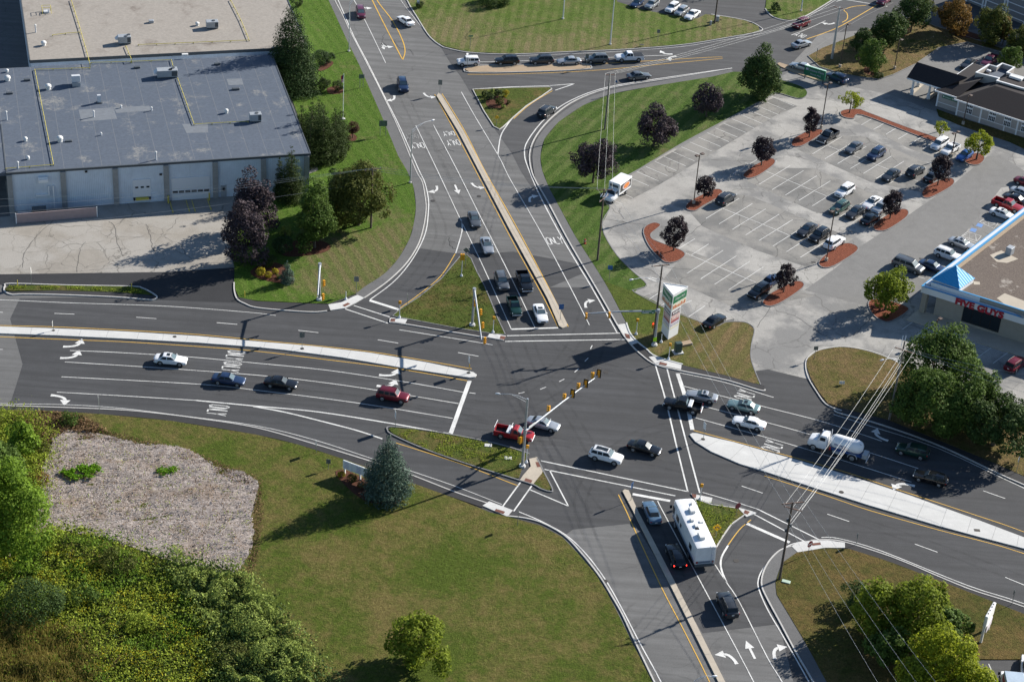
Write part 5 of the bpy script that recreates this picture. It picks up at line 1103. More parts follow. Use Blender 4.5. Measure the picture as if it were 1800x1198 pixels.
    for s in (1, -1):
        b = bmesh.new(); box(b, -.26, .06, -.16, .16, -.1, .1); bevel_all(b, .03); kit.append(('headlight', mk(b, 'headlight', M['lamp_clear']), (2.62, s*.72, .84), []))
        b = bmesh.new(); box(b, -.04, .08, -.07, .07, -.16, .16); kit.append(('taillight', mk(b, 'taillight', M['lamp_red']), (xe-.0, s*.87, .9), []))
        b = bmesh.new(); box(b, -.1, .1, -.12, .12, -.11, .11); bevel_all(b, .03); kit.append(('mirror', mk(b, 'mirror', M['black']), (.95, s*1.04, 1.2), []))
        for ax in (1.75, -1.7):
            kit.append(('wheel', TY2, (ax, s*.88, .38), [('rim', RM2, s)]))
            b = bmesh.new(); disc_cyl(b, (0, 0, 0), (0, 1, 0), .46, .02, 20); kit.append(('wheel_arch', mk(b, 'wheel_arch', M['black']), (ax, s*.971, .41), []))
    b = bmesh.new(); box(b, -.06, .06, -.85, .85, -.1, .1); bevel_all(b, .03); me = mk(b, 'bumper', M['alum']); kit.append(('bumper', me, (2.74, 0, .52), [])); kit.append(('bumper', me, (xe-.06, 0, .5), []))
    return kit
KITS = {}
M['glass_mid'] = plain('shaded_glass', (.05, .07, .085), .4, 0, .1)  # dimmer windscreen copy, shade put into its colour for dark cars
def get_kit(kind):
    if kind not in KITS:
        KITS[kind] = (pickup_kit() if kind == 'pickup' else pickup_kit(load='cover') if kind == 'pickup_cover' else pickup_kit(False, 1, 'toolbox') if kind == 'pickup_rack' else pickup_kit(True, 0, 'toolbox') if kind == 'pickup_tool' else pickup_kit(False, 2, None) if kind == 'pickup_frame' else car_kit(kind))
    return KITS[kind]
NAME = dict(sedan='sedan_car', compact='sedan_car', coupe='coupe_car', suv='suv_car', wagon='wagon_car', van='minivan', jeep='suv_car', pickup='pickup_truck', pickup_cover='pickup_truck', pickup_rack='pickup_truck', pickup_tool='pickup_truck', pickup_frame='pickup_truck')
CAT = dict(sedan='car', compact='car', coupe='car', suv='car', wagon='car', van='van', jeep='car')
RZ90 = Matrix.Rotation(PI, 4, 'Z')
def vehicle(kind, color, c, ahead, label, group, roof=False, brake=False, s=1.0, h=.75):
    """c: middle of the vehicle in the photograph, ahead: where its nose points there"""
    A = G(c[0], c[1], h); B = G(c[0]+ahead[0], c[1]+ahead[1], h); d = B-A
    t = thing(NAME[kind], label, CAT.get(kind, 'truck'), (A.x, A.y, .026), math.atan2(d.y, d.x), group); t.scale = (s, s, s)
    for nm, me, off, subs in get_kit(kind):
        o = link(nm, me, t); o.location = off
        if me.materials[0] == PT['white'] and nm in ('body', 'mirror', 'cargo_bed'):
            o.material_slots[0].link = 'OBJECT'; o.material_slots[0].material = PT[color]
        if nm == 'windscreen' and color in ('black', 'green', 'maroon'): o.material_slots[0].link = 'OBJECT'; o.material_slots[0].material = M['glass_mid']
        if nm == 'taillight' and brake: o.material_slots[0].link = 'OBJECT'; o.material_slots[0].material = M['lamp_red_lit']
        for sn, sm, sd in subs:
            if sd < 0: o.rotation_euler.z = PI
            link(sn, sm, o)
    if roof:
        x0, x1, x2, x3, zb, zr, hb, hr = CABS[kind]
        k2 = 'sunroof_' + kind
        if k2 not in KITS:
            b = bmesh.new(); big = roof == 2; box(b, (x1+x2)/2+(-.75 if big else -.1), x1-.2, -.36, .36, zr-.02, zr+.012); KITS[k2] = mk(b, 'sunroof', M['glass'])
        link('sunroof', KITS[k2], t)
    return t
CABS = dict(sedan=(.95, .15, -1.02, -1.78, .93, 1.42, .80, .60), compact=(.95, .2, -1.1, -1.85, .95, 1.45, .78, .60), coupe=(.85, 0, -.8, -1.85, .9, 1.34, .78, .56), suv=(.98, .38, -1.85, -2.24, 1.07, 1.70, .86, .68), wagon=(1, .3, -1.75, -2.26, .96, 1.5, .82, .63))
E_, W_, = (10, 1.2), (-10, -2.5)
g1, g2, g3, g4, g5, g6, g7 = 'cars on the west approach', 'cars crossing the junction', 'cars on the east approach', 'cars queuing on the north approach', 'cars on the south approach', 'cars on the side road', 'cars parked in the shopping lot'
V = [
 ('sedan', 'white', (300, 630), (10, .8), 'white sedan with dark sunroof, leftmost car on the west approach', g1, 1),
 ('sedan', 'navy', (402, 665), (10, 1.2), 'older dark blue sedan between the white and the black sedan on the west approach', g1),
 ('sedan', 'black', (494, 671), (10, 1.4), 'black sedan behind the maroon one on the west approach', g1),
 ('suv', 'maroon', (691, 694), (10, 1.8), 'maroon sport utility car next to the white lane arrow near the west stop line', g1),
 ('pickup_rack', 'red', (904, 761), (10, 2.0), 'red pickup truck with ladder rack and silver tool box behind the signal pole', g2),
 ('sedan', 'silver', (955, 743), (10, 2.4), 'silver sedan passing under the long signal arm', g2),
 ('suv', 'white', (1066, 800), (10, 2.6), 'white sport utility car with large dark glass roof in the middle of the junction', g2, 2),
 ('sedan', 'black', (1133, 785), (10, 2.6), 'black sedan crossing the junction ahead of the white car with glass roof', g2),
 ('pickup_tool', 'black', (1200, 711), (-10, -2.0), 'black pickup truck with loaded bed rolling over the east crosswalk', g3),
 ('coupe', 'silver', (1234, 694), (-10, -2.0), 'silver coupe behind the black pickup truck at the east stop line', g3, 1),
 ('sedan', 'teal', (1307, 712), (-10, -2.4), 'grey-green sedan behind the silver coupe on the east approach', g3, 1),
 ('sedan', 'white', (1317, 741), (-10, -2.4), 'white sedan beside the pointed end of the pale median', g3),
 ('suv', 'green', (1604, 791), (-10, -2.6), 'dark green sport utility car in the tree shade of the east road', g3),
 ('wagon', 'black', (1636, 838), (-10, -2.8), 'black wagon behind the dark green car on the east road', g3),
 ('sedan', 'grey', (834, 384), (3.2, 10), 'blue-grey sedan at the tail of the north queue', g4),
 ('sedan', 'silver', (856, 430), (3.4, 10), 'silver sedan with sunroof, second from the tail of the north queue', g4, 1),
 ('suv', 'grey', (882, 494), (3.6, 10), 'grey sport utility car in the left file of the north queue', g4),
 ('pickup', 'black', (922, 494), (3.6, 10), 'black pickup truck with open bed beside the narrow tan median', g4),
 ('pickup_frame', 'green', (904, 537), (3.6, 10), 'dark green pickup truck with black frame over its bed at the north stop line', g4, 0, False, .88),
 ('sedan', 'white', (950, 549), (3.6, 10), 'white sedan with sunroof waiting first at the north stop line', g4, 1),
 ('suv', 'navy', (708, 149), (2.8, 10), 'dark blue car driving down the north road above the double arrows', g4),
 ('van', 'plum', (634, 21), (2.4, 10), 'dark plum minivan near the top of the north road', g4, 0, False, .9),
 ('sedan', 'white', (713, 35), (-10, -7), 'white sedan driving up the right side of the north road in tree shade', g4),
 ('sedan', 'steel', (1146, 898), (-4, -10), 'steel blue sedan waiting left of the white motorhome', g5),
 ('wagon', 'black', (1188, 975), (-4, -10), 'black car with glowing brake lights behind the steel blue sedan', g5, 0, True),
 ('suv', 'dgrey', (1279, 1061), (-4.4, -10), 'dark grey sport utility car following the white motorhome', g5),
 ('jeep', 'white', (823, 108), (-10, .3), 'boxy white sport utility car first in line on the side road', g6),
 ('suv', 'black', (891, 106), (-10, .3), 'black sport utility car second in line on the side road', g6),
 ('suv', 'dgrey', (952, 105), (-10, .3), 'charcoal sport utility car third in line on the side road', g6),
 ('sedan', 'silver', (1000, 106), (-10, .3), 'silver sedan fourth in line on the side road', g6),
 ('suv', 'grey', (1049, 103), (-10, .3), 'grey sport utility car ahead of the white pickup truck on the side road', g6),
 ('pickup_cover', 'white', (1106, 100), (-10, .3), 'white pickup truck with black bed cover last in the side road line', g6),
 ('sedan', 'grey', (1123, 132), (10, -1), 'grey sedan driving away beside the grassy bank', g6),
 ('suv', 'dgrey', (961, 195), (10, -7), 'dark car with grey roof in the curved slip lane', g6),
 ('suv', 'maroon', (1408, 41), (-10, 4.5), 'maroon sport utility car coming down the top right road', g6),
 ('sedan', 'silver', (1409, 76), (10, -3), 'silver sedan beside the white road letters at the top right', g6),
 ('van', 'plum', (1555, -1), (-10, 7), 'dark plum van cut by the top edge of the photograph', g6),
 ('sedan', 'silver', (1409, 116), (-10, -3.0), 'silver sedan leaving the shopping lot left of the green sign', g6),
 ('suv', 'navy', (1471, 136), (-10, -4.5), 'dark blue car in the lot driveway right of the green sign', g6),
 ('sedan', 'dgrey', (1702, 111), (-10, 7), 'charcoal sedan in the driveway behind the bank', g6),
 ('pickup', 'plum', (1740, 106), (-10, 7), 'plum red pickup truck half hidden behind the bank roof', g6),
 ('sedan', 'navy', (1120, 4), (-10, 7), 'blue car at the left end of the top parking row', 'cars in the top parking row', 0, False, .9),
 ('suv', 'silver', (1146, 7), (-10, 7), 'silver car second from the left in the top parking row', 'cars in the top parking row', 0, False, .9),
 ('suv', 'white', (1182, 13), (-10, 7), 'white sport utility car in the middle of the top parking row', 'cars in the top parking row', 0, False, .92),
 ('suv', 'silver', (1198, 19), (-10, 7), 'silver hatchback between two white cars in the top parking row', 'cars in the top parking row', 0, False, .88),
 ('sedan', 'white', (1217, 25), (-10, 7), 'white sedan at the right end of the top parking row', 'cars in the top parking row'),
]
LU, LD = (10, -6.6), (-10, 6.6)     # parking directions: nose away, nose towards
V += [
 ('pickup', 'black', (1455, 239), LD, 'black pickup truck beside the bark island with a dark tree and a twin lamp', g7),
 ('sedan', 'grey', (1501, 258), LD, 'grey sedan parked alone right of the black pickup truck', g7),
 ('suv', 'navy', (1540, 270), LD, 'dark blue sport utility car parked right of the lone grey sedan', g7),
 ('van', 'white', (1652, 252), LD, 'white minivan below the small yellow-green tree by the bank', g7, 0, False, .92),
 ('pickup', 'white', (1671, 261), LD, 'white pickup truck between the white minivan and the bright blue car', g7, 0, False, .88),
 ('compact', 'blue', (1696, 272), LD, 'bright blue hatchback next to the yellow-green tree', g7),
 ('sedan', 'dgrey', (1566, 306), LD, 'charcoal sedan left of two dark cars in the middle row', g7),
 ('suv', 'dgrey', (1609, 300), LU, 'dark sport utility car between the charcoal sedan and the dark red tree', g7),
 ('sedan', 'black', (1640, 309), LU, 'black sedan half hidden by the dark red tree at the row end', g7),
 ('suv', 'white', (1485, 335), LD, 'white sport utility car at the top of the parked cluster', g7),
 ('wagon', 'sage', (1476, 363), LD, 'sage green wagon right below the white sport utility car', g7),
 ('sedan', 'dgrey', (1504, 371), LD, 'dark grey sedan between the sage green wagon and the white sedan', g7),
 ('sedan', 'white', (1533, 355), LD, 'white sedan with dark sunroof in the parked cluster', g7, 1),
 ('suv', 'silver', (1549, 365), LD, 'silver car mostly hidden by the dark red tree', g7),
 ('sedan', 'black', (1530, 383), LU, 'black sedan nearest the bark island in the parked cluster', g7),
 ('sedan', 'dgrey', (1419, 402), LD, 'charcoal sedan left of the black one in the lower row of three', g7),
 ('suv', 'black', (1440, 413), LD, 'black sport utility car in the middle of the lower row of three', g7),
 ('suv', 'white', (1467, 425), LU, 'white sport utility car behind the tall brown lamp post', g7),
 ('suv', 'dgrey', (1276, 348), LU, 'dark sport utility car parked alone at the left bark island', g7),
 ('suv', 'black', (1334, 511), LD, 'black sport utility car at the lower bark island', g7),
 ('sedan', 'navy', (1357, 491), LU, 'navy car hidden behind the dark red tree at the lower bark island', g7),
 ('sedan', 'black', (1256, 562), LU, 'black sedan parked alone by the dry grass corner', g7),
]
g8 = 'cars parked along the restaurant'
RU = (10, 3.6)
V += [
 ('van', 'grey', (1597, 466), RU, 'long grey minivan behind the bright green tree', g8, 0, False, 1.06),
 ('sedan', 'navy', (1640, 467), RU, 'dark blue sedan between the grey minivan and the restaurant roof', g8),
 ('suv', 'white', (1667, 447), RU, 'white sport utility car with roof rails beside the restaurant', g8),
 ('sedan', 'silver', (1692, 427), RU, 'silver sedan with sunroof below the striped accessible bay', g8, 1),
 ('sedan', 'white', (1764, 375), RU, 'white sedan with sunroof below the red pickup truck', g8, 1),
 ('pickup', 'red', (1772, 360), RU, 'red pickup truck in the restaurant row', g8),
 ('sedan', 'black', (1789, 350), RU, 'black sedan above the red pickup truck', g8),
 ('sedan', 'silver', (1799, 338), RU, 'silver car cut by the right edge above the black sedan', g8),
 ('sedan', 'maroon', (1806, 320), RU, 'dark red car topmost at the right edge of the restaurant row', g8),
 ('suv', 'maroon', (1786, 639), (10, -7), 'dark red car in the shade below the restaurant sign', g8),
 ('sedan', 'white', (1808, 1172), (0, -10), 'white car at the bottom right beside the silver box truck', 'vehicles in the bottom right lot'),
]
for v in V: vehicle(*v[:3], v[3], v[4], v[5], *(v[6:]))

# ---- big vehicles
def big(name, label, cat, c, ahead, h, group=None):
    A = G(c[0], c[1], h); d = G(c[0]+ahead[0], c[1]+ahead[1], h) - A
    return thing(name, label, cat, (A.x, A.y, .026), math.atan2(d.y, d.x), group)
def bpart(t, name, mat, f, smooth=None, bev=0):
    bm = bmesh.new(); f(bm)
    if bev: bevel_all(bm, bev)
    return finish(bm, name, mat if not isinstance(mat, str) else M[mat], t, smooth)
def wheels(t, axles, hw, r=.5, ty=None, rm=None):
    for ax in axles:
        for s in (1, -1):
            o = link('wheel', ty or TYT, t); o.location = (ax, s*hw, r); o.rotation_euler.z = 0 if s > 0 else PI; link('rim', rm or RMT, o)
WH = PT['white']
# motorhome
t = big('motorhome', 'long white motorhome with roof vents and blue stripes waiting at the south stop line', 'motorhome', (1219, 934), (-4.6, -10), 1.9); t.scale = (1.12,)*3
bpart(t, 'body', WH, lambda bm: hull(bm, [(4.75, 1.05, .5, 2.6), (4.6, 1.15, .45, 2.95), (4.2, 1.22, .42, 3.1), (3, 1.24, .42, 3.13), (-4.5, 1.24, .42, 3.13), (-4.8, 1.2, .5, 3.1)]), 35)
bpart(t, 'windscreen', 'glass', lambda bm: box(bm, 4.62, 4.78, -.95, .95, 1.35, 2.35), bev=.03)
for s in (1, -1):
    for x0, x1, z0, z1 in ((3.7, 4.4, 1.4, 2.3), (1.9, 2.9, 1.5, 2.2), (.9, 1.3, 1.6, 2.1), (-3.3, -2.4, 1.5, 2.2)): bpart(t, 'side_window', 'glass', lambda bm: box(bm, x0, x1, s*1.235-.02, s*1.235+.02, z0, z1))
    bpart(t, 'stripe', plain('pale_blue_stripe', (.20, .27, .36), .4), lambda bm: box(bm, -4.5, 4.2, s*1.242-.012, s*1.242+.012, .95, 1.15))
    bpart(t, 'lower_stripe', 'hvac_dark', lambda bm: box(bm, -4.5, 4.2, s*1.24-.014, s*1.24+.014, .78, .86))
    bpart(t, 'mirror', 'black', lambda bm: box(bm, 4.35, 4.55, s*1.5-.14, s*1.5+.14, 1.9, 2.3), bev=.04)
for x, y, a, b_, h in ((1.9, -.2, .45, .35, .35), (.2, .3, .25, .25, .25), (-.9, .1, .3, .25, .2), (-2.9, .1, .55, .35, .35), (3.2, -.5, .15, .15, .12), (-.2, -.7, .2, .3, .12)):
    bpart(t, 'roof_vent', 'dome', lambda bm: box(bm, x-a, x+a, y-b_, y+b_, 3.11, 3.14+h), bev=.07)
bpart(t, 'roof_hatch', 'black', lambda bm: box(bm, -1.5, -1.1, -.1, .35, 3.13, 3.2)); bpart(t, 'antenna', 'black', lambda bm: (tube(bm, [(3.6, -.6, 3.13), (3.5, -.55, 3.3), (2.9, -.5, 3.32)], .03, 5)))
bpart(t, 'ladder', 'alum', lambda bm: [tube(bm, [(-4.88, y, .9), (-4.88, y, 3.2), (-4.6, y, 3.25)], .025, 5) for y in (-1.05, -.65)] + [tube(bm, [(-4.88, -1.05, z), (-4.88, -.65, z)], .02, 5) for z in (1.2, 1.6, 2, 2.4, 2.8)])
bpart(t, 'rear_bumper', 'hvac_dark', lambda bm: box(bm, -4.95, -4.75, -1.15, 1.15, .45, .8), bev=.03); bpart(t, 'rear_trim', plain('rear_grey_band', (.16, .2, .25), .4), lambda bm: box(bm, -4.84, -4.80, -1.1, 1.1, .9, 1.2))
for s in (1, -1): bpart(t, 'taillight', 'lamp_red', lambda bm: box(bm, -4.86, -4.8, s*.95-.1, s*.95+.1, .95, 1.2))
wheels(t, (3.1, -2.6), 1.12, .45, TYT, RMT)
# propane tanker
t = big('tanker_truck', 'white propane delivery truck with a long rounded tank on a blue frame', 'truck', (1475, 782), (-10, -2.9), 1.4)
bpart(t, 'tank', plain('white_tank_enamel', (.70, .72, .74), .3), lambda bm: tube(bm, [(x, 0, 1.95) for x in (1.35, 1.28, 1.1, .8, .4, -2.5, -2.9, -3.2, -3.38, -3.45)], [.05, .45, .72, .92, 1.0, 1.0, .92, .72, .45, .05], 24), 50)
bpart(t, 'frame', plain('blue_chassis', (.02, .07, .22), .5), lambda bm: (box(bm, -3.9, 1.2, -.5, .5, .6, .98), box(bm, -3.2, .8, -.95, .95, .98, 1.15)), bev=.03)
bpart(t, 'cab', WH, lambda bm: (hull(bm, [(4.3, .75, .55, 1.25), (4.15, .92, .5, 1.55), (3.6, 1.02, .5, 1.72), (2.9, 1.08, .5, 1.82), (1.55, 1.1, .6, 1.85)])), 38)
def cabtop(bm):
    v = [bm.verts.new(c) for c in ((3.0, 1.0, 1.78), (3.0, -1.0, 1.78), (1.55, -1.02, 1.78), (1.55, 1.02, 1.78), (2.6, .85, 2.65), (2.6, -.85, 2.65), (1.6, -.9, 2.7), (1.6, .9, 2.7))]
    for f in ((0, 1, 5, 4), (2, 3, 7, 6), (0, 4, 7, 3), (1, 2, 6, 5), (4, 5, 6, 7)): bm.faces.new([v[i] for i in f])
    bmesh.ops.bevel(bm, geom=[e for e in bm.edges if len(e.link_faces) == 2], offset=.09, segments=2, affect='EDGES')
bpart(t, 'cab_roof', WH, cabtop, 40)
def wsc(bm):
    v = [bm.verts.new(c) for c in ((2.99, .82, 1.92), (2.99, -.82, 1.92), (2.68, -.74, 2.55), (2.68, .74, 2.55))]; bm.faces.new(v); w = [bm.verts.new(q.co + Vector((-.06, 0, 0))) for q in v]; bm.faces.new(w[::-1])
    for i in range(4): bm.faces.new((v[i], v[(i+1) % 4], w[(i+1) % 4], w[i]))
bpart(t, 'windscreen', 'glass', wsc)
for s in (1, -1):
    bpart(t, 'side_window', 'glass', lambda bm: box(bm, 1.85, 2.6, s*.96-.04, s*.96+.04, 1.95, 2.45)); bpart(t, 'headlight', 'lamp_clear', lambda bm: box(bm, 4.12, 4.3, s*.72-.12, s*.72+.12, .95, 1.15))
    bpart(t, 'fender', 'hvac', lambda bm: tube(bm, [(-2.25+.66*math.cos(a), s*.98, .55+.66*math.sin(a)) for a in [PI*i/8 for i in range(9)]], .07, 6)); bpart(t, 'exhaust_stack', 'alum', lambda bm: tube(bm, [(1.45, s*.95, 1.2), (1.45, s*.95, 2.95)], .06, 8)); bpart(t, 'mirror', 'alum', lambda bm: box(bm, 2.75, 2.83, s*1.25-.1, s*1.25+.1, 1.9, 2.35))
    bpart(t, 'side_box', 'hvac', lambda bm: box(bm, -.9, .6, s*.92-.18, s*.92+.18, .55, .95), bev=.03)
bpart(t, 'hose_reel_box', 'hvac', lambda bm: box(bm, -4.2, -3.5, -.7, .7, .7, 1.4), bev=.04); bpart(t, 'rear_bumper', 'alum', lambda bm: box(bm, -4.3, -4.21, -1.0, 1.0, .45, .7)); bpart(t, 'fire_extinguisher', 'hyd_red', lambda bm: box(bm, .95, 1.2, .6, .9, .7, 1.2), bev=.05); bpart(t, 'tank_ring', 'hvac_dark', lambda bm: [tube(bm, [(-3.0 + .01*math.cos(a), .3*math.cos(a)+.3, 2.78+.0*a) if False else (-3.02+.18*math.cos(a), .18*math.sin(a)+.25, 2.72+.10*math.cos(a)) for a in [2*PI*i/12 for i in range(13)]], .025, 5)])
for s in (1, -1):
    me = text_me('PROPANE', .34, .006, .01, plain('navy_tank_lettering', (.02, .03, .15), .5), 1.1); o = link('lettering', me, t); o.matrix_local = frame_mat(Vector((-.3, s*1.0, 1.98)), Vector((-1*s, 0, 0)) , Vector((0, s, .12)))
    bpart(t, 'lettering_band', plain('red_tank_band', (.4, .04, .04), .5), lambda bm: box(bm, -1.6, -.6, s*1.0-.012, s*1.0+.012, 1.68, 1.74))
wheels(t, (3.35,), .92); wheels(t, (-2.25,), .88)
# delivery box truck with a food picture
t = big('box_truck', 'white delivery truck with an orange food picture on its dark side panel', 'truck', (1084, 332), (-10, 7.2), 1.5)
bpart(t, 'box', WH, lambda bm: box(bm, -3.1, 1.0, -1.1, 1.1, .95, 3.05), bev=.05)
bpart(t, 'cab', WH, lambda bm: hull(bm, [(3.1, .75, .5, .9), (2.95, .88, .45, 1.1), (2.5, .95, .42, 1.22), (2.0, .98, .42, 1.3), (1.02, .98, .42, 1.32)]), 38)
def ct2(bm):
    v = [bm.verts.new(c) for c in ((2.15, .9, 1.27), (2.15, -.9, 1.27), (1.02, -.9, 1.27), (1.02, .9, 1.27), (1.7, .78, 1.98), (1.7, -.78, 1.98), (1.03, -.8, 2.0), (1.03, .8, 2.0))]
    for f in ((0, 1, 5, 4), (2, 3, 7, 6), (0, 4, 7, 3), (1, 2, 6, 5), (4, 5, 6, 7)): bm.faces.new([v[i] for i in f])
    bmesh.ops.bevel(bm, geom=[e for e in bm.edges if len(e.link_faces) == 2], offset=.07, segments=2, affect='EDGES')
bpart(t, 'cab_roof', WH, ct2, 40)
def ws2(bm):
    v = [bm.verts.new(c) for c in ((2.13, .75, 1.38), (2.13, -.75, 1.38), (1.78, -.68, 1.92), (1.78, .68, 1.92))]; bm.faces.new(v); w = [bm.verts.new(q.co + Vector((-.06, 0, 0))) for q in v]; bm.faces.new(w[::-1])
    for i in range(4): bm.faces.new((v[i], v[(i+1) % 4], w[(i+1) % 4], w[i]))
bpart(t, 'windscreen', 'glass', ws2)
for s in (1, -1):
    bpart(t, 'side_window', 'glass', lambda bm: box(bm, 1.2, 1.8, s*.86-.04, s*.86+.04, 1.42, 1.85)); bpart(t, 'headlight', 'lamp_clear', lambda bm: box(bm, 2.9, 3.05, s*.7-.12, s*.7+.12, .75, .92))
    pn = bpart(t, 'picture_panel', plain('dark_panel_print', (.05, .05, .045), .5), lambda bm: box(bm, -2.9, .75, s*1.104-.008, s*1.104+.008, 1.35, 2.75))
    def ell(bm, cx, cz, rx, rz, o):
        v = [bm.verts.new((cx+rx*math.cos(2*PI*i/20), s*(1.104+o), cz+rz*math.sin(2*PI*i/20))) for i in range(20)]; bm.faces.new(v)
    for nm, mt, cx, cz, rx, rz, o in (('plate_print', plain('pale_plate_print', (.5, .42, .42), .5), -1.3, 2.05, 1.3, .62, .012), ('food_print', mulch('orange_food_print', (.55, .12, .03), (.75, .32, .10), 5), -1.35, 2.05, .95, .46, .016)):
        b = bmesh.new(); ell(b, cx, cz, rx, rz, o); finish(b, nm, mt, pn)
bpart(t, 'front_print', 'sign_white', lambda bm: box(bm, 1.004, 1.02, -.95, .95, 2.15, 2.8)); bpart(t, 'chassis', 'black', lambda bm: box(bm, -3.0, 2.6, -.45, .45, .5, .92))
bpart(t, 'front_vent', 'hvac_dark', lambda bm: box(bm, 1.024, 1.03, -.8, .8, 2.25, 2.7)); wheels(t, (2.3, -1.9), .82, .38, TY2, RM2)
# moving truck, bottom right
t = big('box_truck', 'silver topped moving truck with a red side stripe at the bottom right corner', 'truck', (1782, 1215), (-2.2, -10), 1.7, 'vehicles in the bottom right lot')
bpart(t, 'box', plain('aluminium_box_skin', (.42, .50, .58), .35, .2, vary=.12, vscale=.8), lambda bm: box(bm, -4.2, 1.9, -1.15, 1.15, .9, 3.2), bev=.06)
bpart(t, 'cab', WH, lambda bm: hull(bm, [(4.3, .8, .5, 1.0), (4.1, .92, .45, 1.2), (3.6, .98, .42, 1.35), (2.9, 1.0, .42, 1.42), (1.92, 1.0, .42, 1.45)]), 38)
def ct3(bm):
    v = [bm.verts.new(c) for c in ((3.2, .92, 1.4), (3.2, -.92, 1.4), (1.92, -.92, 1.4), (1.92, .92, 1.4), (2.7, .8, 2.2), (2.7, -.8, 2.2), (1.93, -.82, 2.2), (1.93, .82, 2.2))]
    for f in ((0, 1, 5, 4), (2, 3, 7, 6), (0, 4, 7, 3), (1, 2, 6, 5), (4, 5, 6, 7)): bm.faces.new([v[i] for i in f])
bpart(t, 'cab_roof', WH, ct3)
for s in (1, -1):
    bpart(t, 'side_stripe', 'hyd_red', lambda bm: box(bm, -4.1, 1.8, s*1.152-.008, s*1.152+.008, 1.9, 2.7)); bpart(t, 'mirror', 'black', lambda bm: box(bm, 3.0, 3.1, s*1.3-.12, s*1.3+.12, 1.5, 1.95)); bpart(t, 'side_panel', WH, lambda bm: box(bm, -4.1, 1.8, s*1.151-.006, s*1.151+.006, .95, 1.88))
wheels(t, (3.3, -2.6), .9, .45, TYT, RMT)
# ================================================================== TREES AND PLANTS
def project(v):
    d = Vector(v) - Vector((0, 0, CAMH)); k = d.dot(FWD); return 900 + FPX*d.dot(RGT)/k, 599 - FPX*d.dot(UPV)/k
def scale_at(p):
    a = project((p.x, p.y, 0)); b = project((p.x+1, p.y, 0)); return math.hypot(a[0]-b[0], a[1]-b[1])
def height_to(p, ytop):
    lo, hi = .2, 40
    for _ in range(30):
        mid = (lo+hi)/2
        if project((p.x, p.y, mid))[1] > ytop: lo = mid
        else: hi = mid
    return lo
def unit(v): return v/np.maximum(1e-6, np.linalg.norm(v, axis=1, keepdims=True))
def leaves_mesh(name, C, Rr, n, size, mat, rng, up=.35, flat=1.0, aspect=1.0, ctr=None):
    """n leaf sprays on the surfaces of clumps C (k x 3) with radii Rr"""
    w = Rr**2; w = w/w.sum(); idx = rng.choice(len(C), n, p=w)
    d = unit(rng.normal(size=(n, 3))); 
    if ctr is not None: d = unit(d + .55*unit(C[idx]-ctr))
    r = Rr[idx]*rng.uniform(.68, 1.12, n)
    P = C[idx] + d*r[:, None]*np.array([1, 1, flat])
    N = unit(d + up*np.array([0, 0, 1]) + .52*rng.normal(size=(n, 3)))
    T = unit(np.cross(N, rng.normal(size=(n, 3)))); Bv = np.cross(N, T); s = size*rng.uniform(.6, 1.35, n)[:, None]
    V = np.empty((n, 4, 3)); V[:, 0] = P - T*s*.5; V[:, 1] = P - Bv*s*.36*aspect; V[:, 2] = P + T*s*.5 + N*s*.08; V[:, 3] = P + Bv*s*.36*aspect
    return quads(name, V.reshape(-1, 3), mat)
def quads(name, V, mat, mi=None):
    n = len(V)//4; me = D.meshes.new(name); me.vertices.add(n*4); me.vertices.foreach_set('co', V.astype(np.float32).ravel())
    me.loops.add(n*4); me.loops.foreach_set('vertex_index', np.arange(n*4, dtype=np.int32)); me.polygons.add(n)
    me.polygons.foreach_set('loop_start', np.arange(0, n*4, 4, dtype=np.int32)); me.polygons.foreach_set('loop_total', np.full(n, 4, dtype=np.int32))
    for m_ in (mat if isinstance(mat, (list, tuple)) else [mat]): me.materials.append(m_)
    if mi is not None: me.polygons.foreach_set('material_index', mi.astype(np.int32))
    me.update(calc_edges=True); return me
def trunk_mesh(h, r, rng, spread, top, nl=5, name='trunk'):
    bm = bmesh.new(); tube(bm, [(0, 0, -.05), (.03*h*rng.normal()*.3, 0, h*.5), (0, .0, h)], [r*1.25, r*.95, r*.7], 9)
    for i in range(nl):
        a = 2*PI*i/nl + rng.uniform(0, 1); z0 = h*rng.uniform(.6, .98); e = (spread*math.cos(a), spread*math.sin(a), top*rng.uniform(.75, 1))
        m_ = (e[0]*.45, e[1]*.45, z0 + (e[2]-z0)*.6); tube(bm, [(0, 0, z0), m_, e], [r*.5, r*.33, r*.12], 6)
    return mk(bm, name, M['bark'], 50)
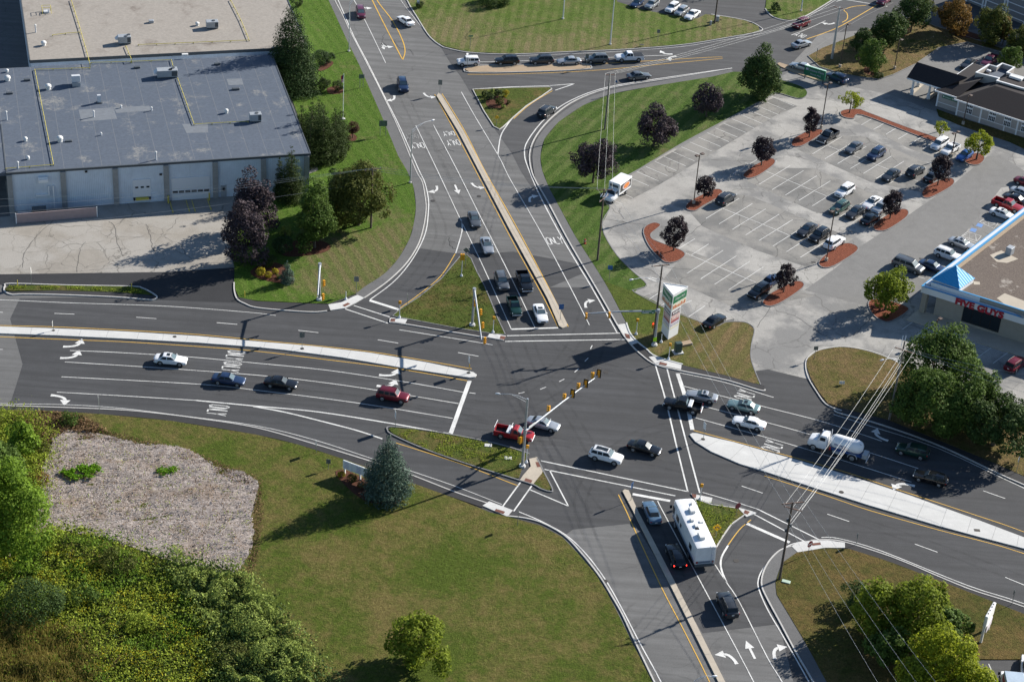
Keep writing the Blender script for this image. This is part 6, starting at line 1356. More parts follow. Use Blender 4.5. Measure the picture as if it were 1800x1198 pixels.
def broadleaf(base, wpx, ytop, lk, label, group=None, seed=1, h0=.18, cone=0.0, dens=1.0, leaf_s=None, name='broadleaf_tree', cat='tree', lumps=1.0, z0=.1):
    rng = np.random.default_rng(seed*7+3); p = G(base[0], base[1]); p.z = z0; s = scale_at(p); R = wpx/s/2*1.13; H = height_to(p, ytop)
    t = thing(name, label, cat, p, 0, group); zb = H*h0; rz = (H-zb)/2; zc = zb + rz; rc = R*.30
    k = int((22 + 14*min(R, 4))*lumps); d = unit(rng.normal(size=(k, 3))); f = rng.uniform(.35, 1, k)**.6*.74
    th = np.arctan2(d[:, 1], d[:, 0]); lob = 1 + .16*np.sin(2*th+seed) + .12*np.sin(3*th+seed*1.7) + .10*np.sin(5*th+2.1*seed+3*d[:, 2])
    C = d*(f*lob)[:, None]*np.array([R, R, rz]); tz = (C[:, 2]/rz+1)/2
    sh = 1 - cone*np.clip(tz, 0, 1); C[:, 0] *= sh; C[:, 1] *= sh; lo_ = C[:, 2] < 0; C[lo_, :2] *= 1.18; C[:, 2] *= 1.1; C[:, 2] += zc - .05*H
    Rr = np.minimum(R, rz)*rng.uniform(.15, .36, k)*(1-.35*cone*tz)
    ls = leaf_s or min(.42, .14 + .05*R); n = int(dens*260*(R*R + R*rz)/ (ls/.28)**1.3)
    link('crown', leaves_mesh('crown', C, Rr, n, ls, L[lk], rng, ctr=np.array([0, 0, zc-.2*rz])), t)
    link('trunk', trunk_mesh(zb + rz*.45, max(.07, .045*R), rng, R*.5, zc + rz*.3), t); return t
def conifer(base, wpx, ytop, lk, label, group=None, seed=1, pw=.8, dens=1.0, name='conifer_tree', low=.02, layers=13, bell=0.0):
    rng = np.random.default_rng(seed*11+5); p = G(base[0], base[1]); p.z = .1; s = scale_at(p); R = wpx/s/2*1.12; H = height_to(p, ytop)
    t = thing(name, label, 'tree', p, 0, group); C, Rr = [], []
    for i in range(layers):
        tt = i/(layers-1); rr = R*(1-tt)**pw if not bell else R*((1-tt**1.7)**.9)*(.82+.18*math.sin(min(1, tt*4)*PI/2)); z = H*(low + .02 + (1-low-.05)*tt); m_ = max(1, int(3 + 4.2*rr))
        for j in range(m_):
            a = 2*PI*(j + rng.uniform(-.35, .35))/m_ + i*.7; q = rr*rng.uniform(.62, .98)*.86
            C.append((q*math.cos(a), q*math.sin(a), z + rng.uniform(-.03, .03)*H - .05*rr)); Rr.append(max(.14, rr*.25 + .12*R*rng.uniform(.6, 1.2)))
        if rr > .5: C.append((0, 0, z)); Rr.append(rr*.55)
    C, Rr = np.array(C), np.array(Rr); ls = .13 + .035*R
    link('crown', leaves_mesh('crown', C, Rr, int(dens*300*(R*H*.6+R*R)/(ls/.28)**1.2), ls, L[lk], rng, up=.5, flat=.55, aspect=.7), t)
    bm = bmesh.new(); tube(bm, [(0, 0, -.05), (0, 0, H*.9)], [max(.1, R*.07), .03], 8); finish(bm, 'trunk', M['bark'], t); return t
def shrub(base, wpx, lk, label, group=None, seed=1, hr=.8, dens=1.0, name='shrub', cat='shrub', z0=.12):
    rng = np.random.default_rng(seed*5+1); p = G(base[0], base[1]); p.z = z0; s = scale_at(p); R = wpx/s/2; H = 2*R*hr
    k = 16; d = unit(rng.normal(size=(k, 3))); C = d*np.array([R, R, H/2])*.60; C[:, 2] += H*.5; Rr = np.full(k, R*.38)
    ls = .10 + .06*min(R, 2.0); t = thing(name, label, cat, p, 0, group)
    link('crown', leaves_mesh('crown', C, Rr, int(dens*500*(R*R+R*H/2)/(ls/.16)**1.5)+120, ls, L[lk], rng, ctr=np.array([0, 0, H*.4])), t)
    bm = bmesh.new(); 
    for i in range(4): a = i*PI/2+.4; tube(bm, [(0, 0, -.1), (R*.3*math.cos(a), R*.3*math.sin(a), H*.5)], [.05, .03], 5)
    finish(bm, 'stem', M['bark'], t); return t
gp = 'dark red leaved trees in the lot islands'
for i, a in enumerate([((1184, 441), 46, 377, 'dark red tree on the boomerang shaped bark island'), ((1237, 349), 37, 305, 'dark red tree on the bark island left of a lone parked car'), ((1338, 291), 42, 237, 'dark red tree on the small bark island between two others in the upper lot'),
    ((1422, 242), 35, 188, 'dark red tree beside the black pickup truck'), ((1648, 326), 41, 264, 'dark red tree on the bark island nearest the bank'), ((1564, 385), 40, 329, 'dark red tree on the bark island at the end of the parked cluster'), ((1377, 514), 38, 461, 'dark red tree on the lowest bark island in front of hidden cars')]):
    broadleaf(a[0], a[1], a[2], 'purple', a[3], gp, 20+i, .17, .25, 1.15, .26)
gq = 'big dark red leaved trees'
broadleaf((1149, 257), 67, 184, 'purple_big', 'big round dark red tree in the middle of the striped bank', gq, 31, .12, .1, 1.1)
broadleaf((1241, 206), 54, 143, 'purple_big', 'big dark red tree on the striped bank left of the green one', gq, 32, .16, .1, 1.1)
broadleaf((1042, 322), 68, 240, 'purple_big', 'big dark red tree behind the power lines and the box truck', gq, 33, .12, .1, 1.1)
broadleaf((447, 410), 80, 300, 'purple_big', 'upper one of two big dark red trees by the warehouse yard', gq, 34, .1, .25, 1.1)
broadleaf((431, 462), 80, 352, 'purple_big', 'lower one of two big dark red trees, closest to the dark driveway', gq, 35, .08, .15, 1.1)
broadleaf((1332, 172), 78, 86, 'dark', 'dense dark green tree at the end of the striped bank', None, 36, .08, .35, 1.3)
gl = 'young yellow green trees'
broadleaf((1493, 199), 40, 158, 'lime', 'young yellow-green tree at the start of the long bark strip', gl, 41, .3, 0, .6, .26); broadleaf((1651, 243), 25, 210, 'lime', 'smallest yellow-green tree in front of the bank windows', gl, 42, .3, 0, .7, .24)
broadleaf((1716, 281), 60, 231, 'lime', 'spreading yellow-green tree beside the bright blue car', gl, 43, .3, .1, .7, .28); broadleaf((1556, 545), 86, 469, 'bright', 'bright green tree on the bark bed before the restaurant', None, 44, .14, .25, 1.0, .32)
ge = 'trees around the bank corner'
for i, a in enumerate([((1514, 94), 42, 45, 'dark', 'dark tree left of the tallest dark tree in the upper right grass'), ((1558, 84), 62, 14, 'dark', 'tallest dense dark tree in the upper right grass'), ((1600, 58), 56, -20, 'dark', 'dark tree cut by the top edge right of the tallest dark one'), ((1623, 43), 30, -8, 'olive', 'slim olive tree at the yellow kerb tip'),
    ((1528, 126), 52, 66, 'mid', 'fresh green tree in front of the dark ones near the driveway'), ((1676, 60), 66, -6, 'autumn', 'turning orange-green tree between the road and the bank drive'), ((1740, 77), 66, 8, 'olive', 'wide olive tree right of the orange-green one'), ((1762, 80), 30, 24, 'autumn', 'small orange topped tree against the wide olive one'),
    ((1790, 98), 52, 42, 'olive', 'olive tree at the right edge behind the bank'), ((1773, 124), 44, 80, 'mid', 'round green tree right behind the bank roof'), ((1362, 20), 20, 4, 'dark', 'small dark tree on the upper grass tip')]):
    broadleaf(a[0], a[1], a[2], a[3], a[4], ge, 50+i, .1 if i != 3 else .3, .2, 1.1)
gm = 'big maples above the east road'
for i, a in enumerate([((1636, 690), 135, 578, 'mid', 'topmost big maple behind the double pole crossarms'), ((1645, 755), 165, 645, 'mid', 'widest maple shading the green car on the east road'), ((1700, 742), 100, 640, 'mid', 'maple between the widest one and the right hand one'), ((1745, 782), 150, 694, 'dark', 'big maple closest to the right edge above the east road')]):
    broadleaf(a[0], a[1], a[2], a[3], a[4], gm, 70+i, .1, .12, 1.15, .34, lumps=1.5)
gs = 'trees in the lower right lawn'
for i, a in enumerate([((1532, 1108), 96, 1020, 'bright', 'bright green tree touching the dark round shrub'), ((1608, 1122), 124, 1016, 'bright', 'tall bright green tree in the middle of the lower right lawn'), ((1655, 1135), 104, 1068, 'mid', 'green tree to the right of the tall bright one'), ((1560, 1165), 84, 1100, 'mid', 'shaded green tree low under the power lines'), ((1650, 1228), 150, 1108, 'lime', 'yellow-green tree lowest in the right lawn cluster'), ((1702, 1262), 96, 1166, 'lime', 'yellow-green tree beside the moving truck'), ((1600, 1235), 60, 1150, 'bright', 'green tree at the bottom edge left of the yellow ones')]):
    broadleaf(a[0], a[1], a[2], a[3], a[4], gs, 80+i, .08, .3, 1.0, .36, lumps=1.2)
shrub((1500, 1062), 64, 'dark', 'dark round shrub mass at the left of the lower right trees', None, 90, .62, 1.3)
broadleaf((735, 1168), 112, 1085, 'bright', 'single green tree casting a long shade on the big olive field', None, 91, .06, .1, 1.1, .36)
conifer((680, 874), 82, 766, 'spruce', 'big blue-green spruce in front of the long sign by the west road', None, 92, .8, 1.7, bell=1)
conifer((513, 156), 92, 3, 'fir', 'tall dark spruce beside the warehouse roofs', None, 93, .72, 1.5, layers=18)
conifer((505, 498), 26, 459, 'spruce', 'small blue spruce in the garden bed at the lawn corner', None, 94, .8, 1.6, layers=8, bell=1)
ga = 'tall hedge columns beside the warehouse'
for i, a in enumerate([((530, 262), 34, 186, 'first'), ((548, 276), 36, 178, 'second'), ((568, 286), 38, 184, 'third'), ((588, 278), 34, 190, 'fourth'), ((597, 262), 30, 188, 'rearmost right'), ((560, 255), 36, 176, 'rear middle'), ((545, 292), 28, 212, 'front low')]):
    conifer(a[0], a[1]*1.3, a[2], 'arb', a[3] + ' dark column of the tall hedge between warehouse and lawn', ga, 100+i, .6, 1.3, 'hedge_column', layers=10, bell=1)
conifer((512, 350), 50, 258, 'arb', 'pointed dark evergreen at the warehouse corner', None, 110, .8, 1.4, layers=12); conifer((492, 345), 26, 276, 'arb', 'slim dark evergreen tight against the cream wall', None, 111, .8, 1.4, layers=10)
broadleaf((553, 436), 78, 300, 'mid', 'loose green tree over the red bark bed', None, 112, .06, .45, 1.2, .32); broadleaf((630, 396), 108, 284, 'olive', 'widest dark green tree left of the wooden pole', None, 113, .06, .1, 1.3, .34); broadleaf((596, 372), 60, 296, 'dark', 'dark tree squeezed behind the widest one', None, 114, .06, .2, 1.2)
gb = 'clipped shrubs on the north lawn'
for i, a in enumerate([((563, 115), 32, 'fir', 'dark clipped shrub tight beside the tall spruce'), ((578, 112), 24, 'fir', 'smaller clipped shrub right of the tall spruce'), ((570, 160), 27, 'arb', 'left one of the clipped shrub pair near the flagpole'), ((593, 160), 22, 'arb', 'right one of the clipped shrub pair near the flagpole'), ((523, 12), 20, 'arb', 'clipped shrub at the top edge by the tan roof'), ((497, 446), 40, 'fir', 'large dark clipped ball in the red bark bed'), ((478, 468), 24, 'arb', 'dark shrub below the large clipped ball')]):
    shrub(a[0], a[1], a[2], a[3], gb, 120+i, .85)
p_ = thing('round_tree', 'clipped round wine red tree on a short trunk over red bark', 'tree', G(620, 243), 0)
rng_ = np.random.default_rng(4); link('crown', leaves_mesh('crown', unit(rng_.normal(size=(20, 3)))*.75+np.array([0, 0, 2.1]), np.full(20, .5), 2600, .16, L['wine'], rng_), p_); bm = bmesh.new(); tube(bm, [(0, 0, 0), (0, 0, 1.6)], .09, 7); finish(bm, 'trunk', M['bark'], p_)
gc = 'low shrubs in the corner garden bed'
for i, a in enumerate([((458, 484), 20, 'gold', 'leftmost golden shrub in the corner bed'), ((472, 488), 14, 'gold', 'golden shrub nearest the kerb in the corner bed'), ((484, 482), 14, 'gold', 'golden shrub just left of the small blue spruce'), ((490, 490), 13, 'olive', 'olive shrub touching the small blue spruce'), ((470, 470), 18, 'olive', 'olive shrub behind the golden ones'), ((463, 455), 20, 'arb', 'dark shrub under the lower dark red tree'), ((502, 415), 26, 'vine', 'pale flowering bush above the clipped ball'), ((530, 425), 20, 'olive', 'small shrub in the red bark under the loose green tree')]):
    shrub(a[0], a[1], a[2], a[3], gc, 130+i, .7)
gi = 'shrubs on the small triangle island'
for i, a in enumerate([((852, 170), 13, 'arb', 'small dark shrub leftmost on the triangle island'), ((861, 177), 16, 'arb', 'dark shrub second from the left on the triangle island'), ((875, 170), 17, 'arb', 'largest dark shrub on the triangle island'), ((889, 171), 15, 'gold', 'golden shrub on the triangle island'), ((878, 186), 18, 'olive', 'olive shrub lowest on the triangle island'), ((894, 184), 9, 'olive', 'tiny shrub at the right of the triangle island'), ((885, 191), 9, 'vine', 'tiny pale shrub at the bottom of the triangle island'), ((865, 163), 9, 'vine', 'tiny pale shrub at the top of the triangle island')]):
    shrub(a[0], a[1], a[2], a[3], gi, 140+i, .8)
gn = 'shrubs around the long sign'
for i, a in enumerate([((600, 838), 16, 'gold', 'yellowish shrub at the left end of the long sign'), ((618, 846), 20, 'olive', 'olive shrub under the long sign'), ((635, 856), 16, 'autumn', 'reddish shrub under the middle of the long sign'), ((655, 852), 18, 'olive', 'olive shrub hidden near the spruce foot')]): shrub(a[0], a[1], a[2], a[3], gn, 150+i, .6)
shrub((1542, 136), 22, 'arb', 'low spreading evergreen at the driveway kerb', None, 160, .3)
shrub((1556, 558), 14, 'olive', 'small shrub in the shade of the bright green tree', None, 161, .5)
go = 'trees standing beyond the top edge'
for i, a in enumerate([((880, -52), 120, -150), ((955, -60), 110, -160), ((1290, -28), 70, -95), ((1370, -30), 60, -90)]): broadleaf(a[0], a[1], a[2], 'dark', ['left one of the dark trees shading the north road', 'second dark tree behind the north lawn', 'dark tree above the top parking row', 'dark tree at the upper lawn corner'][i], go, 170+i, .05, .1, .5)
shrub((868, 8), 60, 'dark', 'dark shrub at the top edge of the north lawn', None, 180, .3); shrub((738, 14), 16, 'arb', 'dark bush behind the kerb at the top of the north road', None, 181, .7)

# ---- rough corner, bottom left
def region_points(poly, n, rng, jit=0.0):
    P = np.array([(G(x, y).x, G(x, y).y) for x, y in poly]); lo, hi = P.min(0), P.max(0); out = []
    while len(out) < n:
        q = rng.uniform(lo, hi, (n*2, 2)); ins = np.zeros(len(q), bool); j = len(P)-1
        for i in range(len(P)):
            c = ((P[i, 1] > q[:, 1]) != (P[j, 1] > q[:, 1])) & (q[:, 0] < (P[j, 0]-P[i, 0])*(q[:, 1]-P[i, 1])/(P[j, 1]-P[i, 1]+1e-9)+P[i, 0]); ins ^= c; j = i
        out.extend(q[ins].tolist())
    return np.array(out[:n]) + rng.normal(size=(n, 2))*jit
_lat = np.random.default_rng(9).uniform(-1, 1, (256, 256))
def vnoise(x, y):
    x = np.asarray(x, float); y = np.asarray(y, float); i = np.floor(x).astype(int); j = np.floor(y).astype(int); u = x-i; v = y-j; u = u*u*(3-2*u); v = v*v*(3-2*v)
    g = lambda a, b: _lat[a % 256, b % 256]
    return (g(i, j)*(1-u)+g(i+1, j)*u)*(1-v) + (g(i, j+1)*(1-u)+g(i+1, j+1)*u)*v
def wob(x, y, s):
    s = s*.6; return 1.3*(vnoise(x*s+3.1, y*s+7.7) + .55*vnoise(x*s*2.1+11, y*s*2.1+5) + .3*vnoise(x*s*4.3+2, y*s*4.3+9))
rng = np.random.default_rng(77)
# wood chips: lumpy sheet, then loose chips
P = W(CHIP); Ps = smooth_pts(P, 5, True); bm = bmesh.new()
xs = [q.x for q in Ps]; ys = [q.y for q in Ps]; poly = [(q.x, q.y) for q in Ps]
def inside(x, y):
    r_ = False; j = len(poly)-1
    for i in range(len(poly)):
        if (poly[i][1] > y) != (poly[j][1] > y) and x < (poly[j][0]-poly[i][0])*(y-poly[i][1])/(poly[j][1]-poly[i][1])+poly[i][0]: r_ = not r_
        j = i
    return r_
st_ = .28; nx = int((max(xs)-min(xs))/st_)+1; ny = int((max(ys)-min(ys))/st_)+1; grid = {}
for i in range(nx):
    for j in range(ny):
        x = min(xs)+i*st_; y = min(ys)+j*st_
        if inside(x, y): grid[i, j] = bm.verts.new((x+rng.uniform(-.08, .08), y+rng.uniform(-.08, .08), .27 + .07*wob(np.float64(x), np.float64(y), .5) + .15*float(vnoise((x*.94+y*.34)*.35, (y*.94-x*.34)*1.7)) + rng.uniform(-.03, .04)))
for (i, j), v in list(grid.items()):
    if (i+1, j) in grid and (i, j+1) in grid and (i+1, j+1) in grid: bm.faces.new((v, grid[i+1, j], grid[i+1, j+1], grid[i, j+1]))
k = NM('pale_wood_chips'); f = k.noise(4.5, 6, .85); b_ = k.noise(.22, 5, .6); sn = k.noise(2.2, 5, .8, co=k.coord(math.radians(-20), (.5, 2.6, 1)))
c = k.mix(k.ramp(f, .34, .66), (.13, .105, .092), (.36, .315, .29)); c = k.mix(k.ramp(sn, .5, .66), c, (.48, .43, .40)); c = k.mix(k.ramp(b_, .5, .66), c, k.mix(.6, c, (.20, .14, .09))); k.bump(k.math('ADD', f, sn), .8, .16); M['chips'] = k.out(c, .95, .1)
tag(finish(bm, 'wood_chip_ground', M['chips'], smooth=180), 'pale pinkish wood chip clearing beside the olive field', 'wood chips', kind='stuff')
q = region_points(CHIP, 14000, rng); n = len(q); ang = rng.uniform(0, PI, n); ln_ = rng.uniform(.04, .13, n); T = np.stack([np.cos(ang), np.sin(ang), rng.uniform(-.35, .35, n)], 1)*ln_[:, None]; Bn = np.stack([-np.sin(ang), np.cos(ang), rng.uniform(-.6, .6, n)], 1)*rng.uniform(.012, .03, n)[:, None]
C3 = np.stack([q[:, 0], q[:, 1], .31 + .07*wob(q[:, 0], q[:, 1], .5) + rng.uniform(-.04, .05, n)], 1); V = np.stack([C3-T-Bn, C3+T-Bn, C3+T+Bn, C3-T+Bn], 1).reshape(-1, 3)
L['chip'] = leaf('wood_splinters', (.20, .175, .158), (.42, .375, .35), .45, .0, (1, 1, 1)); tag(link('loose_chips', quads('loose_chips', V, L['chip'])), 'loose pale wood splinters strewn over the clearing', 'wood chips', kind='stuff')
def field(name, poly, n, size, mat, label, cat, h, seed, zfun=None, asp=1.0, vert=0.0, zj=.6):
    rng = np.random.default_rng(seed); q = region_points(poly, n, rng, 1.1 if n > 8000 and 'chip' not in name else .15); n = len(q)
    z = (zfun(q[:, 0], q[:, 1]) if zfun else np.zeros(n)) + .08 + h*rng.uniform(0, 1, n)**zj; d = unit(rng.normal(size=(n, 3)) + np.array([0, 0, .9 if not vert else 0])); T = unit(np.cross(d, rng.normal(size=(n, 3))))
    if vert: T = unit(np.array([0, 0, 1.0]) + .35*rng.normal(size=(n, 3)))
    Bv = unit(np.cross(d, T)); s = size*rng.uniform(.55, 1.4, n)[:, None]; P = np.stack([q[:, 0], q[:, 1], z], 1)
    V = np.stack([P-T*s*.5, P-Bv*s*.36*asp, P+T*s*.5, P+Bv*s*.36*asp], 1).reshape(-1, 3); return tag(link(name, quads(name, V, mat)), label, cat, kind='stuff')
WEED = [(-120, 985), (20, 975), (80, 938), (130, 938), (200, 955), (300, 990), (340, 1005), (375, 1060), (400, 1130), (450, 1230), (520, 1330), (-120, 1330)]
zt = lambda x, y: np.maximum(0, .45*wob(x, y, .55)+.25)
hide = lambda f, th, up=True: (lambda x, y: f(x, y) + np.where((vnoise(x*.33+50, y*.33) > th) == up, 0, -3.0))
field('weed_patch', WEED, 56000, .27, L['weed'], 'rank green weeds filling the bottom left corner', 'weeds', 1.0, 5, hide(zt, -.05)); field('weed_patch', WEED, 70000, .25, L['vivid2'], 'greener weeds between the yellowish ones at the bottom left', 'weeds', 1.1, 25, hide(zt, -.05, False)); field('weed_understory', WEED, 16000, .36, L['dark'], 'dark low leaves under the weeds', 'weeds', .7, 26, zt)  # last field adds darker leaves low among the weeds
field('goldenrod', [(-60, 985), (60, 960), (160, 970), (330, 1040), (385, 1130), (420, 1230), (200, 1230), (60, 1060)], 9000, .15, L['weed_y'], 'yellow goldenrod heads among the weeds', 'weeds', .35, 6, lambda x, y: zt(x, y)+.75 + np.where(vnoise(x*.45+9, y*.45+30) > .12, 0, -3))
field('tall_grass', [(-140, 1095), (60, 1100), (140, 1135), (165, 1200), (170, 1330), (-140, 1330)], 30000, .75, L['tall'], 'tall olive grass at the bottom left corner', 'tall grass', .7, 7, lambda x, y: zt(x, y)+.55, .12, 1.0)
VINE = [(290, 985), (360, 1010), (420, 1015), (432, 1050), (470, 1075), (500, 1110), (545, 1165), (580, 1230), (640, 1330), (430, 1330), (395, 1200), (375, 1120), (350, 1060)]
zv = lambda x, y: .75 + .75*wob(x, y, .8)
field('vine_thicket', VINE, 44000, .26, L['vine'], 'pale leaved vine thicket along the edge of the olive field', 'vines', 1.0, 8, zv, zj=.35)
field('vine_thicket', VINE, 16000, .34, L['dark'], 'dark undergrowth inside the vine thicket', 'vines', 1.5, 9, lambda x, y: zv(x, y)*.3)
SCRUB = [(-120, 735), (20, 728), (55, 740), (90, 775), (80, 830), (72, 890), (60, 945), (20, 980), (-120, 990)]
field('scrub', SCRUB, 30000, .26, L['weed'], 'green scrub between the road and the wood chips', 'scrub', 1.2, 10, zt); field('dry_brush', [(20, 728), (90, 726), (150, 735), (190, 760), (120, 762), (90, 775), (72, 830), (40, 800)], 5000, .3, L['drybrush'], 'brown dry brush at the top corner of the wood chips', 'brush', .5, 11)
field('chip_weeds', [(108, 836), (118, 826), (132, 830), (142, 822), (158, 825), (166, 820), (175, 828), (182, 833), (172, 840), (160, 846), (146, 843), (134, 849), (120, 843)], 2200, .26, L['vivid'], 'vivid green weed patch on the wood chips, the larger one', 'weeds', .35, 12, lambda x, y: .32 + np.where(vnoise(x*1.5, y*1.5) > -.22, 0, -.9))
field('chip_weeds', [(274, 830), (284, 824), (292, 829), (304, 823), (314, 827), (305, 835), (296, 833), (288, 840), (280, 836)], 600, .22, L['vivid'], 'small vivid weed patch right of the larger one', 'weeds', .25, 13, lambda x, y: .25+0*x)
field('chip_stubble', CHIP, 9000, .16, L['drybrush'], 'dry stubble scattered over the wood chips', 'brush', .2, 14, lambda x, y: .40 + np.where(vnoise(x*2.1, y*2.1) > -.1, 0, -.8))
field('chip_sprouts', CHIP, 6000, .16, L['weed'], 'thin green sprouts coming up through the wood chips', 'weeds', .2, 15, lambda x, y: .42 + np.where(vnoise(x*1.7+40, y*1.7) > .22, 0, -.8))
field('chip_rim', [(88, 752), (190, 758), (330, 792), (460, 842), (464, 905), (452, 990), (436, 1010), (448, 905), (446, 860), (320, 806), (200, 775), (95, 772)], 5200, .16, L['drybrush'], 'dry straggly grass along the rim of the wood chips', 'brush', .15, 16, lambda x, y: .05+0*x)
for i_, (pl_, n_) in enumerate((([(683, 755), (725, 755), (775, 763), (850, 777), (928, 799), (912, 840), (825, 815), (750, 790)], 5200), ([(820, 448), (851, 502), (874, 558), (886, 588), (800, 577), (695, 555), (740, 520), (776, 490)], 3800), ([(1222, 879), (1298, 895), (1285, 922), (1259, 960)], 1300), ([(15, 504), (232, 506), (262, 517), (130, 509), (20, 508)], 2200))):
    field('island_weeds', pl_, n_, .14, L['weed'] if i_ != 1 else L['olive'], ['rough weeds on the long grassy island by the red pickup truck', 'short weeds on the big triangle island', 'short weeds on the island beside the motorhome', 'rough weeds in the grass strip by the dark driveway'][i_], 'weeds', .12, 30+i_, lambda x, y: .06 + np.where(vnoise(x*.8, y*.8) > -.1, 0, -.5))
gw = 'bushes of the rough corner'
for i, a in enumerate([((15, 985), 150, 795, 'vivid2', 'tallest bright green tree at the left edge below the wood chips'), ((-10, 880), 110, 760, 'mid', 'green tree at the left edge beside the wood chips'), ((40, 800), 60, 738, 'vivid2', 'bright bushy tree near the road at the left edge')]):
    broadleaf(a[0], a[1], a[2], a[3], a[4], gw, 190+i, .03, .2, 1.1, .36, name='wild_tree', lumps=1.3)
for i, a in enumerate([((122, 745), 40, 'mid', 'leafy bush on the verge above the wood chips'), ((70, 800), 44, 'olive', 'olive bush at the left rim of the wood chips'), ((68, 850), 40, 'autumn', 'brownish bush at the left rim of the wood chips'), ((60, 1085), 120, 'dark', 'broad grey-green bush in the bottom left corner'), ((330, 1030), 60, 'vine', 'pale vine mound near the lower rim of the chips'), ((395, 1060), 70, 'vine', 'pale vine mound touching the olive field'), ((440, 1110), 90, 'vine', 'large pale vine mound beside the olive field'), ((480, 1170), 90, 'vine', 'pale vine mound nearest the bottom edge'), ((400, 1170), 80, 'olive', 'olive mound inside the vine thicket'), ((210, 1000), 70, 'olive', 'olive mound at the lower rim of the wood chips'), ((90, 960), 60, 'weed', 'weedy mound below the left end of the chips'), ((250, 1110), 60, 'weed', 'weedy mound in the middle of the goldenrod'), ((150, 1060), 60, 'mid', 'green mound right of the grey-green bush')]):
    shrub(a[0], a[1], a[2], a[3], gw, 200+i, .5, .6, 'wild_bush', 'bush')
# ================================================================== SIGNALS, POLES, SIGNS, WIRES
def P3(px, py, z=0): return G(px, py, z)
def head(t, pos, face, plate=False, lit=None, n=3):
    """a signal head with its lenses; face = horizontal direction it looks"""
    f = Vector((face[0], face[1], 0)).normalized(); mm = frame_mat(Vector(pos), Vector((-f.y, f.x, 0)), f)
    bm = bmesh.new(); hh = .36*n
    vs, _ = box(bm, -.17, .17, -hh/2, hh/2, -.10, .10)
    for i in range(n):
        y = hh/2 - .18 - i*.36; m_ = [(.15*math.cos(a), y+.15*math.sin(a)) for a in [PI*k/6 for k in range(7)]]
        a_ = [bm.verts.new((x, q, .101)) for x, q in m_]; b_ = [bm.verts.new((x, q, .34)) for x, q in m_]
        for k in range(6): bm.faces.new((a_[k], a_[k+1], b_[k+1], b_[k]))
    o = finish(bm, 'signal_head', M['signal_yellow'], t); o.matrix_local = mm
    if plate:
        bm = bmesh.new(); box(bm, -.34, .34, -hh/2-.16, hh/2+.16, .0, .02); b = finish(bm, 'back_plate', M['black'], o)
    for i in range(n):
        bm = bmesh.new(); disc_cyl(bm, (0, hh/2-.18-i*.36, .112), (0, 0, 1), .125, .02, 14)
        finish(bm, 'lens', M['light_red'] if lit == i else M['black_lens'] if n == 3 and lit != 'amber' else M['light_amber'], o)
    return o
def mast(name, label, base, H, arms, cat='signal mast', r=.21):
    p = P3(*base); p.z = .1; t = thing(name, label, cat, p, 0, 'traffic signal masts')
    bm = bmesh.new(); tube(bm, [(0, 0, 0), (0, 0, H)], [r, r*.62], 14); tube(bm, [(0, 0, H), (0, 0, H+.08)], r*.75, 12); finish(bm, 'pole', M['galv'], t, 40)
    bm = bmesh.new(); tube(bm, [(0, 0, 0), (0, 0, .28)], [r*2.3, r*2.0], 14); finish(bm, 'base', M['conc_white'], t)
    for (tip, z0, z1) in arms:
        e = P3(tip[0], tip[1], z1) - p; bm = bmesh.new(); s_ = Vector((0, 0, z0)); mid = s_.lerp(e, .5) + Vector((0, 0, .15)); tube(bm, [s_, mid, e], [.16, .13, .09], 10); finish(bm, 'mast_arm', M['galv'], t, 40)
        box_ = bmesh.new(); tube(box_, [(0, 0, z0-.3), (0, 0, z0+.3)], r*1.25, 12); finish(box_, 'arm_clamp', M['galv'], t)
    return t, p
def luminaire(t, p, z0, tip, z1, mt='alum'):
    e = P3(tip[0], tip[1], z1) - p; s_ = Vector((0, 0, z0)); d = e - s_
    bm = bmesh.new(); tube(bm, [s_, s_ + d*.35 + Vector((0, 0, .35)), s_ + d*.7 + Vector((0, 0, .3)), e], .035, 7)
    tube(bm, [s_ - Vector((0, 0, .45)), s_ + d*.35 + Vector((0, 0, .05)), s_ + d*.55 + Vector((0, 0, .25))], .028, 6); finish(bm, 'lamp_arm', M[mt], t, 50)
    u = Vector((d.x, d.y, 0)).normalized(); bm = bmesh.new(); w = e + u*.5; tube(bm, [e - u*.12, e + u*.1, w - u*.1, w + u*.08], [.05, .14, .13, .05], 10); finish(bm, 'lamp_head', M[mt], t, 50)
t, p = mast('signal_mast', 'tallest signal mast with a long diagonal arm of seven yellow heads on the grassy island', (918, 820), 11.0, [((1051, 660), 5.8, 6.9)])
luminaire(t, p, 10.9, (878, 692), 11.4)
a0 = Vector((0, 0, 5.8)); a1 = P3(1051, 660, 6.9) - p
for k, (u, pl) in enumerate(((.33, 0), (.545, 0), (.615, 1), (.74, 0), (.80, 1), (.94, 0), (.985, 1))):
    q = a0.lerp(a1, u) + Vector((0, 0, .35)); head(t, (q.x + (.25 if pl else -.1), q.y + .25, q.z), (.3, 1) if pl else (-1, .35), bool(pl))
head(t, (-.55, -.1, 4.3), (-1, .3)); head(t, (-.35, .35, 4.2), (0, 1), True)
bm = bmesh.new(); box(bm, -.65, .65, -.17, .17, -.015, .015); o = finish(bm, 'street_name_plate', M['sign_white'], t); q = a0.lerp(a1, .09); o.matrix_local = frame_mat(q + Vector((0, -.18, .25)), (a1-a0), (a1-a0).cross(Vector((0, 0, 1))))
t, p = mast('signal_mast', 'signal mast with a level arm and a green street name sign on the pylon corner', (1150, 607), 6.15, [((1029, 551), 6.0, 6.15)])
for u in (.985, .67):
    q = Vector((0, 0, 6.0)).lerp(P3(1029, 551, 6.15)-p, u); head(t, (q.x, q.y - .16, q.z-.3), (0, -1), False, 'amber')
head(t, (-.55, -.2, 3.6), (0, -1), False, 0); 
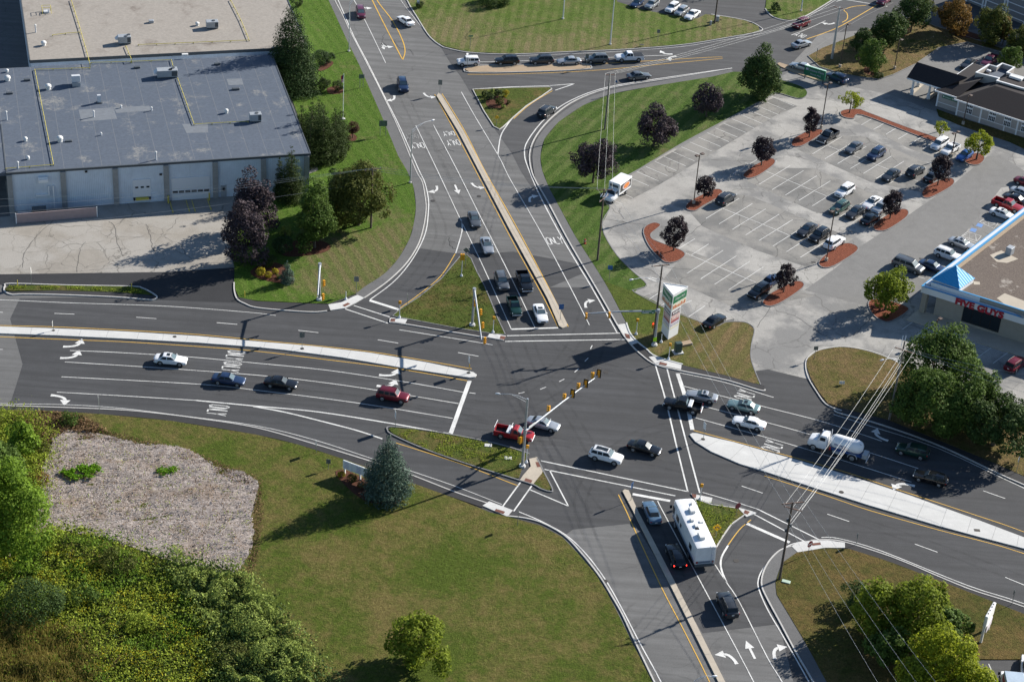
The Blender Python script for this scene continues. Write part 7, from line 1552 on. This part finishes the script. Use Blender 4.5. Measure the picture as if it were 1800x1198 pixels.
bm = bmesh.new(); box(bm, -1.0, 1.0, -.32, .32, -.02, .02); bevel_all(bm, .01); gs_ = finish(bm, 'street_sign', M['sign_green'], t); q = Vector((0, 0, 6.0)).lerp(P3(1029, 551, 6.15)-p, .14); gs_.matrix_local = frame_mat(q + Vector((0, -.18, 0)), (1, .12, 0), (.12, -1, 0))
bm = bmesh.new(); box(bm, -.85, -.62, .02, .22, .021, .026); box(bm, -.5, .5, .06, .18, .021, .026); box(bm, -.85, .1, -.2, -.08, .021, .026); box(bm, .62, .82, -.2, -.02, .021, .026); finish(bm, 'sign_legend', M['sign_white'], gs_)
bm = bmesh.new(); box(bm, -.26, .26, -.2, -.17, .75, 1.45); finish(bm, 'lime_panel', M['lime'], t)
t, p = mast('signal_mast', 'signal mast on the triangle island with its arm pointing at the camera', (830, 572), 6.4, [((846.5, 598), 6.2, 6.3)])
a0 = Vector((0, 0, 6.2)); a1 = P3(846.5, 598, 6.3) - p
for u in (.42, .68, .97): q = a0.lerp(a1, u); head(t, (q.x + .5, q.y, q.z-.25), (.8, -.6), False, 'amber')
head(t, (.25, -.25, 4.0), (.8, -.6), False, 'amber')
t, p = mast('signal_mast', 'signal mast at the lawn corner near the small blue spruce', (561.5, 527), 6.25, [((558.5, 519), 6.1, 6.2)])
a0 = Vector((0, 0, 6.1)); a1 = P3(558.5, 519, 6.2) - p
q = a0.lerp(a1, .55); head(t, (q.x+.75, q.y, q.z-.25), (.9, -.4), False, 'amber'); q = a0.lerp(a1, .96); head(t, (q.x+.75, q.y, q.z-.4), (.9, -.4), False, 'amber')
bm = bmesh.new(); tube(bm, [(q.x, q.y, q.z-.1), (q.x+.75, q.y, q.z-.1)], .04, 6); finish(bm, 'head_bracket', M['black'], t)
def ped(base, top, label, kind='ped'):
    p = P3(*base); p.z = .1; H = height_to(p, top); t = thing('pedestrian_signal', label, 'signal post', p, 0, 'short signal posts')
    bm = bmesh.new(); tube(bm, [(0, 0, 0), (0, 0, H-.2)], .055, 9); finish(bm, 'post', M['alum'], t); bm = bmesh.new(); tube(bm, [(0, 0, 0), (0, 0, .12), (0, 0, .4)], [.26, .22, .08], 10); finish(bm, 'base', M['alum'], t)
    if kind == 'ped':
        bm = bmesh.new(); box(bm, -.2, .2, -.14, .14, H-.5, H); bevel_all(bm, .04); o = finish(bm, 'signal_head', M['signal_yellow'], t)
        bm = bmesh.new(); box(bm, -.24, -.2, -.12, .12, H-.46, H-.05); finish(bm, 'visor', M['black'], o)
    return t, p, H
for a in (((702, 559), 530, 'pedestrian signal at the left corner of the triangle island'), ((866.5, 585), 557, 'pedestrian signal at the right corner of the triangle island'), ((1118, 588), 561, 'pedestrian signal on the pylon corner by the curved kerb'), ((1175, 632), 604, 'pedestrian signal beside the dark green cabinet'),
          ((1230, 879), 851, 'pedestrian signal right of the white motorhome'), ((925, 813), 783, 'pedestrian signal just right of the tallest signal mast')): ped(*a)
ped((608, 527), 511, 'short bare silver post at the lawn corner ramp', 'bare'); ped((1162, 602), 586, 'short bare silver post at the foot of the pylon', 'bare')
t, p, H = ped((811, 486), 452, 'post with a large yellow signal near the tip of the triangle island', 'bare')
head(t, (-.18, 0, H-.1), (-.1, 1)); head(t, (.18, 0, H-.1), (-.1, 1))
# pylon
zt_ = 7.8; A_, B_, C_ = P3(1166, 499, zt_), P3(1209, 505, zt_), P3(1183.5, 520, zt_); pb = (A_+B_+C_)/3
py_ = thing('pylon_sign', 'tall triangular shopping pylon sign with green and red panels on the junction corner', 'pylon sign', (pb.x, pb.y, .1))
tri = [Vector((v.x-pb.x, v.y-pb.y, 0)) for v in (A_, B_, C_)]; near = tri[2]
bm = bmesh.new(); prism(bm, [(v.x, v.y) for v in tri], 5.0, zt_); finish(bm, 'upper_cabinet', M['sign_white'], py_)
st3 = [near + (v-near)*.68 for v in tri]; st3 = [v + (tri[0]+tri[1]-2*near)*.0 for v in st3]
bm = bmesh.new(); prism(bm, [(v.x, v.y) for v in st3], 0, 4.998); finish(bm, 'shaft', M['white_trim'], py_)
bm = bmesh.new(); ribbon(bm, tri, .14, zt_+.002, zt_+.10, 0, True); finish(bm, 'roof_rim', M['white_trim'], py_)
def face_panel(name, a, b, u0, u1, z0, z1, mat, off=.02, parent=None):
    d = b-a; n = Vector((d.y, -d.x, 0)).normalized()
    if n.dot((a+b)/2) < 0 and n.dot((a+b)/2 - near*0) < 0: n = -n
    p0 = a + d*u0 + n*off; p1 = a + d*u1 + n*off; bm = bmesh.new(); v = [bm.verts.new((q.x, q.y, z)) for q, z in ((p0, z0), (p1, z0), (p1, z1), (p0, z1))]; w = [bm.verts.new(x.co - n*(off-.003)) for x in v]
    bm.faces.new(v); bm.faces.new(w[::-1])
    for i in range(4): bm.faces.new((v[i], v[(i+1) % 4], w[(i+1) % 4], w[i]))
    o = finish(bm, name, M[mat] if isinstance(mat, str) else mat, parent or py_); return p0, p1, n
M['p_orange'] = plain('orange_red_lettering', (.55, .14, .05), .5); M['p_cream'] = plain('cream_panel', (.66, .62, .48), .5); M['p_red'] = plain('brick_red_panel', (.32, .07, .07), .5, vary=.3, vscale=3); M['p_pink'] = plain('faded_red_panel', (.55, .25, .2), .5, vary=.3, vscale=3); M['p_lav'] = plain('lavender_panel', (.42, .40, .52), .5, vary=.15); M['p_green'] = plain('pylon_green', (.015, .17, .065), .4); M['p_dark'] = plain('dark_plum_panel', (.09, .04, .05), .5, vary=.3)
for side, (a, b) in enumerate(((tri[2], tri[1]), (tri[0], tri[2]))):
    sa, sb = (st3[2], st3[1]) if side == 0 else (st3[0], st3[2])
    p0, p1, n = face_panel('sign_panel', a, b, .05, .97, 6.15, 7.4, 'p_green'); 
    me = text_me('Citizens Bank', .48, .004, 0, M['sign_white'], .95); o = link('lettering', me, py_); c = (p0+p1)/2 + n*.012; o.matrix_local = frame_mat(Vector((c.x, c.y, 6.8)), (b-a), n)
    face_panel('sign_panel', a, b, .04, .97, 5.1, 6.05, 'p_cream')
    for u0, u1, zz in ((.08, .16, .5), (.19, .28, .55), (.31, .38, .35), (.41, .5, .35), (.53, .6, .35), (.63, .7, .6), (.74, .82, .35), (.85, .93, .6)): face_panel('letter_stroke', a, b, u0, u1, 5.25, 5.25+zz, 'p_orange', .03)
    for z0, z1, mt in ((4.0, 4.75, 'p_dark'), (3.15, 3.85, 'p_pink'), (2.75, 3.08, 'p_red'), (2.1, 2.65, 'p_lav'), (1.65, 2.0, 'p_cream')):
        face_panel('tenant_panel', sa, sb, .08, .93, z0, z1, mt)
        if z1-z0 > .5: [face_panel('letter_stroke', sa, sb, u, u+.09, z0+.2, z1-.15, 'sign_white' if mt != 'p_lav' else 'p_cream', .028) for u in (.2, .35, .5, .65, .8)]
# ground signs
def board(name, label, cat, a, b, z0, z1, th, mat, edge='white_trim', posts=2, z=0):
    A, B = P3(*a, z0), P3(*b, z0); d = B-A; t = thing(name, label, cat, (A.x, A.y, 0), math.atan2(d.y, d.x)); Lg = Vector((d.x, d.y)).length
    bm = bmesh.new(); box(bm, 0, Lg, -th/2, th/2, z0, z1); bevel_all(bm, .03); finish(bm, 'panel', M[edge], t)
    bm = bmesh.new(); box(bm, .06, Lg-.06, -th/2-.012, -th/2-.002, z0+.08, z1-.08); f = finish(bm, 'face', M[mat], t)
    for i in range(posts):
        x = .3 + (Lg-.6)*i/max(1, posts-1); bm = bmesh.new(); box(bm, x-.09, x+.09, -.09, .09, 0, z0-.002); finish(bm, 'post', M['white_trim' if mat != 'sign_green' else 'hvac_dark'], t)
    return t, Lg, f
t, Lg, f = board('plaza_sign', 'large green plaza sign board on the driveway median', 'sign', (1413, 130.5), (1449.5, 141.5), .8, 2.75, .35, 'sign_green', 'sign_green')
for s_, z, sz in (('Citizens Plaza', 2.15, .62), ('North Mall', 1.35, .5)):
    me = text_me(s_, sz, .006, 0, M['p_lav'], 1.0); o = link('lettering', me, t); o.matrix_local = Matrix.Translation((Lg*.56, -.2, z)) @ Matrix.Rotation(PI/2, 4, 'X')
bm = bmesh.new(); ribbon(bm, [Vector((.35, -.2)), Vector((.8, -.2))], .02, 1.98, 2.4); finish(bm, 'emblem', M['p_lav'], t); bm = bmesh.new(); box(bm, 0, Lg, -.19, .19, 2.755, 2.8); finish(bm, 'top_edge', plain('pale_green_edge', (.4, .62, .52), .5), t)
t, Lg, f = board('long_sign', 'long low white three panel sign beside the big spruce', 'sign', (603, 822), (664, 845), 1.0, 2.35, .18, 'sign_white', posts=3)
for x0, x1 in ((.25, .95), (2.15, 2.85), (3.6, 4.1)):
    for z in (1.25, 1.5, 1.75, 2.0): bm = bmesh.new(); box(bm, x0, x1, -.115, -.105, z, z+.11); finish(bm, 'legend', M['p_lav'], t)
bm = bmesh.new(); 
for x in (1.05, 1.72, 3.0): pass
for x in (1.3, 3.25): bm2 = bmesh.new(); box(bm2, x-.09, x+.09, -.14, -.1, .95, 2.4); finish(bm2, 'divider', M['white_trim'], t)
bm.free()
A = P3(1723, 1130); t = thing('roadside_sign', 'tall white roadside sign seen edge on in the lower right lawn', 'sign', A); e1_ = P3(1734, 1086, 4.3)-A; e2_ = P3(1748, 1061, 4.3)-A; u = Vector((e2_.x-e1_.x, e2_.y-e1_.y, 0)); Lg = u.length; u.normalize(); t.rotation_euler.z = math.atan2(u.y, u.x)
bm = bmesh.new(); box(bm, -.1, Lg+.1, -.2, .2, 2.5, 4.3); bevel_all(bm, .06); finish(bm, 'sign_cabinet', M['sign_white'], t)
bm = bmesh.new(); box(bm, .1, Lg-.1, .202, .215, 2.65, 4.15); finish(bm, 'sign_face', plain('pale_sign_print', (.45, .46, .5), .5), t)
for x in (0.1, Lg-.2): bm = bmesh.new(); box(bm, x-.12, x+.12, -.15, .15, 0, 2.498); finish(bm, 'post', M['white_trim'], t)
bm = bmesh.new(); box(bm, .4, Lg-.6, -.3, -.22, 1.5, 2.6); finish(bm, 'lower_board', plain('pinkish_white_board', (.6, .55, .58), .5), t)
for x in (.5, 1.2, 2.0, 2.6): bm = bmesh.new(); box(bm, x, x+.3, -.08, .08, 4.303, 4.315); finish(bm, 'grime', M['hvac_dark'], t)
p = P3(1191, 620); t = thing('signal_cabinet', 'dark green control cabinet on a pale pad near the pylon', 'cabinet', (p.x, p.y, .1), .35)
bm = bmesh.new(); box(bm, -.75, .75, -.65, .65, 0, .18); finish(bm, 'pad', M['conc_white'], t); bm = bmesh.new(); box(bm, -.5, .5, -.4, .4, .182, 1.75); bevel_all(bm, .04); finish(bm, 'cabinet_box', plain('dark_green_cabinet', (.02, .05, .045), .5), t); bm = bmesh.new(); box(bm, -.4, .4, -.42, -.405, .3, 1.65); finish(bm, 'door', plain('cabinet_door', (.03, .065, .06), .45), t)
p = P3(1205, 606); bm = bmesh.new(); box(bm, -1, 1, -.5, .5, 0, .35); bevel_all(bm, .1, 2); o = finish(bm, 'boulder', M['conc_side']); o.location = (p.x, p.y, .1); o.rotation_euler.z = .5; tag(o, 'flat brown stone block right of the dark green cabinet', 'stone')
p = P3(1028, 429); t = thing('fire_hydrant', 'red fire hydrant on the grass beside the north road', 'hydrant', (p.x, p.y, .1))
bm = bmesh.new(); tube(bm, [(0, 0, 0), (0, 0, .08), (0, 0, .1), (0, 0, .65), (0, 0, .8), (0, 0, .9)], [.22, .22, .15, .15, .13, .04], 12); finish(bm, 'barrel', M['hyd_red'], t, 40)
bm = bmesh.new(); disc_cyl(bm, (0, 0, .55), (1, 0, 0), .07, .5, 10); disc_cyl(bm, (0, -.12, .5), (0, 1, 0), .09, .25, 10); finish(bm, 'outlet', M['conc_tan'], t)
# small post signs: base px, top px, plate (w, h), face material, label, shape, facing
def sign(base, top, wh, mat, label, shape='rect', face=(0, -1), cat='sign', post='sign_back', extra=None):
    p = P3(*base); p.z = .08; H = max(.7, height_to(p, top)); t = thing('post_sign', label, cat, p, 0, 'small road signs on posts')
    bm = bmesh.new(); tube(bm, [(0, 0, 0), (0, 0, H)], .035, 6); finish(bm, 'post', M[post], t)
    f = Vector((face[0], face[1], 0)).normalized(); mm = frame_mat(Vector((f.x*.05, f.y*.05, H - wh[1]/2)), Vector((-f.y, f.x, 0)), f)
    bm = bmesh.new()
    if shape == 'rect': box(bm, -wh[0]/2, wh[0]/2, -wh[1]/2, wh[1]/2, 0, .02)
    else:
        n, r0 = (4, 0) if shape == 'diamond' else (8, PI/8) if shape == 'oct' else (3, PI/2)
        prism(bm, [(wh[0]/2*math.cos(r0+2*PI*i/n)*1.05, wh[0]/2*math.sin(r0+2*PI*i/n)*1.05) for i in range(n)], 0, .02)
    o = finish(bm, 'plate', M[mat], t); o.matrix_local = mm
    if extra:
        bm = bmesh.new()
        for b in extra[1]: box(bm, *b, .022, .026)
        e = finish(bm, 'legend', M[extra[0]], o)
    return t
LEG = ('hvac_dark', [(-.2, .2, .1, .16), (-.2, .15, -.05, .01), (-.2, .2, -.2, -.14)])
for a in [
 ((55.5, 501), 472, (.75, .95), 'sign_white', 'white sign edge on behind the grass strip island', 'rect', (1, .2)),
 ((175, 727.5), 697, (.75, 1.3), 'sign_white', 'white sign at the road edge above the olive field', 'rect', (-1, -.25), ), ((556, 796), 775, (.6, .75), 'sign_white', 'small white sign on the verge left of the spruce', 'rect', (-1, -.3)),
 ((577, 826), 808, (.6, .75), 'sign_back', 'small dark sign back beside the long white sign', 'rect', (0, 1)), ((695, 753), 723, (.75, 1.2), 'sign_white', 'white sign at the left tip of the island under the maroon car', 'rect', (-1, -.3)),
 ((824, 656), 627, (.75, 1.0), 'sign_white', 'white and yellow marker sign at the right end of the long pale median', 'rect', (-1, -.3)), ((531, 614), 585, (.75, .9), 'sign_back', 'grey sign back on the middle of the long pale median', 'rect', (-.2, 1)),
 ((94, 582), 565, (.3, .9), 'sign_white', 'slim marker near the left end of the long pale median', 'rect', (-1, 0)), ((1236, 773), 743, (.75, 1.1), 'sign_white', 'white sign at the pointed end of the wide pale median', 'rect', (-1, -.4)),
 ((984.5, 564), 535, (.75, .9), 'sign_blue', 'blue keep right sign on the end of the narrow tan median', 'rect', (.2, -1)), ((1109, 880), 849, (.6, .9), 'sign_blue', 'blue sign on the nose of the south median', 'rect', (-.8, .4)),
 ((1294, 907), 884, (.95, .95), 'sign_red', 'dark red octagonal sign on the small island right of the motorhome', 'oct', (.5, -.7)), ((1257.6, 947), 921, (1.1, 1.1), 'sign_yellow', 'yellow diamond warning sign beside the motorhome rear', 'diamond', (0, -1), 'sign', 'sign_back', ('hvac_dark', [(-.28, -.14, -.15, .1), (.14, .28, -.15, .1), (-.07, .07, -.02, .2)])),
 ((1420, 975), 951, (.95, .95), 'sign_red', 'dark red stop sign at the lower right lawn corner', 'oct', (.6, -.7), 'sign', 'sign_back', ('sign_white', [(-.3, .3, -.08, .08)])), ((1505, 957), 938, (.5, .7), 'sign_back', 'slim grey sign at the kerb right of the stop sign', 'rect', (-1, 0)),
 ((1778, 1063), 1038, (.5, .7), 'sign_back', 'slim grey sign at the kerb near the right edge', 'rect', (-1, 0)), ((1070.5, 492), 467, (.75, .75), 'sign_blue', 'blue square sign on the grass bank below the power pole', 'rect', (0, -1)),
 ((1155.5, 76), 53, (.6, .75), 'sign_back', 'small dark sign on the northern lawn edge', 'rect', (0, 1)), ((1081, 166), 141, (.75, .75), 'sign_blue', 'blue triangular sign at the bend of the slip lane', 'tri', (0, -1)),
 ((826, 87), 63, (.9, .25), 'sign_green', 'street name sign at the tip of the northern lawn', 'rect', (.3, -1)), ((773, 166), 141, (.75, 1.0), 'sign_back', 'grey sign at the upper end of the narrow tan median', 'rect', (0, -1)),
 ((872.5, 222), 203, (.8, .8), 'sign_yellow', 'small yellow diamond sign at the tip of the triangle island', 'diamond', (0, -1)), ((821, 121), 102, (.6, .9), 'sign_white', 'white sign in front of the boxy white car', 'rect', (0, 1)), ((1030.5, 120), 96, (.6, .9), 'sign_back', 'dark sign at the right end of the brownish median', 'rect', (0, 1)),
 ((1431, 631), 609, (.65, .65), 'sign_back', 'square dark sign at the left tip of the dry grass mound', 'rect', (0, -1)), ((1786, 831), 803, (.6, .8), 'sign_white', 'white sign leaning at the right edge above the road', 'rect', (-.7, .4)), ((909.5, 924), 897, (.5, .6), 'sign_back', 'slim dark sign at the ramp below the crosswalk', 'rect', (-1, 0)),
 ((626, 516), 487, (.75, .9), 'sign_back', 'grey-green sign back on the lawn near the white ramp', 'rect', (0, 1)), ((716, 538), 517, (.6, .75), 'sign_back', 'slim grey sign on the left kerb of the triangle island', 'rect', (-1, 0)), ((818, 470), 436, (1.0, 1.0), 'sign_back', 'grey diamond sign back at the tip of the triangle island', 'diamond', (.1, 1)),
 ((1434, 106), 86, (.5, .6), 'sign_back', 'thin rusty sign post left of the tall pole on the driveway corner', 'rect', (1, 0)), ((1479, 677), 671, (.8, .5), 'sign_white', 'tiny white lawn sign on the dry grass mound', 'rect', (0, -1)), ((735, 12), 1, (.6, .8), 'sign_white', 'small white sign at the dark bush by the north road', 'rect', (0, -1)),
]: sign(*a)
t = sign((825.2, 657), 641, (.4, .5), 'sign_yellow', 'yellow object marker board below the white median sign', 'rect', (-1, -.3))
def panel_sign(a, b, top, bot, label):
    A, B = P3(*a), P3(*b); d = B-A; H = height_to(A, top); h0 = height_to(A, bot); t = thing('panel_sign', label, 'sign', (A.x, A.y, .1), math.atan2(d.y, d.x), 'green backed panel signs'); Lg = d.length
    bm = bmesh.new(); box(bm, -.1, Lg+.1, .03, .06, h0, H); finish(bm, 'panel', plain('grey_green_panel', (.10, .15, .11), .5), t)
    for x in (.1, Lg-.1): bm = bmesh.new(); tube(bm, [(x, 0, 0), (x, 0, H)], .045, 6); finish(bm, 'post', M['sign_back'], t)
panel_sign((631.5, 155), (639, 155), 132, 139, 'smaller grey-green panel sign by the kerb, nearer the flagpole'); panel_sign((667, 239), (679, 239), 213, 223, 'larger grey-green panel sign by the kerb, above the white lamp pole')
# flag
p = P3(603, 210); H = height_to(p, 130); t = thing('flagpole', 'white flagpole with a limp red and white flag on the north lawn', 'flagpole', (p.x, p.y, .1))
bm = bmesh.new(); tube(bm, [(0, 0, 0), (0, 0, H)], [.06, .03], 8); finish(bm, 'pole', M['white_trim'], t); bm = bmesh.new(); tube(bm, [(0, 0, 0), (0, 0, .12)], .4, 14); finish(bm, 'base', M['conc_white'], t)
bm = bmesh.new(); cols = [(0, .75), (.75, 1.5)]; prev = None
for i in range(7):
    x = -.05 - .07*i; y = .09*math.sin(i*1.7); a_ = bm.verts.new((x, y, H-.25-.05*i)); b_ = bm.verts.new((x*.9, y*.8, H-1.75)) ; c_ = bm.verts.new((x, y, H-1.0-.05*i))
    if prev: f1 = bm.faces.new((prev[0], a_, c_, prev[1])); f2 = bm.faces.new((prev[1], c_, b_, prev[2])); f1.material_index = 1 if i < 4 else 0; f2.material_index = 2 if i % 2 else 0
    prev = (a_, c_, b_)
finish(bm, 'flag', [plain('flag_red', (.45, .03, .04), .8), plain('flag_navy', (.02, .03, .12), .8), M['sign_white']], t)
# street lamps
def street_lamp(base, top, tip, label, H=None, mt='galv'):
    p = P3(*base); p.z = .1; H = H or height_to(p, top); t = thing('street_lamp', label, 'street lamp', p, 0, 'tall galvanised street lamps')
    bm = bmesh.new(); tube(bm, [(0, 0, 0), (0, 0, H)], [.13, .07], 12); finish(bm, 'pole', M[mt], t, 40); bm = bmesh.new(); tube(bm, [(0, 0, 0), (0, 0, .2)], .25, 12); finish(bm, 'base', M['conc_white'], t)
    luminaire(t, p, H-.05, tip, H+.6); return t
street_lamp((721, 322), 229, (759, 212), 'street lamp beside the north road ending over the faded road letters'); street_lamp((613.5, 91), 5, (632, -6), 'street lamp by the plum minivan at the top of the north road')
street_lamp((989.5, 34), -60, (1010, -80), 'white lamp pole in the middle of the northern lawn', 11.5, 'alum'); street_lamp((1072.5, 79), -40, (1100, -60), 'white lamp pole on the northern lawn behind the grey car', 12.5, 'alum'); street_lamp((1408, 20), -70, (1430, -90), 'pale lamp pole on the upper right lawn tip', 11, 'alum')
street_lamp((1205, 1302), 1197, (1252, 1188), 'street lamp whose head reaches in at the bottom edge over the median')
def lot_lamp(base, top, n, label):
    p = P3(*base); p.z = .1; H = height_to(p, top); t = thing('lot_lamp', label, 'lamp post', p, 0, 'brown square lamp posts of the lot')
    bm = bmesh.new(); prism(bm, [(-.08, -.08), (.08, -.08), (.08, .08), (-.08, .08)], .5, H); finish(bm, 'pole', M['brown_metal'], t); bm = bmesh.new(); tube(bm, [(0, 0, 0), (0, 0, .55)], .28, 12); finish(bm, 'base', M['conc_tan'], t)
    u = Vector((.75, .65, 0)).normalized()
    for s in ((1, -1) if n == 2 else (1,)):
        bm = bmesh.new(); tube(bm, [(0, 0, H-.1), u*s*.35 + Vector((0, 0, H-.05))], .03, 6); finish(bm, 'bracket', M['brown_metal'], t)
        bm = bmesh.new(); box(bm, -.32, .32, -.26, .26, -.12, .12); bevel_all(bm, .03); o = finish(bm, 'lamp_head', M['brown_metal'], t); o.location = u*s*.62 + Vector((0, 0, H)); o.rotation_euler = (0, 0, math.atan2(u.y, u.x))
for a in (((1219, 358), 273, 2, 'twin headed lamp post on the bark island left of a lone parked car'), ((1452, 459), 371, 2, 'twin headed lamp post in front of the white sport utility car'), ((1443, 226), 148, 2, 'twin headed lamp post behind the black pickup truck'), ((1672, 276), 234, 2, 'twin headed lamp post next to the small white pickup truck'),
          ((1692.5, 219), 170, 1, 'single headed lamp post in front of the bank windows'), ((1476, 119), 45, 1, 'single headed lamp post on the driveway corner grass'), ((1572, 122), 72, 1, 'single headed lamp post between the trees and the bank drive'), ((1640, 600), 563, 1, 'single headed lamp post behind the topmost maple'), ((1639, 12), -30, 1, 'lamp post at the top edge near the slim olive tree')): lot_lamp(*a)
# utility poles
UP = {}
def upole(key, base, top, label, arms=(), mt='wood_pole', r=.16):
    p = P3(*base); p.z = .08; H = height_to(p, top); t = thing('utility_pole', label, 'utility pole', p, 0, 'wooden utility poles')
    bm = bmesh.new(); tube(bm, [(0, 0, 0), (0, 0, H)], [r*1.15, r*.7], 10); finish(bm, 'pole', M[mt], t, 50); UP[key] = (p, H, [])
    for (a, b, dz) in arms:
        A, B = P3(*a, H+dz+p.z) - p, P3(*b, H+dz+p.z) - p; d = (B-A); m_ = (A+B)/2; m_.z = 0; A = A - m_*.75; B = B - m_*.75; n = Vector((-d.y, d.x, 0)).normalized()*.055
        bm = bmesh.new(); v = [bm.verts.new(q + n*s + Vector((0, 0, z))) for q in (A, B) for s in (1, -1) for z in (-.06, .06)]
        for f in ((0, 1, 3, 2), (4, 6, 7, 5), (0, 4, 5, 1), (2, 3, 7, 6), (1, 5, 7, 3), (0, 2, 6, 4)): bm.faces.new([v[i] for i in f])
        finish(bm, 'crossarm', M['crossarm'], t)
        for u in (.04, .5, .96):
            q = A.lerp(B, u) + Vector((0, 0, .06)); bm = bmesh.new(); tube(bm, [q, q+Vector((0, 0, .22))], [.05, .035], 7); finish(bm, 'insulator', M['hvac'], t); UP[key][2].append(p + q + Vector((0, 0, .22)))
    return t, p, H
upole('U1', (652, 401), 296, 'wooden utility pole on the lawn right of the widest green tree', [((643, 300), (672, 296), -.3)])
upole('U0', (1063, 228), 131, 'utility pole rising from the striped bank behind the big dark red tree', [((1064, 131), (1083, 131), -.2)], 'wood_pole_grey')
t, p, H = upole('U2', (1050, 458), 333, 'tallest utility pole with white cutouts in front of the delivery truck', [((1049, 335), (1078, 335), -.1), ((1056, 356), (1072, 343), -1.6)])
for k in range(3): bm = bmesh.new(); tube(bm, [(-.5+.4*k, -.3, H-1.3), (-.2+.4*k, .2, H-.9)], .07, 6); finish(bm, 'cutout', M['white_trim'], t)
t, p, H = upole('U3', (1149, 594), 466, 'wooden utility pole with a street light just left of the pylon', [((1136, 468), (1168, 465), -.15)]); luminaire(t, p, H-2.6, (1112, 491), H-1.6)
t, p, H = upole('U4', (1370, 1018), 883, 'dark wooden utility pole at the lower right corner with two crossarms', [((1378, 887), (1418, 883), -.1), ((1384, 893), (1416, 902), -.9)])
for k in range(3): bm = bmesh.new(); tube(bm, [(.25 if k % 2 else -.25, 0, H-3-.8*k), (.25 if k % 2 else -.25, 0, H-2.6-.8*k)], .16, 8); finish(bm, 'cable_loop', M['hvac_dark'], t)
t, p, H = upole('U5', (1563, 738), 600, 'utility pole with doubled white top braces among the big maples', [((1576, 618), (1612, 630), -1.3)], 'wood_pole_grey'); luminaire(t, p, H-3.4, (1553, 632), H-2.4)
bm = bmesh.new(); tube(bm, [(.1, .25, H-1.0), (.25, 1.0, H+.4)], .05, 6); tube(bm, [(-.3, .25, H-1.0), (-.15, 1.0, H+.3)], .05, 6); finish(bm, 'top_brace', M['white_trim'], t)
upole('U6', (1462, 104), 14, 'thick grey pole on the grass at the driveway corner', [((1467, 13), (1490, 19), -.1)], 'galv', .24)
upole('U7', (1256, 42), -50, 'wooden pole with a grey box at the top parking row')
p = P3(1260, 38); bm = bmesh.new(); box(bm, -.4, .4, -.3, .3, 0, 1.1); bevel_all(bm, .05); o = finish(bm, 'utility_box', M['hvac']); o.location = (p.x, p.y, .1); tag(o, 'grey utility box beside the wooden pole at the top parking row', 'utility box')
p = P3(1249, 45); bm = bmesh.new(); box(bm, -.2, .2, -.2, .2, 0, .9); bevel_all(bm, .05); o = finish(bm, 'utility_box', M['hvac']); o.location = (p.x, p.y, .1); tag(o, 'smaller pale utility box left of the wooden pole at the top parking row', 'utility box')
def wire(a, b, sag, label, group, r=.017):
    a, b = Vector(a), Vector(b); N = 14; bm = bmesh.new(); o0 = (a+b)/2
    tube(bm, [a.lerp(b, i/N) - o0 - Vector((0, 0, 4*sag*(i/N)*(1-i/N))) for i in range(N+1)], r, 4, caps=False); o = finish(bm, 'power_line', M['wire']); o.location = o0; tag(o, label, 'power line', group)
def span(k1, k2, label, n=3, sag=.7, i1=0, i2=0, low=0):
    A, B = UP[k1], UP[k2]
    for i in range(n): wire(A[2][i1+i], B[2][i2+i], sag, label, label)
    for j in range(low): wire(A[0]+Vector((.1*j, 0, A[1]-3.2-.6*j)), B[0]+Vector((.1*j, 0, B[1]-3.2-.6*j)), sag*1.2, label, label, .022)
span('U6', 'U0', 'power lines from the thick grey corner pole to the striped bank'); span('U0', 'U2', 'power lines running down the striped bank to the tallest pole', sag=.5)
span('U2', 'U3', 'power lines across the left end of the parking lot', sag=.6); span('U3', 'U4', 'power lines over the pylon corner and the east road', sag=1.0)
span('U4', 'U5', 'bundle of lines from the lower right pole to the maples', 3, .8, 3, 0, 2); span('U1', 'U2', 'thin lines crossing the north road', 3, .9)
def loose(k, i, end, sag, label, r=.017): wire(UP[k][2][i], G(*end), sag, label, label, r)
for i in range(3): loose('U4', i, (1640+i*34, 1290-i*6, 11.0), .6, 'power lines leaving over the lower right lawn'); loose('U1', i, (-60, 352+i*14, 9.0), .9, 'thin lines crossing the warehouse front'); loose('U5', i, (1900, 672+i*22, 11.5), .6, 'lines leaving from the maples to the right edge')
wire(UP['U1'][0]+Vector((0, 0, UP['U1'][1]-2.5)), G(-60, 405, 7), .9, 'thin lines crossing the warehouse front', 'thin lines crossing the warehouse front'); wire(UP['U4'][0]+Vector((0, 0, UP['U4'][1]-3.5)), G(1600, 1290, 8.5), .6, 'power lines leaving over the lower right lawn', 'power lines leaving over the lower right lawn')
p = P3(1381.5, 1023); bm = bmesh.new(); box(bm, -.55, .55, -.3, .3, 0, .12); bevel_all(bm, .03); o = finish(bm, 'ground_vault', plain('pale_green_lid', (.35, .45, .36), .7)); o.location = (p.x, p.y, .1); o.rotation_euler.z = -.3; tag(o, 'pale green ground lid beside the dark wooden pole', 'utility lid')
for px, py, lb in ((858, 783.5, 'white flat drain cover at the left on the grassy island'), (893, 806, 'white flat drain cover nearest the tall signal mast')): p = P3(px, py); bm = bmesh.new(); box(bm, -.5, .5, -.35, .35, 0, .06); bevel_all(bm, .02); o = finish(bm, 'drain_cover', M['conc_white']); o.location = (p.x, p.y, .125); tag(o, lb, 'drain cover')
